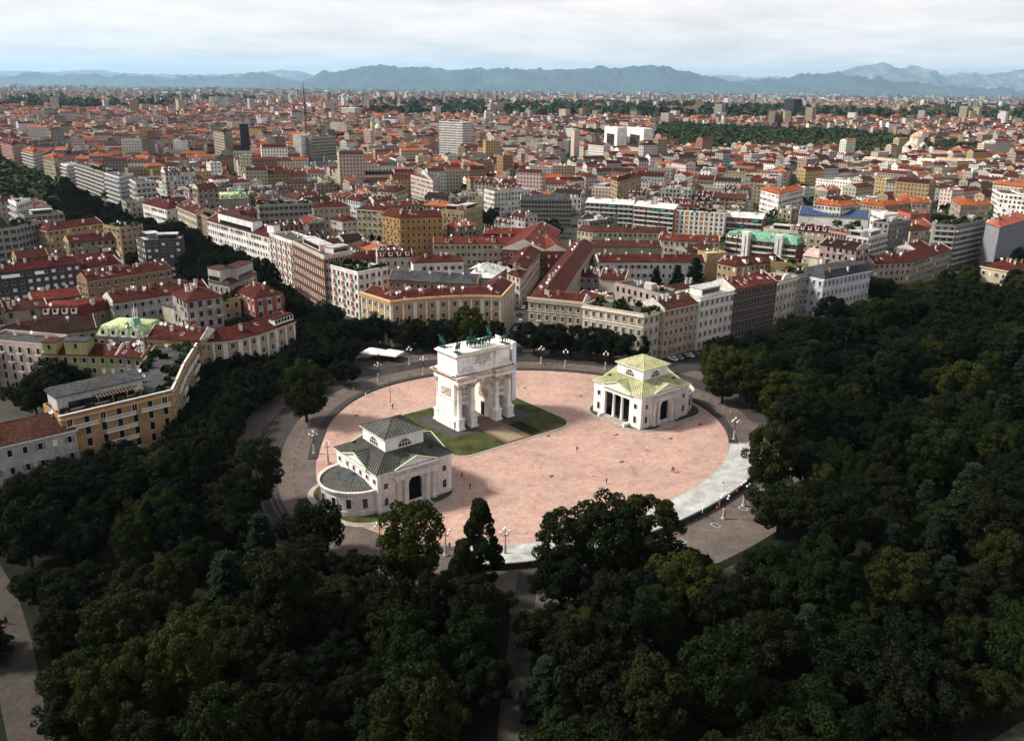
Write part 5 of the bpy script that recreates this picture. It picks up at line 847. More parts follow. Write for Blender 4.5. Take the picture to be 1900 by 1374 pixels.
def shell(P, h, depth, rt, ov=0.55, wallmb=None, roofmb=None, gablemb=None, uv=False, cw=None, cr=None, flatp=0.9):
    """walls and roof of a wing along P; returns frames for placing things on it"""
    seg, nm = offsets(P, depth); n = len(P); O = P; I = [P[i] - nm[i] * depth for i in range(n)]
    zt = h + (flatp if rt == 'flat' else 0.0)
    loop = list(O) + list(reversed(I)); k = len(loop); acc = 0.0
    vs = [(p.x, p.y, 0) for p in loop] + [(p.x, p.y, zt) for p in loop]; fs = []; us = []
    for i in range(k):
        j = (i + 1) % k; L = (loop[j] - loop[i]).length; fs.append((i, j, k + j, k + i)); us.append(((acc, 0), (acc + L, 0), (acc + L, zt), (acc, zt))); acc += L + 1.3
    wallmb.add(vs, fs, 0, us if uv else None, cw)
    def rq(mb, q): mb.add(q, [tuple(range(len(q)))], 0, [[(0, 0)] * len(q)] if uv else None, cr)
    fr = []
    if rt == 'flat':
        t = 0.35; O2 = [O[i] - nm[i] * t for i in range(n)]; I2 = [I[i] + nm[i] * t for i in range(n)]
        O2[0] += seg[0][0] * t; I2[0] += seg[0][0] * t; O2[-1] -= seg[-1][0] * t; I2[-1] -= seg[-1][0] * t
        lp2 = O2 + list(reversed(I2))
        for i in range(k):
            j = (i + 1) % k; a, b_, c, d = loop[i], loop[j], lp2[j], lp2[i]
            wallmb.add([(a.x, a.y, zt), (b_.x, b_.y, zt), (c.x, c.y, zt), (d.x, d.y, zt), (c.x, c.y, h), (d.x, d.y, h)], [(0, 1, 2, 3), (3, 2, 4, 5)], 0, [[(0, 0)] * 4] * 2 if uv else None, cw)
        for i in range(n - 1): rq(roofmb, [(O2[i].x, O2[i].y, h + .02), (O2[i + 1].x, O2[i + 1].y, h + .02), (I2[i + 1].x, I2[i + 1].y, h + .02), (I2[i].x, I2[i].y, h + .02)])
        for i in range(n - 1): fr.append((O2[i], O2[i + 1], I2[i], I2[i + 1], h + .02, h + .02))
        return seg, nm, I, fr
    Oe = [O[i] + nm[i] * ov for i in range(n)]; Ie = [I[i] - nm[i] * ov for i in range(n)]; z1 = h + 0.22
    if rt == 'hip':
        Oe[0] -= seg[0][0] * ov; Ie[0] -= seg[0][0] * ov; Oe[-1] += seg[-1][0] * ov; Ie[-1] += seg[-1][0] * ov
    lo = Oe + list(reversed(Ie))
    for i in range(k): j = (i + 1) % k; rq(roofmb, [(lo[i].x, lo[i].y, h), (lo[j].x, lo[j].y, h), (lo[j].x, lo[j].y, z1), (lo[i].x, lo[i].y, z1)])
    for i in range(n - 1): rq(roofmb, [(Oe[i].x, Oe[i].y, h), (Ie[i].x, Ie[i].y, h), (Ie[i + 1].x, Ie[i + 1].y, h), (Oe[i + 1].x, Oe[i + 1].y, h)])
    A, Bq, za = Oe, Ie, z1
    if rt == 'mansard':
        A2 = [O[i] - nm[i] * 1.3 for i in range(n)]; B2 = [I[i] + nm[i] * 1.3 for i in range(n)]; A2[0] += seg[0][0] * 1.3; B2[0] += seg[0][0] * 1.3; A2[-1] -= seg[-1][0] * 1.3; B2[-1] -= seg[-1][0] * 1.3
        l2 = A2 + list(reversed(B2)); za = h + 3.4
        for i in range(k): j = (i + 1) % k; rq(roofmb, [(lo[i].x, lo[i].y, z1), (lo[j].x, lo[j].y, z1), (l2[j].x, l2[j].y, za), (l2[i].x, l2[i].y, za)])
        for i in range(n - 1): fr.append((Oe[i], Oe[i + 1], A2[i], A2[i + 1], z1, za))
        A, Bq = A2, B2
    rh = depth * (0.21 if rt != 'mansard' else 0.08) + 0.3
    Rg = [(A[i] + Bq[i]) / 2 for i in range(n)]
    if rt in ('hip', 'mansard'):
        L0 = (Rg[1] - Rg[0]).length; L1 = (Rg[-1] - Rg[-2]).length; f = 0.98 if n == 2 else 1.9; ins = depth / 2
        Rg[0] = Rg[0] + seg[0][0] * min(ins, L0 / 2 * f); Rg[-1] = Rg[-1] - seg[-1][0] * min(ins, L1 / 2 * f)
    zr = za + rh
    for i in range(n - 1):
        rq(roofmb, [(A[i].x, A[i].y, za), (A[i + 1].x, A[i + 1].y, za), (Rg[i + 1].x, Rg[i + 1].y, zr), (Rg[i].x, Rg[i].y, zr)])
        rq(roofmb, [(Bq[i + 1].x, Bq[i + 1].y, za), (Bq[i].x, Bq[i].y, za), (Rg[i].x, Rg[i].y, zr), (Rg[i + 1].x, Rg[i + 1].y, zr)])
        if rt != 'mansard': fr.append((A[i], A[i + 1], Rg[i], Rg[i + 1], za, zr))
    for e in (0, -1):
        rq(roofmb, [(A[e].x, A[e].y, za), (Rg[e].x, Rg[e].y, zr), (Bq[e].x, Bq[e].y, za)])
        if rt == 'gable' and gablemb is not None:
            d = seg[e][0] * (1 if e else -1); q = [(O[e].x, O[e].y, h), (I[e].x, I[e].y, h), (I[e].x, I[e].y, h + .55), (Rg[e].x, Rg[e].y, zr + .35), (O[e].x, O[e].y, h + .55)]
            v0 = [(x + d.x * .02, y + d.y * .02, z) for x, y, z in q]; v1 = [(x - d.x * .3, y - d.y * .3, z) for x, y, z in q]
            gablemb.add(v0 + v1, [(0, 1, 2, 3, 4), (9, 8, 7, 6, 5)] + [(a, (a + 1) % 5, 5 + (a + 1) % 5, 5 + a) for a in range(5)], 0, [[(0, 0)] * 5] * 2 + [[(0, 0)] * 4] * 5 if uv else None, cw)
    return seg, nm, I, fr
def ridge_cap(fr, e, rc):
    b = MB()
    for (a, b_, c, d, za, zb) in fr: b.tube((c.x, c.y, zb + .02), (d.x, d.y, zb + .02), .17, .17, 5)
    b.obj('ridge_cap', M['roof'], e, color=tuple(min(.6, q * 1.9 + .03) for q in rc))
def gables(gb, e, color):
    for k in range(0, len(gb.v), 10):
        q = MB(); q.add(gb.v[k:k + 10], [(0, 1, 2, 3, 4), (9, 8, 7, 6, 5)] + [(a, (a + 1) % 5, 5 + (a + 1) % 5, 5 + a) for a in range(5)]); q.obj('gable_wall', M['wall'], e, color=color)
STYLE = {  # window kind, width, height, bay
    'plain': ('plain', 1.15, 1.8, 3.2), 'surround': ('surround', 1.15, 1.9, 3.0), 'shutter': ('shutter', 1.05, 1.75, 3.4), 'ornate': ('surround', 1.2, 2.0, 3.1), 'pilaster': ('surround', 1.25, 1.9, 3.9), 'arched': ('arched', 1.4, 2.2, 3.6),
    'balcony': ('glaz', 2.0, 2.0, 3.7), 'balustrade': ('arched', 1.3, 2.4, 3.9), 'frenchbal': ('door', 1.1, 2.2, 3.4), 'curtain': ('glaz', 1.75, 2.5, 2.1), 'curtain2': ('glaz', 2.5, 2.1, 3.3), 'rollers': ('roller', 1.5, 1.4, 3.3), 'glaz': ('glaz', 2.0, 2.2, 2.6),
    'terrace': ('plain', 1.2, 1.8, 4.0), 'bigpanel': ('shutter', 1.2, 1.9, 4.2), 'loggia': ('red', 2.2, 2.1, 3.4), 'brickpil': ('plain', 1.2, 1.9, 3.0), 'orangepanel': ('orange', 2.3, 2.1, 3.3), 'glassfront': ('glaz', 1.9, 2.9, 2.2), 'towergrid': ('glaz', 1.45, 2.5, 2.5), 'smallwhite': ('white', 0.9, 1.5, 3.6)}
def facing(mid, nrm): return (CAMXY - mid).normalized().dot(nrm) > -0.05
def put_windows(e, base, segs, h, fl, style, rnd, wallc):
    if style not in STYLE or fl < 1: return
    kind, w, wh, bay = STYLE[style]; fh = h / fl
    for (p, q, nr) in segs:
        L = (q - p).length; nb = max(1, int(L / bay + 0.35)); d = (q - p) / L; rz = math.atan2(d.y, d.x)
        if L < 2.2: continue
        wv = min(w, L / nb - 0.5) if style not in ('curtain',) else min(w, L / nb - 0.3)
        for k in range(fl):
            z = fh * k + fh * 0.28 if kind != 'door' else fh * k + 0.25
            hh = min(wh, fh * 0.68)
            for i in range(nb):
                s = (i + 0.5) * L / nb; o = p + d * s + nr * 0.0; kd = kind
                if style in ('plain', 'shutter', 'terrace'): kd = rnd.choices(('plain', 'shutter', 'roller', 'door'), (6, 4, 1.3, .6) if style == 'plain' else (2, 8, 1, .5))[0]
                if kind == 'roller' and rnd.random() < 0.45: kd = 'plain'
                if kind == 'orange' and (i % 3 == 1 or rnd.random() < .2): kd = 'glaz'
                if style == 'balustrade' and (k < fl - 1 or i % 2): kd = 'plain'
                if style == 'loggia' and i % 2: kd = 'plain'
                x, y = o.x - base.x, o.y - base.y
                inst('window', window_mesh(kd, wv if kd == kind else min(wv, 1.3), hh), e, (x, y, z), rz)
                if k and ((style == 'frenchbal' and (i + k) % 2 == 0) or (style == 'ornate' and i % 4 == 1 and k in (1, 2)) or (style == 'loggia' and i % 2 == 0)):
                    inst('balcony', balcony_mesh(min(2.4, L / nb - .2), 1.0, 'solid' if style == 'loggia' else 'rail'), e, (x, y, z - 0.02 if kind == 'door' else z - .4), rz, color=(.45, .43, .40))
                if style == 'shutter' and k and rnd.random() < .12: inst('balcony', balcony_mesh(2.4, 1.0), e, (x, y, z - .4), rz, color=(.45, .43, .40))
            if style == 'balcony' and k and L > 6:
                m_ = (p + q) / 2; n2 = max(1, round(L / 11))
                for i in range(n2):
                    c = p + d * ((i + .5) * L / n2); inst('balcony', balcony_mesh(L / n2 - (1.0 if n2 > 1 else .6), 1.3, 'solid'), e, (c.x - base.x, c.y - base.y, fh * k + .1), rz, color=(.46, .45, .44))
            if style == 'balustrade' and k and L > 8:
                n2 = max(1, round(L / 9))
                for i in (range(n2) if k == fl - 1 else [1] if n2 > 1 else []): c = p + d * ((i + .5) * L / n2); inst('balcony', balcony_mesh(L / n2 - 1.6, 1.0, 'balustrade'), e, (c.x - base.x, c.y - base.y, fh * k + .2), rz, color=(.66, .64, .60))
def strip(name, e, base, segs, z0, hgt, out, color, inset=0.0, m=None):
    b = MB()
    for (p, q, nr) in segs:
        d = (q - p).normalized(); c = (p + q) / 2 + nr * (out / 2 - .02); b.box(c.x - base.x, c.y - base.y, z0, (q - p).length + 2 * (out - .04) * 0.98 - inset, out + .04, hgt, math.atan2(d.y, d.x))
    return b.obj(name, m or M['trim'], e, color=color)
def building(spec, i):
    name, pts, h, depth, fl, wall, roof, rt, style, label, op = spec
    P = [Vector(p) for p in pts]; rnd = random.Random(i * 31 + 5); base = sum(P, Vector((0, 0))) / len(P)
    cat = {'apartment_slab': 'building', 'office_tower': 'tower', 'apartment_tower': 'tower', 'villa': 'house', 'pavilion_house': 'house', 'water_tower': 'tower'}.get(name, 'building')
    e = empty(name, (base.x, base.y, 0), 0, label, cat)
    wc, rc = WALL[wall], ROOF[roof]; Pl = [p - base for p in P]
    wb, rb, gb = MB(), MB(), MB(); seg, nm, I, fr = shell(Pl, h, depth, rt, wallmb=wb, roofmb=rb, gablemb=gb)
    wb.obj('wall', M['sheet'] if style == 'sheet' else M['wall'], e, color=wc); ro = rb.obj('roof', M['roof'], e, color=rc)
    gables(gb, e, WALL['offwhite'] if rnd.random() < .5 else wc)
    if rt in ('gable', 'hip'): ridge_cap(fr, e, rc)
    n = len(P); segs = []
    for k in range(n - 1): segs.append((P[k], P[k + 1], seg[k][1]))
    ends = [(P[-1], I[-1] + base, seg[-1][0]), (I[0] + base, P[0], -seg[0][0])]
    vis = [s for s in segs + ([] if op.get('blind') else ends) if facing((s[0] + s[1]) / 2, s[2])]
    put_windows(e, base, [s for s in vis if not (s in ends and (style in ('loggia', 'balcony', 'frenchbal', 'terrace', 'rollers', 'glaz', 'orangepanel') or rnd.random() < .35))], h, fl, style, rnd, wc)
    out = [s for s in segs]; lt = tuple(min(.75, c * 1.25 + .06) for c in wc)
    if style in ('ornate', 'surround', 'pilaster', 'balustrade', 'arched', 'shutter'):
        strip('cornice', e, base, out, h - .55, .5, .55, lt)
        if style != 'shutter':
            for k in (1, fl - 1): strip('string_course', e, base, out, h / fl * k - .05, .28, .22, lt)
    elif style in ('curtain', 'curtain2', 'glaz', 'balcony'):
        for k in range(1, fl + 1): strip('floor_band', e, base, out, h / fl * k - .5, .38, .18, tuple(min(.7, c * 1.3 + .02) for c in wc))
        if style != 'balcony':
            b = MB()
            for (p, q, nr) in segs:
                L = (q - p).length; nb = max(1, int(L / STYLE[style][3] + .35)); d = (q - p) / L
                for k in range(nb + 1): c = p + d * (k * L / nb) + nr * .12; b.box(c.x - base.x, c.y - base.y, 0, .25, .3, h - .02, math.atan2(d.y, d.x))
            b.obj('mullion', M['trim'], e, color=tuple(min(.7, c * 1.3 + .02) for c in wc))
    if style in ('pilaster', 'brickpil', 'orangepanel', 'bigpanel'):
        pc = {'pilaster': (.62, .58, .52), 'brickpil': (.19, .085, .045), 'orangepanel': (.66, .65, .63), 'bigpanel': (.26, .075, .07)}[style]
        for (p, q, nr) in [s for s in vis if s in segs]:
            L = (q - p).length; nb = max(1, int(L / STYLE[style][3] + .35)); d = (q - p) / L
            for k in range(nb + 1):
                t = min(max(k * L / nb, .4), L - .4); c = p + d * t + nr * .1; b = MB(); b.box(0, 0, 0, .75 if style != 'bigpanel' else 1.6, .26, h - .6); o = b.obj('pilaster', M['trim'], e, color=pc); o.location = (c.x - base.x, c.y - base.y, 0); o.rotation_euler = (0, 0, math.atan2(d.y, d.x))
    if style == 'glasspanel':
        for (p, q, nr) in [s for s in vis if s in segs]:
            L = (q - p).length; d = (q - p) / L; c = (p + q) / 2 + nr * .1 - base; rz = math.atan2(d.y, d.x)
            for k in range(int((h - 12) / 3.6)):
                b = MB(); b.box(0, 0, 0, L * .58, .25, 3.3); o = b.obj('glass_band', M['glass'], e); o.location = (c.x, c.y, 4 + 3.6 * k); o.rotation_euler = (0, 0, rz)
    if style == 'sheet':
        for k in range(1, int(h / 2.2)): strip('scaffold_deck', e, base, out, 2.2 * k, .10, .12, tuple(c * 1.35 for c in wc))
    # roof furniture
    def on_roof(sx, t):
        k = rnd.randrange(len(fr)); a, b_, c, d, za, zb = fr[k]; s = rnd.uniform(.06, .94); p = a.lerp(b_, s).lerp(c.lerp(d, s), t); return p, za + (zb - za) * t, math.atan2((b_ - a).y, (b_ - a).x), math.atan2(zb - za, max(.1, ((c + d) / 2 - (a + b_) / 2).length))
    for k in range(op.get('dish', 1 if rnd.random() < .5 else 0)): p, z, a, tl = on_roof(0, rnd.uniform(.55, .95)); inst('satellite_dish', DISH, e, (p.x, p.y, z + .5), rnd.uniform(-.4, .5))
    for k in range(op.get('chim', 4 if rt == 'gable' else 2)): p, z, a, tl = on_roof(0, rnd.uniform(.5, .95)); inst('chimney', CHIM, e, (p.x, p.y, z + .2), a, color=rnd.choice(((.5, .45, .4), (.3, .15, .1), (.6, .58, .55))))
    for k in range(op.get('sky', rnd.randint(1, 4) if rt == 'gable' and roof in ('redbrown', 'red') else 0)): p, z, a, tl = on_roof(0, rnd.uniform(.3, .7)); o = inst('skylight', SKYL, e, (p.x, p.y, z + .12)); o.rotation_euler = (tl, 0, a)
    if op.get('dorm'):
        a, b_, c, d, za, zb = max(fr, key=lambda f: (f[1] - f[0]).length)
        for k in range(op['dorm']): s = (k + .6) / (op['dorm'] + .2); p = a.lerp(b_, s).lerp(c.lerp(d, s), .35); inst('dormer', DORM, e, (p.x, p.y, za + (zb - za) * .35), math.atan2((b_ - a).y, (b_ - a).x), color=rc)
    if op.get('garden'):
        for (a, b_, c, d, za, zb) in fr:
            for k in range(max(2, int((b_ - a).length / 1.9))): s = rnd.random(); t = rnd.choice((.12, .2, .85, rnd.random())); p = a.lerp(b_, s).lerp(c.lerp(d, s), t); inst('roof_bush', BUSH[k % 3], e, (p.x, p.y, za), rnd.uniform(0, 6), sc=(rnd.uniform(.8, 1.7),) * 3)
    if op.get('penthouse'):
        for (a, b_, c, d, za, zb) in fr[:2]:
            L = (b_ - a).length
            if L < 6: continue
            ctr = (a + b_ + c + d) / 4; rz = math.atan2((b_ - a).y, (b_ - a).x); zz = za if rt == 'flat' else h; wd = min(6.0, depth * .5)
            b = MB(); b.box(ctr.x, ctr.y, zz - .1, L * .55, wd, 3.0 + (zb - za)); o = b.obj('penthouse', M['wall'], e, color=lt)
            b = MB(); b.box(ctr.x, ctr.y, zz + 2.9 + (zb - za), L * .55 + .8, wd + .8, .2); b.obj('penthouse_roof', M['roof'], o, color=ROOF['graylight'] if rt == 'flat' else rc)
            b = MB(); q = seg[0][1]; dd = (b_ - a).normalized(); nn = Vector((dd.y, -dd.x)); cc = ctr + nn * (wd / 2 + .03); b.box(cc.x, cc.y, zz + .6, L * .5, .06, 1.8, rz); b.v = b.v; b.obj('penthouse_glazing', M['glass'], o)
            # turn the box parts to the wing's direction
            for ob in (o, *o.children):
                if ob.name.startswith('penthouse_glazing'): continue
                me = ob.data; cs, sn = math.cos(rz), math.sin(rz)
                for v in me.vertices: x, y = v.co.x - ctr.x, v.co.y - ctr.y; v.co.x = ctr.x + x * cs - y * sn; v.co.y = ctr.y + x * sn + y * cs
    if op.get('awn'):
        for k in range(op['awn']):
            s = rnd.choice([x for x in segs]); L = (s[1] - s[0]).length; d = (s[1] - s[0]) / L; t = rnd.uniform(.15, .85) * L; fk = rnd.randint(1, max(1, fl - 1)); c = s[0] + d * t + s[2] * .9
            b = MB(); b.add([(-1.9, .8, 1.1), (1.9, .8, 1.1), (1.9, -.7, .2), (-1.9, -.7, .2), (-1.9, -.7, -.1), (1.9, -.7, -.1)], [(0, 1, 2, 3), (3, 2, 5, 4)]); o = b.obj('awning', M['white'] if wall == 'charcoalwall' else M['awning'], e); o.location = (c.x - base.x, c.y - base.y, h / fl * (fk + .5) if wall != 'charcoalwall' else h - 2.2); o.rotation_euler = (0, 0, math.atan2(d.y, d.x))
    if op.get('parapet'):
        ps = [s for s in segs if facing((s[0] + s[1]) / 2, s[2])]
        strip('parapet', e, base, ps, h + .02, 1.25, .5, lt)
    if op.get('pediment'):
        p, q, nr = segs[0]; d = (q - p).normalized(); c = (p + q) / 2; b = MB(); L = (q - p).length * .22; n_ = 10
        v = [(L * math.cos(math.pi * k / n_), 0, 2.4 * math.sin(math.pi * k / n_)) for k in range(n_ + 1)]; b.add(v + [(x, .8, z) for x, y, z in v], [tuple(range(n_ + 1))] + [(k, k + 1, n_ + 2 + k, n_ + 1 + k) for k in range(n_)]); o = b.obj('pediment', M['trim'], e, color=lt); o.location = (c.x - base.x, c.y - base.y, h + .9); o.rotation_euler = (0, 0, math.atan2(d.y, d.x))
    if op.get('pergola'):
        a, b_, c, d, za, zb = fr[0]; dd = (b_ - a).normalized(); nn = Vector((dd.y, -dd.x)); rz = math.atan2(dd.y, dd.x)
        for k in range(14): p = a.lerp(b_, .35 + .03 * k) - nn * 3.2; o = sbox('pergola_beam', (0, 0, 0, .18, 4.4, .2), M['wood'], e); o.location = (p.x, p.y, za + 2.9); o.rotation_euler = (0, 0, rz)
        for k in range(4): p = a.lerp(b_, .35 + .13 * k) - nn * 1.2; o = sbox('pergola_post', (0, 0, 0, .2, .2, 2.9), M['wood'], e); o.location = (p.x, p.y, za)
        ctr = a.lerp(b_, .42) - nn * 8.2; b = MB(); b.box(0, 0, 0, (b_ - a).length * .78, 7.5, 4.4); o = b.obj('roof_house', M['wall'], e, color=(.4, .38, .36)); o.location = (ctr.x, ctr.y, za); o.rotation_euler = (0, 0, rz)
        b = MB(); b.add([(q * (b_ - a).length * .41, w * 4.3, 4.4) for w in (-1, 1) for q in (-1, 1)] + [(q * (b_ - a).length * .41, w * 4.3, 4.65) for w in (-1, 1) for q in (-1, 1)] + [(-(b_ - a).length * .41, 1.5, 6.0), ((b_ - a).length * .41, 1.5, 6.0)], [(0, 1, 5, 4), (1, 3, 7, 5), (3, 2, 6, 7), (2, 0, 4, 6), (4, 5, 9, 8), (7, 6, 8, 9), (5, 7, 9), (6, 4, 8), (0, 2, 3, 1)]); b.obj('roof_house_roof', M['roof'], o, color=ROOF['slate'])
        b = MB(); b.box(0, -3.76, .6, (b_ - a).length * .6, .1, 1.9); b.obj('roof_house_glazing', M['glass'], o)
        strip('balustrade', e, base, segs, h + .9, .25, .5, (.66, .64, .6))
    if op.get('turret'):
        for t, w_, hh in ((.12, 4.5, 5.0), (.48, 7.5, 5.6)):
            a, b_, c, d, za, zb = fr[0]; p = a.lerp(b_, t).lerp(c.lerp(d, t), .45); rz = math.atan2((b_ - a).y, (b_ - a).x); b = MB(); b.box(0, 0, -1, w_, 5, hh); o = b.obj('turret', M['wall'], e, color=wc); o.location = (p.x, p.y, za); o.rotation_euler = (0, 0, rz); b = MB(); b.box(0, 0, hh - 1, w_ + .6, 5.6, .25); b.obj('turret_roof', M['roof'], o, color=rc if w_ < 5 else ROOF['graydark']); b = MB(); b.box(0, -2.53, hh - 3.3, .9, .06, 1.5); b.obj('turret_window', M['glass'], o)
    if op.get('copper'):
        a, b_, c, d, za, zb = fr[0]; rz = math.atan2((b_ - a).y, (b_ - a).x)
        for k in range(4): s = (k + .7) / 4.4; p = a.lerp(b_, s).lerp(c.lerp(d, s), .4); o = inst('dormer', DORM, e, (p.x, p.y, za + (zb - za) * .25), rz, color=rc)
        if op['copper'] == 1:
            p = a.lerp(b_, .86).lerp(c.lerp(d, .86), 1.6); b = MB(); b.lathe([(2.2, 0), (1.5, 3.2), (1.5, 3.4)], 4); o = b.obj('copper_turret', M['roof'], e, color=(.22, .42, .32)); o.location = (p.x, p.y, zb - .6)
            b = MB()
            for q in range(5): b.tube((-.8 + .4 * q, (q % 2) * .3, 3.2), (-.8 + .4 * q, (q % 2) * .3, 6.2 + (q % 3) * .6), .10, .10, 5)
            b.tube((0, 0, 3), (0, 0, 8.5), .08, .05, 5); b.obj('antenna_mast', M['dish'], o)
        else:
            for t in (.42, ):
                pass
            for (s0, t) in ((0, .85), (1, .62)):
                p, q, nr = segs[s0]; c = p.lerp(q, t) + nr * 1.4 - base; dd = (q - p); b = MB(); b.box(0, 0, 0, 4.2, 3.6, h + 5.2); o = b.obj('stair_tower', M['wall'], e, color=(.62, .61, .58)); o.location = (c.x, c.y, 0); o.rotation_euler = (0, 0, math.atan2(dd.y, dd.x))
                b = MB(); b.box(.3, -1.83, 3, .5, .06, h); b.obj('stair_window', M['glass'], o)
    if roof == 'solar':
        pn = MB(); pn.box(0, 0, 0, 3.1, 2.3, .08); pme_ = pn.mesh('solar_panel', [SOLAR])
        for (a, b_, c, d, za, zb) in fr:
            L = (b_ - a).length; tl = math.atan2(zb - za, ((c + d) / 2 - (a + b_) / 2).length); rz = math.atan2((b_ - a).y, (b_ - a).x)
            for i in range(int(L / 3.4)):
                for j in range(4): s = (i + .5) / int(L / 3.4); t = (j + .6) / 4.4; p = a.lerp(b_, s).lerp(c.lerp(d, s), t); o = inst('solar_panel', pme_, e, (p.x, p.y, za + (zb - za) * t + .1)); o.rotation_euler = (tl, 0, rz)
    if op.get('blind'):
        p, q = P[-1], I[-1] + base
    # keep the ground under the wing free
    for c in occ_poly([(p.x, p.y) for p in P] + [((I[k] + base).x, (I[k] + base).y) for k in range(n - 1, -1, -1)]): OCC.add(c); FOOT.add(c)
    for k in range(n - 1):
        L = (P[k + 1] - P[k]).length
        for s in range(int(L / 3) + 1):
            p = P[k].lerp(P[k + 1], s * 3 / max(L, 3))
            for dn in range(1, 9 if name == 'warehouse' else 30 if P[k].y < 700 else 170 if h > 29 else 55, 3):
                q = p + seg[k][1] * 2.5; FOOT.add((int(q.x // CELL), int(q.y // CELL)))
                if dn > 5 and not facing(P[k], seg[k][1]): break
                q = p + (seg[k][1] * dn if dn < 9 else seg[k][1] * 8 - p.normalized() * (dn - 8)); OCC.add((int(q.x // CELL), int(q.y // CELL)))
    return e
for i, sp in enumerate(BUILDINGS): building(sp, i)
# ------------------------------------------------------------------ the city behind: blocks of houses on several street grids
BOCC = FOOT
def claim(pts, test=True):
    cells = occ_poly(pts)
    if test and any(c in OCC for c in cells): return False
    OCC.update(cells); return True
def occ_line(a, b, w):
    a, b = Vector(a), Vector(b); d = (b - a).normalized(); q = Vector((-d.y, d.x)) * w / 2; claim([tuple(a + q), tuple(b + q), tuple(b - q), tuple(a - q)], False)
occ_line(W(-1, 60), W(-1, 900), 40)
for a, b in (((-2, 325), (14, 440)), ((14, 440), (34, 585)), ((34, 585), (60, 720))): occ_line(a, b, 14)
claim([W(-420, -330), W(560, -330), W(560, 22), W(95, 26), W(60, 95), W(-60, 95), W(-110, 50), W(-420, 50)], False)
for p in FAR_WOODS: claim(p, False)
for (x, y, r, k, lab) in TREES:
    n_ = int(r // CELL) + 1
    for i in range(-n_, n_ + 1):
        for j in range(-n_ - 5, n_ + 1): OCC.add((int(x // CELL) + i, int(y // CELL) + j))
rnd = random.Random(11)
WN = ['white', 'offwhite', 'cream', 'yellowcream', 'sand', 'ochre2', 'graywarm', 'pinkwhite', 'greywhite', 'peach', 'palegold', 'stonegray', 'rosecream', 'terracottawall', 'concretelight', 'salmonwall']
WW = [14, 14, 12, 9, 9, 5, 7, 7, 7, 4, 4, 5, 5, 2, 5, 2]
WORD = dict(white='white', offwhite='off-white', cream='cream', yellowcream='pale yellow', sand='sand-coloured', ochre2='ochre', graywarm='grey', pinkwhite='pinkish white', greywhite='grey-white', peach='peach', palegold='pale gold', stonegray='stone-grey', rosecream='rose-cream', terracottawall='terracotta', concretelight='light concrete', salmonwall='salmon')
RWORD = dict(redbrown='dark red', red='red', orange='orange', brown='brown', maroon='maroon', graydark='dark flat', graylight='pale flat', darktile='dark brown')
seeds = [(Vector((rnd.uniform(-1700, 1700), rnd.uniform(350, 2900))), R(38.8 + rnd.uniform(-38, 38))) for _ in range(34)] + [(Vector((0, 480)), R(38.8)), (Vector((-330, 560)), R(38.8)), (Vector((330, 560)), R(38.8)), (Vector((60, 700)), R(-24)), (Vector((-60, 900)), R(20))]
cand = []
for si, (sd, ang) in enumerate(seeds):
    c, s = math.cos(ang), math.sin(ang); ax, ay = Vector((c, s)), Vector((-s, c))
    for i in range(-9, 10):
        for j in range(-10, 11):
            ctr = sd + ax * (i * 86) + ay * (j * 66)
            if not (300 < ctr.y < 2750 and abs(ctr.x) < 0.66 * ctr.y + 45): continue
            if min(range(len(seeds)), key=lambda k: (seeds[k][0] - ctr).length_squared) != si: continue
            fam = rnd.sample(WN, 5); rfam = rnd.random(); bh = rnd.uniform(12, 18) if ctr.y < 800 else rnd.uniform(13, 22); modern = rnd.random() < (.15 if ctr.y < 700 else .34); hx, hy = 36.5, 26.5
            rects = []
            def row(p, q, d):
                L = (q - p).length; t = 0.0; dd = (q - p) / L
                while t < L - 6:
                    l = min(rnd.uniform(13, 30), L - t)
                    if L - t - l < 8: l = L - t
                    rects.append((p + dd * t, p + dd * (t + l - .05), d)); t += l
            A, B_, C, D_ = ctr - ax * hx - ay * hy, ctr + ax * hx - ay * hy, ctr + ax * hx + ay * hy, ctr - ax * hx + ay * hy
            dp = rnd.uniform(10.5, 12.5)
            row(A, B_, dp); row(B_ + ay * dp, C - ay * dp, dp); row(C, D_, dp); row(D_ - ay * dp, A + ay * dp, dp)
            if rnd.random() < .75: row(ctr - ax * 20 - ay * 4, ctr + ax * 20 - ay * 4, 9)
            for (p, q, d) in rects:
                if rnd.random() < .04: continue
                near = max(0.0, min(1.0, ((p + q) / 2).length / 1300))
                h = max(8, rnd.gauss(bh, 2.6)) + (rnd.uniform(6, 14) if rnd.random() < .05 else 0)
                rt = 'flat' if rnd.random() < (.6 if modern else .16) else ('hip' if rnd.random() < .2 else 'gable')
                rc = rnd.choices(('graydark', 'graylight'), (2, 1))[0] if rt == 'flat' else rnd.choices(('redbrown', 'red', 'orange', 'brown', 'maroon', 'darktile'), (10, 4, 22 * near * near * rfam, 3, 1, 3))[0]  # dark tiles near, orange far: cloud shade and sun painted into the roofs
                cand.append((p, q, d, h, rt, rc, rnd.choice(fam) if rnd.random() < .6 else rnd.choices(WN, WW)[0]))
cand.sort(key=lambda c: (c[0] + c[1]).length_squared)
near_b = []; far_w, far_r = MB(), MB(); nfar = 0
def jit(c, a=.16): k = 1 + rnd.uniform(-a, a); return tuple(max(.005, x * k * (1 + rnd.uniform(-.05, .05))) for x in c)
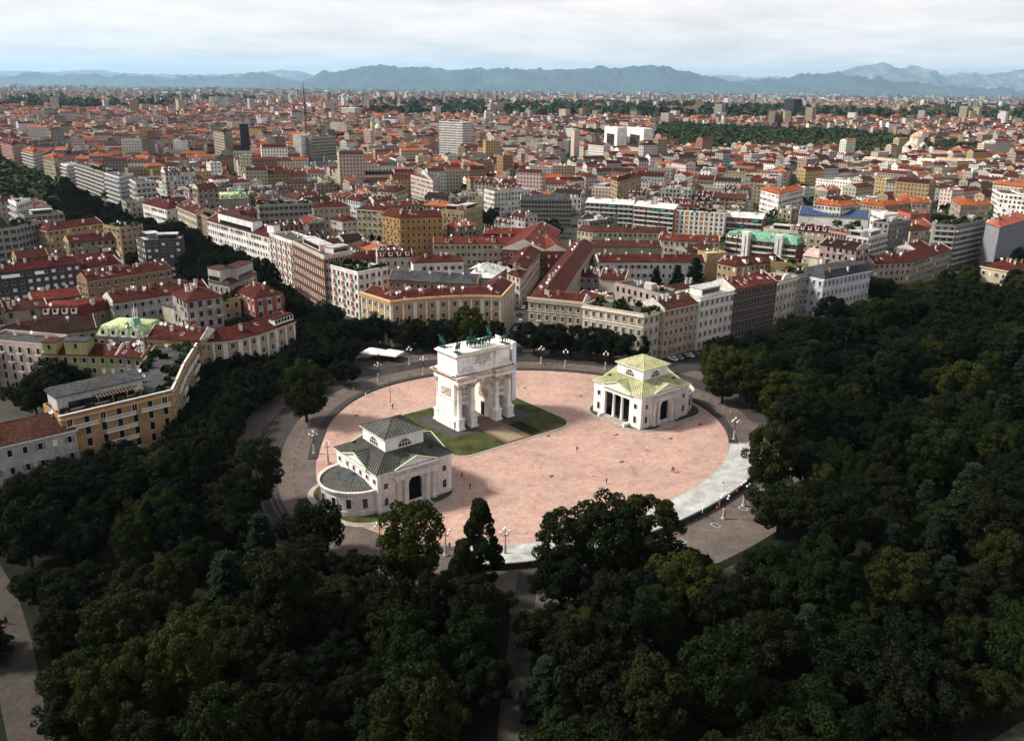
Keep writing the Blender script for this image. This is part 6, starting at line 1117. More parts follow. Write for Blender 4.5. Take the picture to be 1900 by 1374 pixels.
for (p, q, d, h, rt, rc, wc) in cand:
    dd = (q - p).normalized(); nn = Vector((-dd.y, dd.x)) * d; ins = dd * .8; q4 = [tuple(p + ins), tuple(q - ins), tuple(q + nn - ins), tuple(p + nn + ins)]
    if not claim(q4): continue
    if len(near_b) < 205: near_b.append((p, q, d, h, rt, rc, wc)); continue
    cw, cr = (*(c * .86 for c in jit(WALL[wc], .3)), 1), (*jit(ROOF[rc], .3), 1)
    shell([p, q], h, d, rt, ov=.5, wallmb=far_w, roofmb=far_r, gablemb=far_w if rt == 'gable' else None, uv=True, cw=cw, cr=cr); nfar += 1
    if rnd.random() < .5:
        t = rnd.uniform(.2, .8); c = p.lerp(q, t) + nn * .5; s_ = rnd.uniform(1, 3.2); z = h + (0 if rt == 'flat' else d * .12); k = len(far_w.f)
        far_w.box(c.x, c.y, z, s_, s_, rnd.uniform(2, 3.2), math.atan2(dd.y, dd.x)); nf = len(far_w.f) - k; far_w.uv += [[(0, 0)] * 4] * nf; far_w.c += [(*jit((.55, .52, .48)), 1)] * nf
# the nearest of them: things of their own with walls, roof, windows and chimneys
near_b.sort(key=lambda c: ((c[0] + c[1]) / 2).length); rows = [near_b[i:i + 18] for i in range(0, len(near_b), 18)]
FWN = MB(); FWN.box(0, -.03, 0, 1.2, .1, 1.8)
for ri, rw in enumerate(rows):
    rw.sort(key=lambda c: (c[0].x + c[1].x) / (c[0].y + c[1].y))
    for bi, (p, q, d, h, rt, rc, wc) in enumerate(rw):
        base = (p + q) / 2; fl = max(3, int(h / 3.4)); r2 = random.Random(ri * 100 + bi)
        e = empty('town_house', (base.x, base.y, 0), 0, '%s house with %s roof, %s from the left in the %s row' % (WORD[wc], RWORD[rc], ordn(bi), ordn(ri)), 'house', 'houses packed behind the plaza palazzi')
        wb, rb, gb = MB(), MB(), MB(); Pl = [p - base, q - base]; sg, nm, I, fr = shell(Pl, h, d, rt, wallmb=wb, roofmb=rb, gablemb=gb)
        wb.obj('wall', M['wall'], e, color=tuple(c * .6 for c in jit(WALL[wc]))); rb.obj('roof', M['roof'], e, color=jit(ROOF[rc]))  # wall colour darkened to stand in for cloud shade over the near city
        gables(gb, e, jit(WALL[r2.choice((wc, 'offwhite', 'greywhite'))]))
        if rt != 'flat': ridge_cap(fr, e, ROOF[rc])
        wn_ = MB(); bal_ = MB(); hasb = r2.random() < .45; pshut = r2.choice((0, .1, .35, .7))
        for (a, c, nr) in ((Pl[0], Pl[1], sg[0][1]), (I[1], I[0], -sg[0][1]), (Pl[1], I[1], sg[0][0]), (I[0], Pl[0], -sg[0][0])):
            if not facing((a + c) / 2 + base, nr): continue
            L = (c - a).length; nb = max(1, int(L / 3.1)); dd = (c - a) / L
            for f in range(fl):
                for i in range(nb):
                    if r2.random() < .06: continue
                    o = a + dd * ((i + .5) * L / nb) + nr * .04; rz = math.atan2(dd.y, dd.x); wn_.box(o.x, o.y, h / fl * (f + .25), 1.3, .12, h / fl * .6, rz, 2 if r2.random() < .1 else 3 if r2.random() < pshut * .3 else 0)
                    if r2.random() < pshut:
                        for q_ in (-.85, .85): o2 = o + dd * q_ + nr * .05; wn_.box(o2.x, o2.y, h / fl * (f + .28), .5, .12, h / fl * .56, rz, 3)
                    if hasb and f and (i + f) % 3 == 0: o2 = o + nr * .45; bal_.box(o2.x, o2.y, h / fl * f + .35, 2.3, 1.0, .14, rz, 0); o2 = o + nr * .95; bal_.box(o2.x, o2.y, h / fl * f + .49, 2.3, .06, .8, rz, 0)
                    wn_.box(o.x, o.y, h / fl * (f + .28) - .14, 1.4, .24, .13, rz, 1)
        if wn_.v: tag(wn_.obj('window_rows', [M['glass'], M['frame'], M['roller'], M['shutter']], e), kind='stuff')
        if bal_.v: o = tag(bal_.obj('balcony_rows', [M['trim']], e), kind='stuff'); o.color = (.36, .34, .32, 1)
        for k in range(r2.randint(2, 5)):
            a, b_, c, dq, za, zb = fr[0]; s_, t = r2.uniform(.1, .9), r2.uniform(.5, .95); pt = a.lerp(b_, s_).lerp(c.lerp(dq, s_), t); inst('chimney', CHIM, e, (pt.x, pt.y, za + (zb - za) * t + .2), r2.uniform(0, 1), color=r2.choice(((.5, .45, .4), (.6, .58, .55))))
        if rt != 'flat':
            a, b_, c, dq, za, zb = fr[0]; rz = math.atan2((b_ - a).y, (b_ - a).x); tl = math.atan2(zb - za, max(.1, ((c + dq) / 2 - (a + b_) / 2).length))
            for k in range(r2.choice((0, 1, 2, 4))): s_, t = r2.uniform(.1, .9), r2.uniform(.3, .7); pt = a.lerp(b_, s_).lerp(c.lerp(dq, s_), t); o = inst('skylight', SKYL, e, (pt.x, pt.y, za + (zb - za) * t + .12)); o.rotation_euler = (tl, 0, rz)
            if r2.random() < .3:
                nd = r2.randint(2, 4)
                for k in range(nd): s_ = (k + .6) / (nd + .2); pt = a.lerp(b_, s_).lerp(c.lerp(dq, s_), .35); inst('dormer', DORM, e, (pt.x, pt.y, za + (zb - za) * .35), rz, color=ROOF[rc])
        else:
            a, b_, c, dq, za, zb = fr[0]
            for k in range(r2.randint(2, 6)): s_, t = r2.random(), r2.choice((.15, .85, r2.random())); pt = a.lerp(b_, s_).lerp(c.lerp(dq, s_), t); inst('roof_bush', BUSH[k % 3], e, (pt.x, pt.y, za), r2.uniform(0, 6))
            pt = (a + b_ + c + dq) / 4; o = sbox('stair_head', (0, 0, 0, 4.5, 3.2, 2.6), M['trim'], e); o.location = (pt.x, pt.y, za); o.rotation_euler = (0, 0, math.atan2((b_ - a).y, (b_ - a).x)); o.color = (.42, .40, .38, 1)
        if r2.random() < .6: a, b_, c, dq, za, zb = fr[0]; s_ = r2.uniform(.1, .9); pt = a.lerp(b_, s_).lerp(c.lerp(dq, s_), .8); inst('satellite_dish', DISH, e, (pt.x, pt.y, za + (zb - za) * .8 + .4), r2.uniform(-.3, .3))
# beyond: blocks and towers thinning out over the plain
def dbox(x, y, a, w, d, h, cw, cr, gab):
    c, s = math.cos(a), math.sin(a); p = Vector((x - c * w / 2, y - s * w / 2)); q = Vector((x + c * w / 2, y + s * w / 2)); shell([p, q], h, d, 'gable' if gab else 'flat', ov=.4, wallmb=far_w, roofmb=far_r, gablemb=None, uv=True, cw=(*cw, 1), cr=(*cr, 1), flatp=.5)
def dens(x, y, sc=.0011): return noise.noise(Vector((x * sc, y * sc, 3.3)))
k = 0
while k < 6200:
    y = 2500 + 5700 * rnd.random() ** 1.25; x = rnd.uniform(-.66, .66) * y
    if dens(x, y) < -.10 + .2 * (y - 2500) / 5700 - rnd.random() * .25: continue
    k += 1; tall = rnd.random() < .04; w = rnd.uniform(14, 46); d = rnd.uniform(11, 18) ; h = rnd.uniform(24, 58) if tall else rnd.uniform(9, 22)
    if tall: w = rnd.uniform(14, 30); d = rnd.uniform(12, 20)
    gab = not tall and rnd.random() < .7
    dbox(x, y, rnd.choice((R(39), R(129), rnd.uniform(0, 3))), w, d, h, tuple(c * .8 for c in jit(WALL[rnd.choices(WN, WW)[0]])), jit(ROOF[rnd.choice(('orange', 'red', 'brown', 'orange')) if gab else rnd.choice(('graylight', 'graydark'))]), gab)
k = 0
while k < 2600:
    y = 8000 + 17000 * rnd.random() ** 1.5; x = rnd.uniform(-.66, .66) * y
    if dens(x, y, .0006) < .02 - rnd.random() * .22: continue
    k += 1; h = rnd.uniform(8, 22) if rnd.random() < .9 else rnd.uniform(25, 60)
    dbox(x, y, rnd.uniform(0, 3), rnd.uniform(20, 90), rnd.uniform(15, 40), h, tuple(c * .6 for c in jit(WALL[rnd.choice(('white', 'offwhite', 'cream', 'rosecream', 'greywhite'))])), jit(ROOF[rnd.choice(('orange', 'red', 'graylight', 'brown'))]), rnd.random() < .5)
o = far_w.obj('distant_city', [M['far_wall']]); tag(o, 'pale walls of the distant city spreading to the plain', 'city', kind='stuff')
o = far_r.obj('distant_roofs', [M['far_roof']]); tag(o, 'red and orange roofs of the distant city', 'roofs', kind='stuff')

# ------------------------------------------------------------------ trees
def leafquad(b, p, nrm, size, rn):
    t = nrm.orthogonal().normalized(); a = rn.uniform(0, 6.283); bt = nrm.cross(t); u = t * math.cos(a) + bt * math.sin(a); v = nrm.cross(u); u *= size; v *= size * rn.uniform(.55, .9)
    b.add([tuple(p - u - v), tuple(p + u - v * .6), tuple(p + u * .8 + v), tuple(p - u * .7 + v * .9)], [(0, 1, 2, 3)])
def rdir(rn): 
    while True:
        v = Vector((rn.uniform(-1, 1), rn.uniform(-1, 1), rn.uniform(-1, 1)))
        if .05 < v.length < 1: return v.normalized()
def crown(kind, seed, N=24000, R0=7.0):
    rn = random.Random(seed); b = MB(); lobes = []
    if kind == 'conifer':
        for k in range(13):
            z = 2.5 + 16.5 * k / 12; rr = R0 * .95 * (1 - k / 13.5) + .4; nb = max(3, int(9 - k * .45))
            for j in range(nb):
                a = 6.283 * (j + rn.random() * .6) / nb; L = rr * rn.uniform(.75, 1.1)
                for i in range(int(N / 110)):
                    t = rn.random() ** .7; p = Vector((math.cos(a) * L * t, math.sin(a) * L * t, z - .12 * L * t * t * 2)) + Vector((rn.gauss(0, .5), rn.gauss(0, .5), rn.gauss(0, .22))); leafquad(b, p, (Vector((0, 0, 1)) + rdir(rn) * .5).normalized(), rn.uniform(.28, .5), rn)
        return b
    for _ in range({'plane': 150, 'round': 130, 'box': 100, 'cone': 110}[kind]):
        d = rdir(rn)
        if kind == 'round':
            q = rn.uniform(.5, 1.0) * (1 + .16 * math.sin(5 * math.atan2(d.y, d.x) + seed)); c = Vector((d.x * R0 * q, d.y * R0 * q, 8.2 + d.z * 5.0 * q)); r = rn.uniform(.8, 1.8)
        elif kind == 'plane':
            z = rn.uniform(3.5, 17.5); e = max(.22, math.sin(math.pi * min(1, (z - 1.5) / 18.5)) ** .75); a = rn.uniform(0, 6.283); q = rn.uniform(.45, .95) * R0 * e * .92; c = Vector((q * math.cos(a), q * math.sin(a), z)); r = rn.uniform(.7, 1.6)
        elif kind == 'box':
            c = Vector((max(-.8, min(.8, d.x * 1.25)) * R0, max(-.8, min(.8, d.y * 1.25)) * R0, 8.5 + max(-.75, min(.75, d.z * 1.2)) * 4.6)); r = rn.uniform(.9, 1.6)
        else:
            z = rn.uniform(2.5, 17.5); q = R0 * .82 * (1 - (z - 2) / 18) * rn.uniform(.5, 1); a = rn.uniform(0, 6.283); c = Vector((q * math.cos(a), q * math.sin(a), z)); r = rn.uniform(.6, 1.2)
        lobes.append((c, r))
    ctr = Vector((0, 0, 8.5)); tot = sum(r * r for _, r in lobes)
    for c, r in lobes:
        for i in range(int(N * r * r / tot)):
            d = rdir(rn); out = (c - ctr).normalized()
            if d.dot(out + Vector((0, 0, .35))) < -.35 and rn.random() < .8: continue
            sub = .84 + .24 * noise.noise(Vector((d.x * 2.1 + c.x, d.y * 2.1 + c.y, d.z * 2.1 + c.z))); p = c + d * r * (sub + rn.uniform(-.08, .14)); leafquad(b, p, (d + rdir(rn) * .75).normalized(), rn.uniform(.15, .28), rn)
    return b
def trunk(kind, seed):
    rn = random.Random(seed); b = MB(); top = {'plane': 13, 'round': 8, 'box': 8, 'cone': 15, 'conifer': 18}[kind]; b.tube((0, 0, 0), (.1, 0, top * .45), .42, .30, 8); b.tube((.1, 0, top * .45), (0, .1, top), .30, .08, 7)
    if kind != 'conifer':
        for k in range(7): a = 6.283 * k / 7 + rn.uniform(-.3, .3); z = top * rn.uniform(.3, .6); L = rn.uniform(2.5, 4.5); m_ = (math.cos(a) * L * .6, math.sin(a) * L * .6, z + 1.6); b.tube((.05, 0, z), m_, .18, .11, 6); b.tube(m_, (math.cos(a) * L, math.sin(a) * L, z + 3.2), .11, .04, 5)
    return b
CR = {}; TR = {}
for kd, nv in (('plane', 3), ('round', 4), ('box', 2), ('cone', 1), ('conifer', 1)):
    TR[kd] = trunk(kd, 5).mesh('trunk', [M['bark']], True)
    for s_ in range(nv):
        base_me = crown(kd, 17 * s_ + len(kd)).mesh('crown', [M['needle'] if kd == 'conifer' else M['leaf_dark'] if kd == 'box' else M['leaf']])
        CR[(kd, s_)] = base_me
NV = {'plane': 3, 'round': 4, 'box': 2, 'cone': 1, 'conifer': 1}
def tree(name, x, y, r, kd, label, group=None, tone='n', rn=rnd, zs=None):
    e = empty(name, (x, y, 0), rn.uniform(0, 6.28), label, 'tree', group); k = r / 7.0; zs = zs or min(k, 1.05) * rn.uniform(.8, 1.08)
    for nm, me in (('trunk', TR[kd]), ('crown', CR[(kd, rn.randrange(NV[kd]))])):
        o = inst(nm, me, e); o.scale = (k, k, zs)
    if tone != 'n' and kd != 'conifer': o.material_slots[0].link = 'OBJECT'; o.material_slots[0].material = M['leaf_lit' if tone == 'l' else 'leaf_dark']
    return e
NM = {'plane': 'plane_tree', 'round': 'broadleaf_tree', 'box': 'clipped_tree', 'cone': 'cypress_tree', 'conifer': 'cedar_tree'}
placed = []
rn = random.Random(3)
for (x, y, r, kd, lab) in TREES:
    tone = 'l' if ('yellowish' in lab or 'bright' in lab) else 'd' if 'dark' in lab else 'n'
    tree(NM[kd], x, y, r, kd, lab, None, tone, rn, min(1.05, r / 7.0) * (0.92 if kd in ('round', 'box') else 1.0)); placed.append((x, y, r))
# avenue rows
av = []
for a, b_ in AVENUE_ROWS + [(W(-17, 300), W(-17, 620)), (W(-4, 110), W(-4, 620)), (W(8, 110), W(8, 620)), (W(18, 300), W(18, 620))]:
    a, b_ = Vector(a), Vector(b_); L = (b_ - a).length; n = int(L / 10.0)
    for k in range(n + 1):
        p = a.lerp(b_, k / max(1, n)) + Vector((rn.uniform(-1, 1), rn.uniform(-1, 1)))
        if any((p.x - x) ** 2 + (p.y - y) ** 2 < 30 for x, y, r in placed): continue
        if (int(p.x // CELL), int(p.y // CELL)) in FOOT or any(math.hypot(p.x - a_ * f, p.y - c_ * f) < 9 for a_, c_, l_ in TENTS for f in (1, .97, .93, .89)): continue
        av.append(p); placed.append((p.x, p.y, 5))
av.sort(key=lambda p: p.y)
for k, p in enumerate(av): tree('avenue_tree', p.x, p.y, rn.uniform(5.2, 6.6), rn.choice(('round', 'round', 'plane')), 'dark street tree, %s from the plaza along the tree-lined avenue' % ordn(k), 'trees lining the avenue', 'd', rn)
k = 0
for tries in range(2600):
    u, v = rn.uniform(-125, 8), rn.uniform(20, 150); x, y = W(u, v); rr = math.hypot(u, v)
    if u < -84 and v > 34: continue
    if rr < 84 or (int(x // CELL), int(y // CELL)) in BOCC or (abs(u + 1) < 4 and v > 80): continue
    if x > -30 and y > 318: continue
    if x < -.66 * y or any((x - a) ** 2 + (y - c) ** 2 < 44 for a, c, r in placed): continue
    if any(math.hypot(x - a * f, y - c * f) < 9 for a, c, l_ in TENTS for f in (1, .97, .93, .89)): continue
    RING_TREES.append((x, y)); placed.append((x, y, 5.5)); tree('ring_tree', x, y, rn.uniform(5.0, 6.6), 'round', 'dark tree, %s in the shady belt between the left palazzi and the tram ring' % ordn(k), 'trees of the shady belt', 'd', rn); k += 1
for (x, y) in RING_TREES:
    if any(math.hypot(x - a * f, y - c * f) < 9 for a, c, l_ in TENTS for f in (1, .97, .93, .89)): continue
    if any((x - a) ** 2 + (y - c) ** 2 < 25 for a, c, r in placed): continue
    placed.append((x, y, 6)); tree('ring_tree', x, y, rn.uniform(5.5, 7.2), 'round', 'dark tree, %s in the shady belt between the left palazzi and the tram ring' % ordn(k), 'trees of the shady belt', 'd', rn); k += 1
# park canopy: filled outwards, keeping paths and the plaza clear
def seg_d(p, a, c): a, c = Vector(a), Vector(c); t = max(0, min(1, (p - a).dot(c - a) / max(1e-6, (c - a).length_squared))); return (p - a.lerp(c, t)).length
park = []
PW = (4.8, 5.0, 5.0, 5.0, 6.5, 3.0)
for tries in range(14000):
    y = rn.uniform(72, 520); x = rn.uniform(-.66, .66) * y + rn.uniform(-10, 10); p = Vector((x, y)); q = p - PC; u, v = q.dot(UX), q.dot(VX)
    if v > (6 if u > 0 else 40) : continue
    if u > 0 and v > 2 and u < 90: continue
    rr = q.length
    if rr < 86 + (4 * math.sin(math.atan2(q.y, q.x) * 5)): continue
    r = rn.choice((4.4, 5.0, 5.8, 6.6, 7.4)) * (1.0 if y < 200 else 1.2)
    if any((x - a) ** 2 + (y - c) ** 2 < (.66 * (r + b2)) ** 2 for a, c, b2 in placed): continue
    if any(seg_d(p, pp[i], pp[i + 1]) < (w if pp is not SANDY_PATHS[0] or i > 2 else 3.0) for pp, w in zip(SANDY_PATHS, PW) for i in range(len(pp) - 1)): continue
    if (int(x // CELL), int(y // CELL)) in BOCC: continue
    if len(park) > 440: break
    placed.append((x, y, r)); park.append((x, y, r))
park.sort(key=lambda t: t[1]); prow = [park[i:i + 16] for i in range(0, len(park), 16)]
for ri, rw in enumerate(prow):
    rw.sort(key=lambda t: t[0] / t[1])
    for k, (x, y, r) in enumerate(rw):
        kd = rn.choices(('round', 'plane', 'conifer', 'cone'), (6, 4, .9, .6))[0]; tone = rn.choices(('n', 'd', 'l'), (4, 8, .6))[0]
        tree(NM[kd], x, y, r, kd, '%s park tree, %s from the left in the %s row from below' % ({'n': 'green', 'd': 'dark green', 'l': 'yellowish green'}[tone] if kd != 'conifer' else 'dark needled', ordn(k), ordn(ri)), 'trees of the park canopy', tone, rn)
# distant trees as one mass
fb = MB(); k = 0
def blob(x, y, r, col):
    z0 = r * .9
    for i in range(26 if y < 1600 else 13):
        d = rdir(rn); p = Vector((x, y, z0)) + Vector((d.x * r, d.y * r, abs(d.z) * r * 1.1)) * rn.uniform(.75, 1.05); m0 = len(fb.f); leafquad(fb, p, (d + rdir(rn) * .5 + Vector((0, 0, .3))).normalized(), r * .34 if y < 1600 else r * .5, rn); fb.c.append((*jit(col, .35), 1))
for poly in FAR_WOODS:
    xs = [p[0] for p in poly]; ys = [p[1] for p in poly]; cells = set(occ_poly(poly))
    for (i, j) in cells:
        if rn.random() < .105: blob((i + rn.random()) * CELL, (j + rn.random()) * CELL, rn.uniform(4.5, 8), (.035, .05, .018))
for t in range(7500):
    y = 560 + 5800 * rn.random() ** 1.3; x = rn.uniform(-.64, .64) * y
    if (int(x // CELL), int(y // CELL)) in OCC and y < 2700: continue
    if y > 2700 and dens(x, y) > .05: continue
    blob(x, y, rn.uniform(3, 6) if y < 2700 else rn.uniform(8, 20), (.032, .046, .018))
tag(fb.obj('distant_trees', [M['far_leaf']]), 'green clumps of trees scattered through the distant city', 'trees', kind='stuff')
# ------------------------------------------------------------------ skinned figures
def skinned(name, V, E, Rd, root=0, sub=1):
    me = bpy.data.meshes.new(name); me.from_pydata([tuple(v) for v in V], E, []); o = bpy.data.objects.new(name, me); COL.objects.link(o)
    sk = o.modifiers.new('s', 'SKIN'); sk.use_smooth_shade = True
    for i, d in enumerate(me.skin_vertices[0].data): r = Rd[i]; d.radius = (r, r) if not isinstance(r, tuple) else r; d.use_root = (i == root)
    if sub: ss = o.modifiers.new('b', 'SUBSURF'); ss.levels = sub; ss.render_levels = sub
    dg = bpy.context.evaluated_depsgraph_get(); out = bpy.data.meshes.new_from_object(o.evaluated_get(dg)); out.name = name
    bpy.data.objects.remove(o); bpy.data.meshes.remove(me); return out
def horse_mesh(step=0.0, rear=0.0):
    V = [(0, 0, 1.45), (0, .55, 1.42), (0, -.55, 1.40), (0, .95, 1.85), (0, 1.22, 2.2), (0, 1.55, 2.05), (0, 1.75, 1.9), (0, -.95, 1.3), (0, -1.1, .8)]
    Rd = [.34, .36, .36, .24, .17, .13, .09, .10, .06]; E = [(0, 1), (0, 2), (1, 3), (3, 4), (4, 5), (5, 6), (2, 7), (7, 8)]
    for sx, ph in ((-.2, step), (.2, -step)):
        k = len(V); V += [(sx, .62, 1.05), (sx, .66 + ph, .58), (sx, .62 + ph * 1.4, .08)]; Rd += [.14, .075, .08]; E += [(1, k), (k, k + 1), (k + 1, k + 2)]
        k = len(V); V += [(sx, -.52, 1.0), (sx, -.66 - ph, .62), (sx, -.58 - ph, .08)]; Rd += [.19, .08, .08]; E += [(2, k), (k, k + 1), (k + 1, k + 2)]
    for q in (-.07, .07): k = len(V); V += [(q, 1.2, 2.42)]; Rd += [.035]; E += [(4, k)]
    if rear: V = [(x, y, z + max(0, y + .5) * rear) if z > .3 or y < 0 else (x, y, z + max(0, y + .5) * rear) for x, y, z in V]
    me = skinned('horse', V, E, Rd); me.materials.append(M['bronze']); return me
def body(pose):
    """pose: joint name -> position; returns vertex list, edges, radii with the usual human taper"""
    order = ['hip', 'spine', 'chest', 'neck', 'head', 'top', 'ls', 'le', 'lh', 'rs', 're', 'rh', 'lk', 'la', 'lt', 'rk', 'ra', 'rt', 'lhp', 'rhp']
    rad = dict(hip=.15, spine=.14, chest=.165, neck=.065, head=.105, top=.085, ls=.075, le=.052, lh=.036, rs=.075, re=.052, rh=.036, lk=.068, la=.045, lt=.045, rk=.068, ra=.045, rt=.045, lhp=.105, rhp=.105)
    E = [('hip', 'spine'), ('spine', 'chest'), ('chest', 'neck'), ('neck', 'head'), ('head', 'top'), ('chest', 'ls'), ('ls', 'le'), ('le', 'lh'), ('chest', 'rs'), ('rs', 're'), ('re', 'rh'), ('hip', 'lhp'), ('lhp', 'lk'), ('lk', 'la'), ('la', 'lt'), ('hip', 'rhp'), ('rhp', 'rk'), ('rk', 'ra'), ('ra', 'rt')]
    ix = {n: i for i, n in enumerate(order)}; return [pose[n] for n in order], [(ix[a], ix[c]) for a, c in E], [rad[n] for n in order], order
STAND = dict(hip=(0, 0, .95), spine=(0, 0, 1.12), chest=(0, .01, 1.33), neck=(0, 0, 1.5), head=(0, .015, 1.62), top=(0, .01, 1.72), ls=(-.19, 0, 1.4), le=(-.25, -.02, 1.12), lh=(-.25, .06, .87), rs=(.19, 0, 1.4), re=(.25, -.02, 1.12), rh=(.25, .06, .87), lhp=(-.1, 0, .88), lk=(-.1, .02, .5), la=(-.1, -.02, .08), lt=(-.1, .13, .04), rhp=(.1, 0, .88), rk=(.1, .02, .5), ra=(.1, -.02, .08), rt=(.1, .13, .04))
WALK = dict(STAND, le=(-.25, .1, 1.14), lh=(-.24, .28, .95), re=(.25, -.12, 1.13), rh=(.25, -.2, .9), lk=(-.1, -.05, .5), la=(-.1, -.32, .14), lt=(-.1, -.2, .04), rk=(.1, .2, .52), ra=(.1, .3, .08), rt=(.1, .45, .05))
SIT = dict(hip=(0, 0, .14), spine=(0, -.02, .32), chest=(0, .0, .53), neck=(0, .02, .7), head=(0, .04, .82), top=(0, .03, .92), ls=(-.19, 0, .6), le=(-.27, .05, .36), lh=(-.2, .26, .28), rs=(.19, 0, .6), re=(.27, .05, .36), rh=(.2, .26, .28), lhp=(-.1, .03, .13), lk=(-.12, .45, .22), la=(-.12, .62, -.14), lt=(-.12, .76, -.18), rhp=(.1, .03, .13), rk=(.12, .45, .22), ra=(.12, .62, -.14), rt=(.12, .76, -.18))
RECL = dict(SIT, spine=(0, -.14, .24), chest=(0, -.3, .36), neck=(0, -.42, .48), head=(0, -.48, .58), top=(0, -.52, .67), ls=(-.19, -.3, .42), le=(-.28, -.5, .26), lh=(-.26, -.52, .05), rs=(.19, -.3, .42), re=(.28, -.5, .26), rh=(.26, -.52, .05), lk=(-.1, .5, .14), la=(-.1, .92, .07), lt=(-.1, 1.0, .16), rk=(.1, .45, .32), ra=(.1, .72, .07), rt=(.1, .85, .05))
RIDE = dict(hip=(0, -.12, 1.0), spine=(0, -.04, 1.18), chest=(0, .1, 1.36), neck=(0, .18, 1.52), head=(0, .22, 1.64), top=(0, .21, 1.74), ls=(-.19, .1, 1.42), le=(-.24, .3, 1.2), lh=(-.22, .5, 1.08), rs=(.19, .1, 1.42), re=(.24, .3, 1.2), rh=(.22, .5, 1.08), lhp=(-.09, -.08, .95), lk=(-.1, .26, .78), la=(-.1, .1, .42), lt=(-.1, .24, .38), rhp=(.09, -.08, .95), rk=(.1, .2, .6), ra=(.1, .05, .24), rt=(.1, .19, .2))
HORSEMAN = dict(RIDE, lhp=(-.16, -.05, .95), rhp=(.16, -.05, .95), lk=(-.36, .2, .72), rk=(.36, .2, .72), la=(-.38, .05, .3), ra=(.38, .05, .3), lt=(-.38, .18, .26), rt=(.38, .18, .26), re=(.35, .2, 1.55), rh=(.4, .3, 1.85))
def person_mesh(pose, name='person'):
    V, E, Rd, order = body(pose); me = skinned(name, V, E, Rd); P = {n: Vector(pose[n]) for n in order}
    bones = [('shirt', 'hip', 'chest'), ('shirt', 'chest', 'ls'), ('shirt', 'chest', 'rs'), ('shirt', 'ls', 'le'), ('shirt', 'rs', 're'), ('skin', 'le', 'lh'), ('skin', 're', 'rh'), ('skin', 'neck', 'head'), ('head', 'head', 'top'), ('legs', 'lhp', 'lk'), ('legs', 'rhp', 'rk'), ('legs', 'lk', 'la'), ('legs', 'rk', 'ra'), ('shoe', 'la', 'lt'), ('shoe', 'ra', 'rt')]
    mi = []
    fwd = (P['lt'] + P['rt'] - P['la'] - P['ra']); fwd.z = 0; fwd.normalize()
    for pg in me.polygons:
        c = pg.center; best = min(bones, key=lambda q: seg3(c, P[q[1]], P[q[2]])); k = best[0]
        if k == 'head' or (k == 'skin' and best[1] == 'neck'): k = 'skin' if (c - P['head']).dot(fwd) > .03 and c.z < P['top'].z - .02 else ('hair' if c.z > P['head'].z - .06 else 'skin')
        mi.append({'shirt': 0, 'legs': 1, 'skin': 2, 'hair': 3, 'shoe': 4}[k])
    bm = bmesh.new(); bm.from_mesh(me); lay = bm.faces
    for f, k in zip(bm.faces, mi): f.material_index = k; f.smooth = True
    fb_ = MB()
    for h, e in (('lh', 'le'), ('rh', 're')):
        d = (P[h] - P[e]).normalized(); s = d.orthogonal().normalized(); t = d.cross(s)
        for k, (o, L) in enumerate(((-.03, .085), (-.01, .10), (.012, .095), (.032, .075))): a = P[h] + d * .03 + s * o; m_ = a + d * L * .55; fb_.tube(a, m_, .012, .011, 5); fb_.tube(m_, m_ + d * L * .4 + t * .025, .011, .008, 5)
        fb_.tube(P[h] + s * -.03, P[h] + s * -.07 + d * .05, .014, .010, 5)
    h0 = P['head'] + fwd * .10; fb_.tube(h0 + Vector((0, 0, .02)), h0 + fwd * .03 - Vector((0, 0, .02)), .012, .016, 5)
    m2 = fb_.mesh('tmp', [M['skin']]); n0 = len(bm.faces); bm.from_mesh(m2); bm.faces.ensure_lookup_table()
    for f in bm.faces[n0:]: f.material_index = 2
    bm.to_mesh(me); bm.free(); bpy.data.meshes.remove(m2); me.materials.clear()
    for m_ in (M['cloth'], M['cloth'], M['skin'], M['hair'], M['rubber']): me.materials.append(m_)
    return me
def seg3(p, a, c): t = max(0, min(1, (p - a).dot(c - a) / max(1e-6, (c - a).length_squared))); return (p - a.lerp(c, t)).length
# bronze group on the arch: six horses abreast with a chariot, and a rider at each corner
TOPZ = lz + 0.02 + 23.953
def onarch(x, y): p = W(AU + x, AV + y); return (p[0], p[1], TOPZ)
HM = [horse_mesh(.12), horse_mesh(-.14), horse_mesh(.1, .25)]
bz = empty('bronze_chariot', onarch(.6, .2), TH, 'green bronze chariot drawn by six horses with a standing figure on the arch roof', 'statue')
for k in range(6): o = inst('horse', HM[k % 2], bz, (-3.6 + 1.44 * k, -2.4 + .25 * abs(k - 2.5), 0), math.pi); o.scale = (1.35,) * 3
b = MB()
b.box(0, 2.0, 1.1, 2.2, 1.8, .2); b.lathe([(1.1, 1.2), (1.3, 2.2), (1.35, 2.6)], 14, (0, 2.0, 0), 0, math.pi, 2 * math.pi, cap=False); b.tube((0, 1.2, 1.2), (0, -2.4, 1.7), .09, .07, 6); b.obj('chariot', M['bronze'], bz)
for q in (-1, 1):
    b = MB(); n = 16
    for i in range(n): a, c = 6.283 * i / n, 6.283 * (i + 1) / n; b.tube((q * 1.35, 2.1 + .95 * math.cos(a), .98 + .95 * math.sin(a)), (q * 1.35, 2.1 + .95 * math.cos(c), .98 + .95 * math.sin(c)), .1, .1, 5)
    for i in range(8): a = 6.283 * i / 8; b.tube((q * 1.35, 2.1, .98), (q * 1.35, 2.1 + .9 * math.cos(a), .98 + .9 * math.sin(a)), .06, .05, 4)
    b.obj('wheel', M['bronze'], bz)
fig = person_mesh(dict(STAND, re=(.35, .1, 1.6), rh=(.4, .15, 1.95)), 'figure'); fig.materials.clear(); [fig.materials.append(M['bronze']) for _ in range(5)]
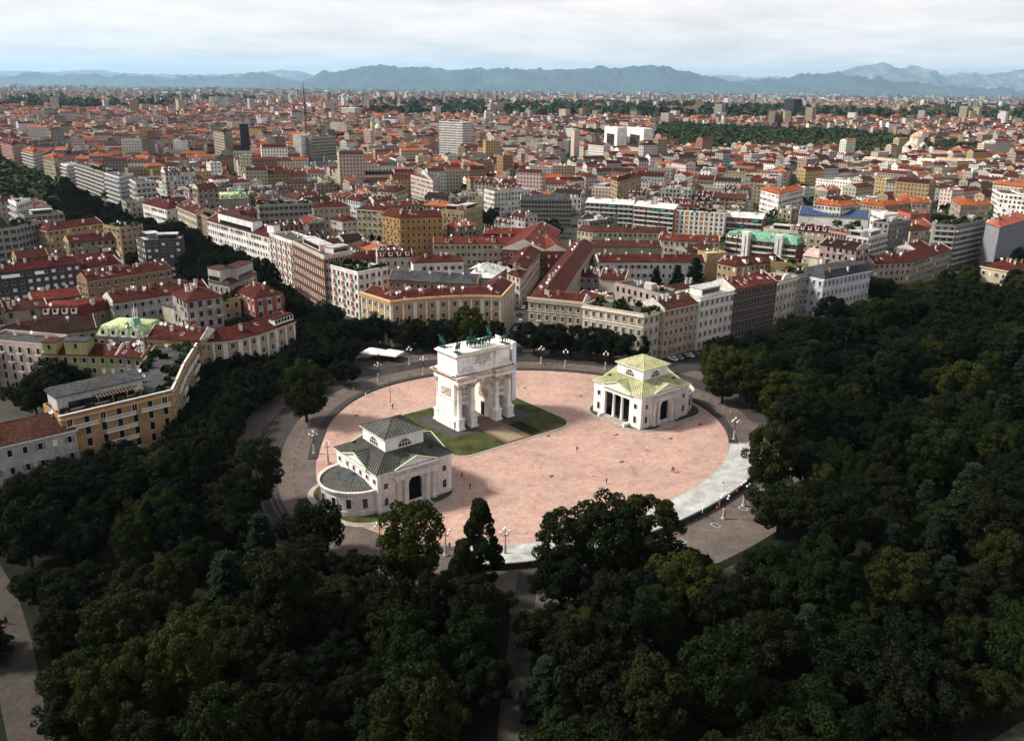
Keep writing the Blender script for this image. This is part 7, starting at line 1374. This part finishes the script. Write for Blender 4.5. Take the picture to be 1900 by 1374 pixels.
o = inst('standing_figure', fig, bz, (0, 2.0, 1.3), math.pi); o.scale = (2.0,) * 3
rid = person_mesh(HORSEMAN, 'rider'); rid.materials.clear(); [rid.materials.append(M['bronze']) for _ in range(5)]
for (x, y, rz, lab) in ((-8.9, -3.9, math.pi * .95, 'green bronze rider on the near left corner of the arch roof'), (9.0, -3.9, math.pi * 1.05, 'green bronze rider on the near right corner of the arch roof'), (-8.9, 3.9, .1, 'green bronze rider on the far left corner of the arch roof'), (9.0, 3.9, -.1, 'green bronze rider on the far right corner of the arch roof')):
    e = empty('rider_statue', onarch(x, y), TH + rz, lab, 'statue', 'bronze riders on the arch corners')
    o = inst('horse', HM[2], e); o.scale = (1.35,) * 3; o = inst('rider', rid, e, (0, -.1, 1.25)); o.scale = (1.35,) * 3
    sbox('statue_base', (0, 0, 0, 1.6, 3.4, .12), M['bronze'], e)
# ------------------------------------------------------------------ lamps, bollards, tents, cars, people
gl = MB()
for i in range(1): gl.lathe([(.02, -.29), (.2, -.2), (.29, 0), (.2, .2), (.02, .29)], 10)
GLM = gl.mesh('globe', [M['lampglobe']], True)
pb = MB(); pb.lathe([(.6, 0), (.6, .4), (.36, .5), (.28, 2.6), (.34, 2.7), (.14, 2.9)], 10); PBM = pb.mesh('base', [M['stone']])
pm_ = MB(); pm_.tube((0, 0, 2.8), (0, 0, 6.6), .11, .07, 8)
for k in range(4):
    a = math.pi / 2 * k
    pts = [(0, 0, 5.2), (.5 * math.cos(a), .5 * math.sin(a), 5.0), (.95 * math.cos(a), .95 * math.sin(a), 5.3), (1.05 * math.cos(a), 1.05 * math.sin(a), 5.7)]
    for p, q in zip(pts, pts[1:]): pm_.tube(p, q, .05, .05, 5)
PMM = pm_.mesh('pole', [M['black']])
def lamp(x, y, label, rz=0.0):
    e = empty('street_lamp', (x, y, 0.012), rz, label, 'lamp', 'globe lamps round the plaza'); inst('base', PBM, e); inst('pole', PMM, e); inst('globe', GLM, e, (0, 0, 6.9))
    for k in range(4): a = math.pi / 2 * k; inst('globe', GLM, e, (1.05 * math.cos(a), 1.05 * math.sin(a), 6.0))
for (x, y, lab) in LAMPS: lamp(x, y, lab, rnd.uniform(0, 1))
bo = MB(); bo.lathe([(.16, 0), (.16, .75), (.2, .8), (.12, .95)], 8); BOM = bo.mesh('bollard', [M['stone']])
k = 0
for i in range(64):
    t = R(8 + 222 * i / 63); x, y = ell(t, 6.4)
    if abs((Vector((x, y)) - PC).dot(UX) + 1) < 3 and i > 30: continue
    o = inst('bollard', BOM, None, (x, y, .012)); tag(o, 'short pale stone bollard, %s counted anticlockwise along the outer plaza edge' % ordn(k), 'bollard', 'bollards round the plaza'); k += 1
def tent(x, y, rz, label):
    e = empty('market_tent', (x, y, .01), rz, label, 'tent'); b = MB(); s = 3.6; b.add([(-s, -s, 2.7), (s, -s, 2.7), (s, s, 2.7), (-s, s, 2.7), (0, 0, 4.1), (-s, -s, 2.3), (s, -s, 2.3), (s, s, 2.3), (-s, s, 2.3)], [(0, 1, 4), (1, 2, 4), (2, 3, 4), (3, 0, 4), (5, 6, 1, 0), (6, 7, 2, 1), (7, 8, 3, 2), (8, 5, 0, 3)]); b.obj('canopy', M['canvas'], e)
    for q in (-1, 1):
        for w in (-1, 1): b = MB(); b.tube((q * 3.4, w * 3.4, 0), (q * 3.4, w * 3.4, 2.7), .06, .06, 6); b.obj('tent_pole', M['rail'], e)
    for i in range(3):
        for j in range(3): b = MB(); b.lathe([(.25, 0), (.04, .05), (.04, .7), (.45, .74)], 8, (-2.6 + 2.6 * i, -2.6 + 2.6 * j, 0)); b.obj('cafe_table', M['black'], e)
for (x, y, lab) in TENTS: tent(x, y, R(-20), lab)
def car_meshes():
    pr = [(-2.1, .35), (-2.15, .75), (-1.9, .95), (-1.3, 1.0), (.85, .98), (1.9, .82), (2.1, .6), (2.1, .35)]; b = MB(); n = len(pr)
    for y, s in ((-.86, 1), (.86, -1)): pass
    rows = [(-.88, 1.0), (-.8, 1.0), (.8, 1.0), (.88, 1.0)]; v = []
    for y, s in rows: v += [(x * (.98 if abs(y) > .85 else 1), y, z if abs(y) < .85 else .35 + (z - .35) * .93) for x, z in pr]
    b.add(v, [(j * n + i, j * n + (i + 1) % n, (j + 1) * n + (i + 1) % n, (j + 1) * n + i) for j in range(3) for i in range(n)] + [tuple(range(n)), tuple(range(4 * n - 1, 3 * n - 1, -1))]); bodym = b.mesh('body', [M['carpaint']])
    b = MB(); q = [(-1.75, .97, .8), (-1.2, 1.42, .64), (.15, 1.45, .64), (.95, .97, .8)]; v = []
    for s in (-1, 1): v += [(x, s * w, z) for x, z, w in q]
    b.add(v, [(0, 1, 2, 3), (7, 6, 5, 4), (0, 4, 5, 1), (2, 6, 7, 3)], 0); b.add(v, [(1, 5, 6, 2)], 1); cab = b.mesh('cabin', [M['glass'], M['carpaint']])
    b = MB(); v = []; k = 14
    for y in (-.11, .11): v += [(.32 * math.cos(6.283 * i / k), y, .32 * math.sin(6.283 * i / k)) for i in range(k)]
    b.add(v, [(i, (i + 1) % k, k + (i + 1) % k, k + i) for i in range(k)] + [tuple(range(k)), tuple(range(2 * k - 1, k - 1, -1))]); whl = b.mesh('wheel', [M['rubber']])
    b = MB(); b.box(0, 0, 0, .06, .35, .16); hl = b.mesh('headlight', [M['lampglobe']]); return bodym, cab, whl, hl
CB, CC, CW, CH = car_meshes()
def car(x, y, rz, col, label, van=False):
    e = empty('parked_car', (x, y, .02), rz, label, 'car', 'cars in the streets round the plaza'); inst('body', CB, e, color=col); o = inst('cabin', CC, e, color=col)
    for a in (-1.3, 1.3):
        for c in (-.8, .8): inst('wheel', CW, e, (a, c, .32))
    for c in (-.6, .6): inst('headlight', CH, e, (2.08, c, .62))
    if van: o.scale = (1.15, 1.05, 1.45); o.location = (0, 0, -.42)
for (x, y, deg, col, lab) in CARS: car(x, y, R(deg), col, lab)
PM = {k: person_mesh(p) for k, p in dict(stand=STAND, walk=WALK, sit=SIT, recline=RECL, ride=RIDE).items()}
CLO = {}
def clothmat(c):
    if c not in CLO: CLO[c] = mat('cloth_%d' % len(CLO), c, var=.12)
    return CLO[c]
def person(x, y, z, rz, pose, shirt, legs, label):
    o = bpy.data.objects.new('person', PM[pose]); link(o); o.location = (x, y, z); o.rotation_euler = (0, 0, rz)
    for i, c in ((0, shirt), (1, legs)): o.material_slots[i].link = 'OBJECT'; o.material_slots[i].material = clothmat(c)
    return tag(o, label, 'person')
def bicycle(x, y, rz, label, z=.02):
    e = empty('bicycle', (x, y, z), rz, label, 'bicycle')
    for wy in (-.52, .52):
        b = MB(); n = 14
        for i in range(n): a, c = 6.283 * i / n, 6.283 * (i + 1) / n; b.tube((0, wy + .33 * math.cos(a), .34 + .33 * math.sin(a)), (0, wy + .33 * math.cos(c), .34 + .33 * math.sin(c)), .02, .02, 4)
        for i in range(6): a = 6.283 * i / 6; b.tube((0, wy, .34), (0, wy + .32 * math.cos(a), .34 + .32 * math.sin(a)), .006, .006, 3)
        b.obj('wheel', M['rubber'], e)
    b = MB()
    for p, q in (((0, -.52, .34), (0, -.05, .32)), ((0, -.05, .32), (0, -.18, .86)), ((0, -.52, .34), (0, -.16, .78)), ((0, -.16, .78), (0, .36, .8)), ((0, -.05, .32), (0, .38, .74)), ((0, .35, .95), (0, .52, .34))): b.tube(p, q, .022, .022, 5)
    b.obj('frame', M['black'], e); b = MB(); b.box(0, -.2, .88, .16, .28, .07); b.obj('saddle', M['rubber'], e); b = MB(); b.tube((-.26, .36, 1.0), (.26, .36, 1.0), .018, .018, 5); b.obj('handlebar', M['rail'], e); return e
for (x, y, z, deg, pose, shirt, legs, lab) in PEOPLE:
    person(x, y, z, R(deg), pose, shirt, legs, lab)
    if pose == 'ride': bicycle(x, y, R(deg), 'dark bicycle under the ' + lab.replace('person', 'rider'))
# masts far off
tm = empty('television_mast', (*TVMAST[:2], 0), 0, 'tall thin lattice television mast rising above the city at the left', 'mast'); H_ = TVMAST[2]
b = MB()
for q in range(3):
    a = 2.094 * q; b.tube((2.2 * math.cos(a), 2.2 * math.sin(a), 0), (.5 * math.cos(a), .5 * math.sin(a), H_ * .82), .8, .55, 5)
for i in range(26):
    z = H_ * .82 * i / 26; r0 = 2.2 - 1.7 * i / 26; a = 2.094 * (i % 3); c = 2.094 * ((i + 1) % 3); b.tube((r0 * math.cos(a), r0 * math.sin(a), z), (r0 * math.cos(c), r0 * math.sin(c), z + H_ * .03), .4, .4, 4)
b.obj('lattice', mat('mast_steel', (.16, .10, .10)), tm); b = MB(); b.tube((0, 0, H_ * .8), (0, 0, H_), .7, .35, 6); b.obj('antenna', M['black'], tm); b = MB(); b.lathe([(2.0, H_ * .55), (2.0, H_ * .57)], 10); b.lathe([(1.7, H_ * .7), (1.7, H_ * .715)], 10); b.obj('platform', M['black'], tm)
gm = empty('gasometer', (*GASO, 0), 0, 'round open lattice gasometer on the far left plain', 'gasometer')
for k in range(7): b = MB(); b.lathe([(34, 8 + 7 * k), (34, 9.6 + 7 * k), (33, 9.6 + 7 * k)], 28, cap=False); b.obj('ring_girder', M['concrete'], gm)
for k in range(24): a = 6.283 * k / 24; b = MB(); b.tube((34 * math.cos(a), 34 * math.sin(a), 0), (34 * math.cos(a), 34 * math.sin(a), 52), .9, .9, 5); b.obj('column', M['concrete'], gm)
ch = empty('domed_church', (*CHURCH, 0), R(38), 'brick church with pale dome and slender bell tower among the left-centre roofs', 'church')
b = MB(); b.box(0, 0, 0, 22, 34, 15); b.obj('nave', M['wall'], ch, color=(.4, .25, .17)); b = MB(); b.add([(-11.5, -17.5, 15), (11.5, -17.5, 15), (11.5, 17.5, 15), (-11.5, 17.5, 15), (0, -17.5, 20), (0, 17.5, 20)], [(0, 1, 4), (1, 2, 5, 4), (2, 3, 5), (3, 0, 4, 5)]); b.obj('roof', M['roof'], ch, color=ROOF['red'])
b = MB(); b.lathe([(6.5, 14), (6.5, 27), (7, 27.4)], 12, (0, 6, 0)); b.obj('drum', M['wall'], ch, color=(.42, .2, .12)); b = MB(); b.lathe([(6.8, 27.4), (5.6, 31), (3, 34), (.6, 36), (.5, 38)], 12, (0, 6, 0)); b.obj('dome', M['roof'], ch, color=(.55, .62, .5))
b = MB(); b.box(-22, -16, 0, 6, 6, 40); b.obj('bell_tower', M['wall'], ch, color=(.5, .38, .28)); b = MB(); b.lathe([(3.6, 40), (2.2, 46), (.2, 54)], 8, (-22, -16, 0)); b.obj('spire', M['roof'], ch, color=(.25, .36, .33))
mc = empty('cemetery_church', (*CEMET, 0), R(30), 'striped pale domed church in the middle of the monumental cemetery', 'church')
b = MB(); b.box(0, 0, 0, 26, 26, 22); b.obj('body', M['wall'], mc, color=(.66, .56, .46)); b = MB()
for k in range(4): a = math.pi / 2 * k; c, s = math.cos(a), math.sin(a); v = [(c * x - s * y, s * x + c * y, z) for x, y, z in ((14, -9, 22), (14, 9, 22), (14, 0, 29), (4, 0, 29))]; b.add(v, [(0, 1, 2), (0, 2, 3), (2, 1, 3)])
b.obj('gable', M['wall'], mc, color=(.66, .56, .46)); b = MB(); b.lathe([(10, 22), (10, 36), (11, 36.5)], 8); b.obj('lantern', M['wall'], mc, color=(.68, .6, .5)); b = MB(); b.lathe([(11, 36.5), (5, 41), (1.2, 43), (1.2, 47), (.1, 50)], 8); b.obj('dome', M['roof'], mc, color=(.46, .32, .2))
for k in range(4): a = math.pi / 2 * k; b = MB(); v = [(3 * math.cos(6.283 * i / 16), 0, 24 + 3 * math.sin(6.283 * i / 16)) for i in range(16)]; b.add(v, [tuple(range(16))]); o = b.obj('rose_window', M['glass'], mc); o.location = (14.05 * math.sin(a), -14.05 * math.cos(a), -2); o.rotation_euler = (0, 0, a)
# ------------------------------------------------------------------ mountains behind the plain, and the air
mm = mat('forested_mountain', (.045, .058, .05), var=.45, scale=.0006, fine=(.004, .35)); mr_ = mat('bare_rock_mountain', (.14, .135, .13), var=.6, scale=.0006, fine=(.003, .45))
for ri, (D, prof) in enumerate(RIDGES):
    b = MB(); N = 420; x0, x1 = prof[0][0], prof[-1][0]; K = 22; v = []
    def hz(x):
        for (a, za), (c, zc) in zip(prof, prof[1:]):
            if a <= x <= c: return za + (zc - za) * (x - a) / (c - a)
        return prof[-1][1]
    for i in range(N + 1):
        x = x0 + (x1 - x0) * i / N; h = max(40, hz(x)) + (2.2 if ri == 1 else 1.5) * (45 * (1 - 2 * abs(noise.noise(Vector((x * .0011, ri * 9.1, 0))))) + 34 * (1 - 2 * abs(noise.noise(Vector((x * .003, ri * 5.1, 2))))) - 34)
        for k in range(K + 1):
            t = -1 + 2 * k / K; y = D + t * 5200; f = max(0.0, 1 - abs(t)) ** .85
            nz = noise.ridged_multi_fractal(Vector((x * .00042, y * .00042, ri * 4.0)), .9, 2.2, 6, 1.0, 2.0) - 1.1; z = h * f * (1 + .30 * nz * (1 - f)) + (f > 0) * 420 * nz * min(1, 3 * (1 - f)) * f * 1.6
            v.append((x + 500 * (1 - f) * noise.noise(Vector((x * .0003, y * .0004, ri))), y, max(-20, z) if 0 < k < K else -20))
    b.add(v, [(i * (K + 1) + k, (i + 1) * (K + 1) + k, (i + 1) * (K + 1) + k + 1, i * (K + 1) + k + 1) for i in range(N) for k in range(K)])
    tag(b.obj('mountain', mr_ if ri in (1, 3) else mm, smooth=True), kind='structure')
hb = MB(); hb.box(0, 46000, -4, 176000, 108000, 1900); hz_ = hb.obj('haze', bpy.data.materials.new('haze_air')); tag(hz_, 'thin bluish haze lying over the whole plain', 'haze', kind='stuff')
hm = hz_.data.materials[0]; hm.use_nodes = True; nt = hm.node_tree; nt.nodes.clear(); ou = nt.nodes.new('ShaderNodeOutputMaterial'); pv = nt.nodes.new('ShaderNodeVolumePrincipled')
pv.inputs['Color'].default_value = (.44, .73, 1.0, 1); pv.inputs['Density'].default_value = 1.7e-5; pv.inputs['Anisotropy'].default_value = 0.2; nt.links.new(pv.outputs[0], ou.inputs['Volume'])
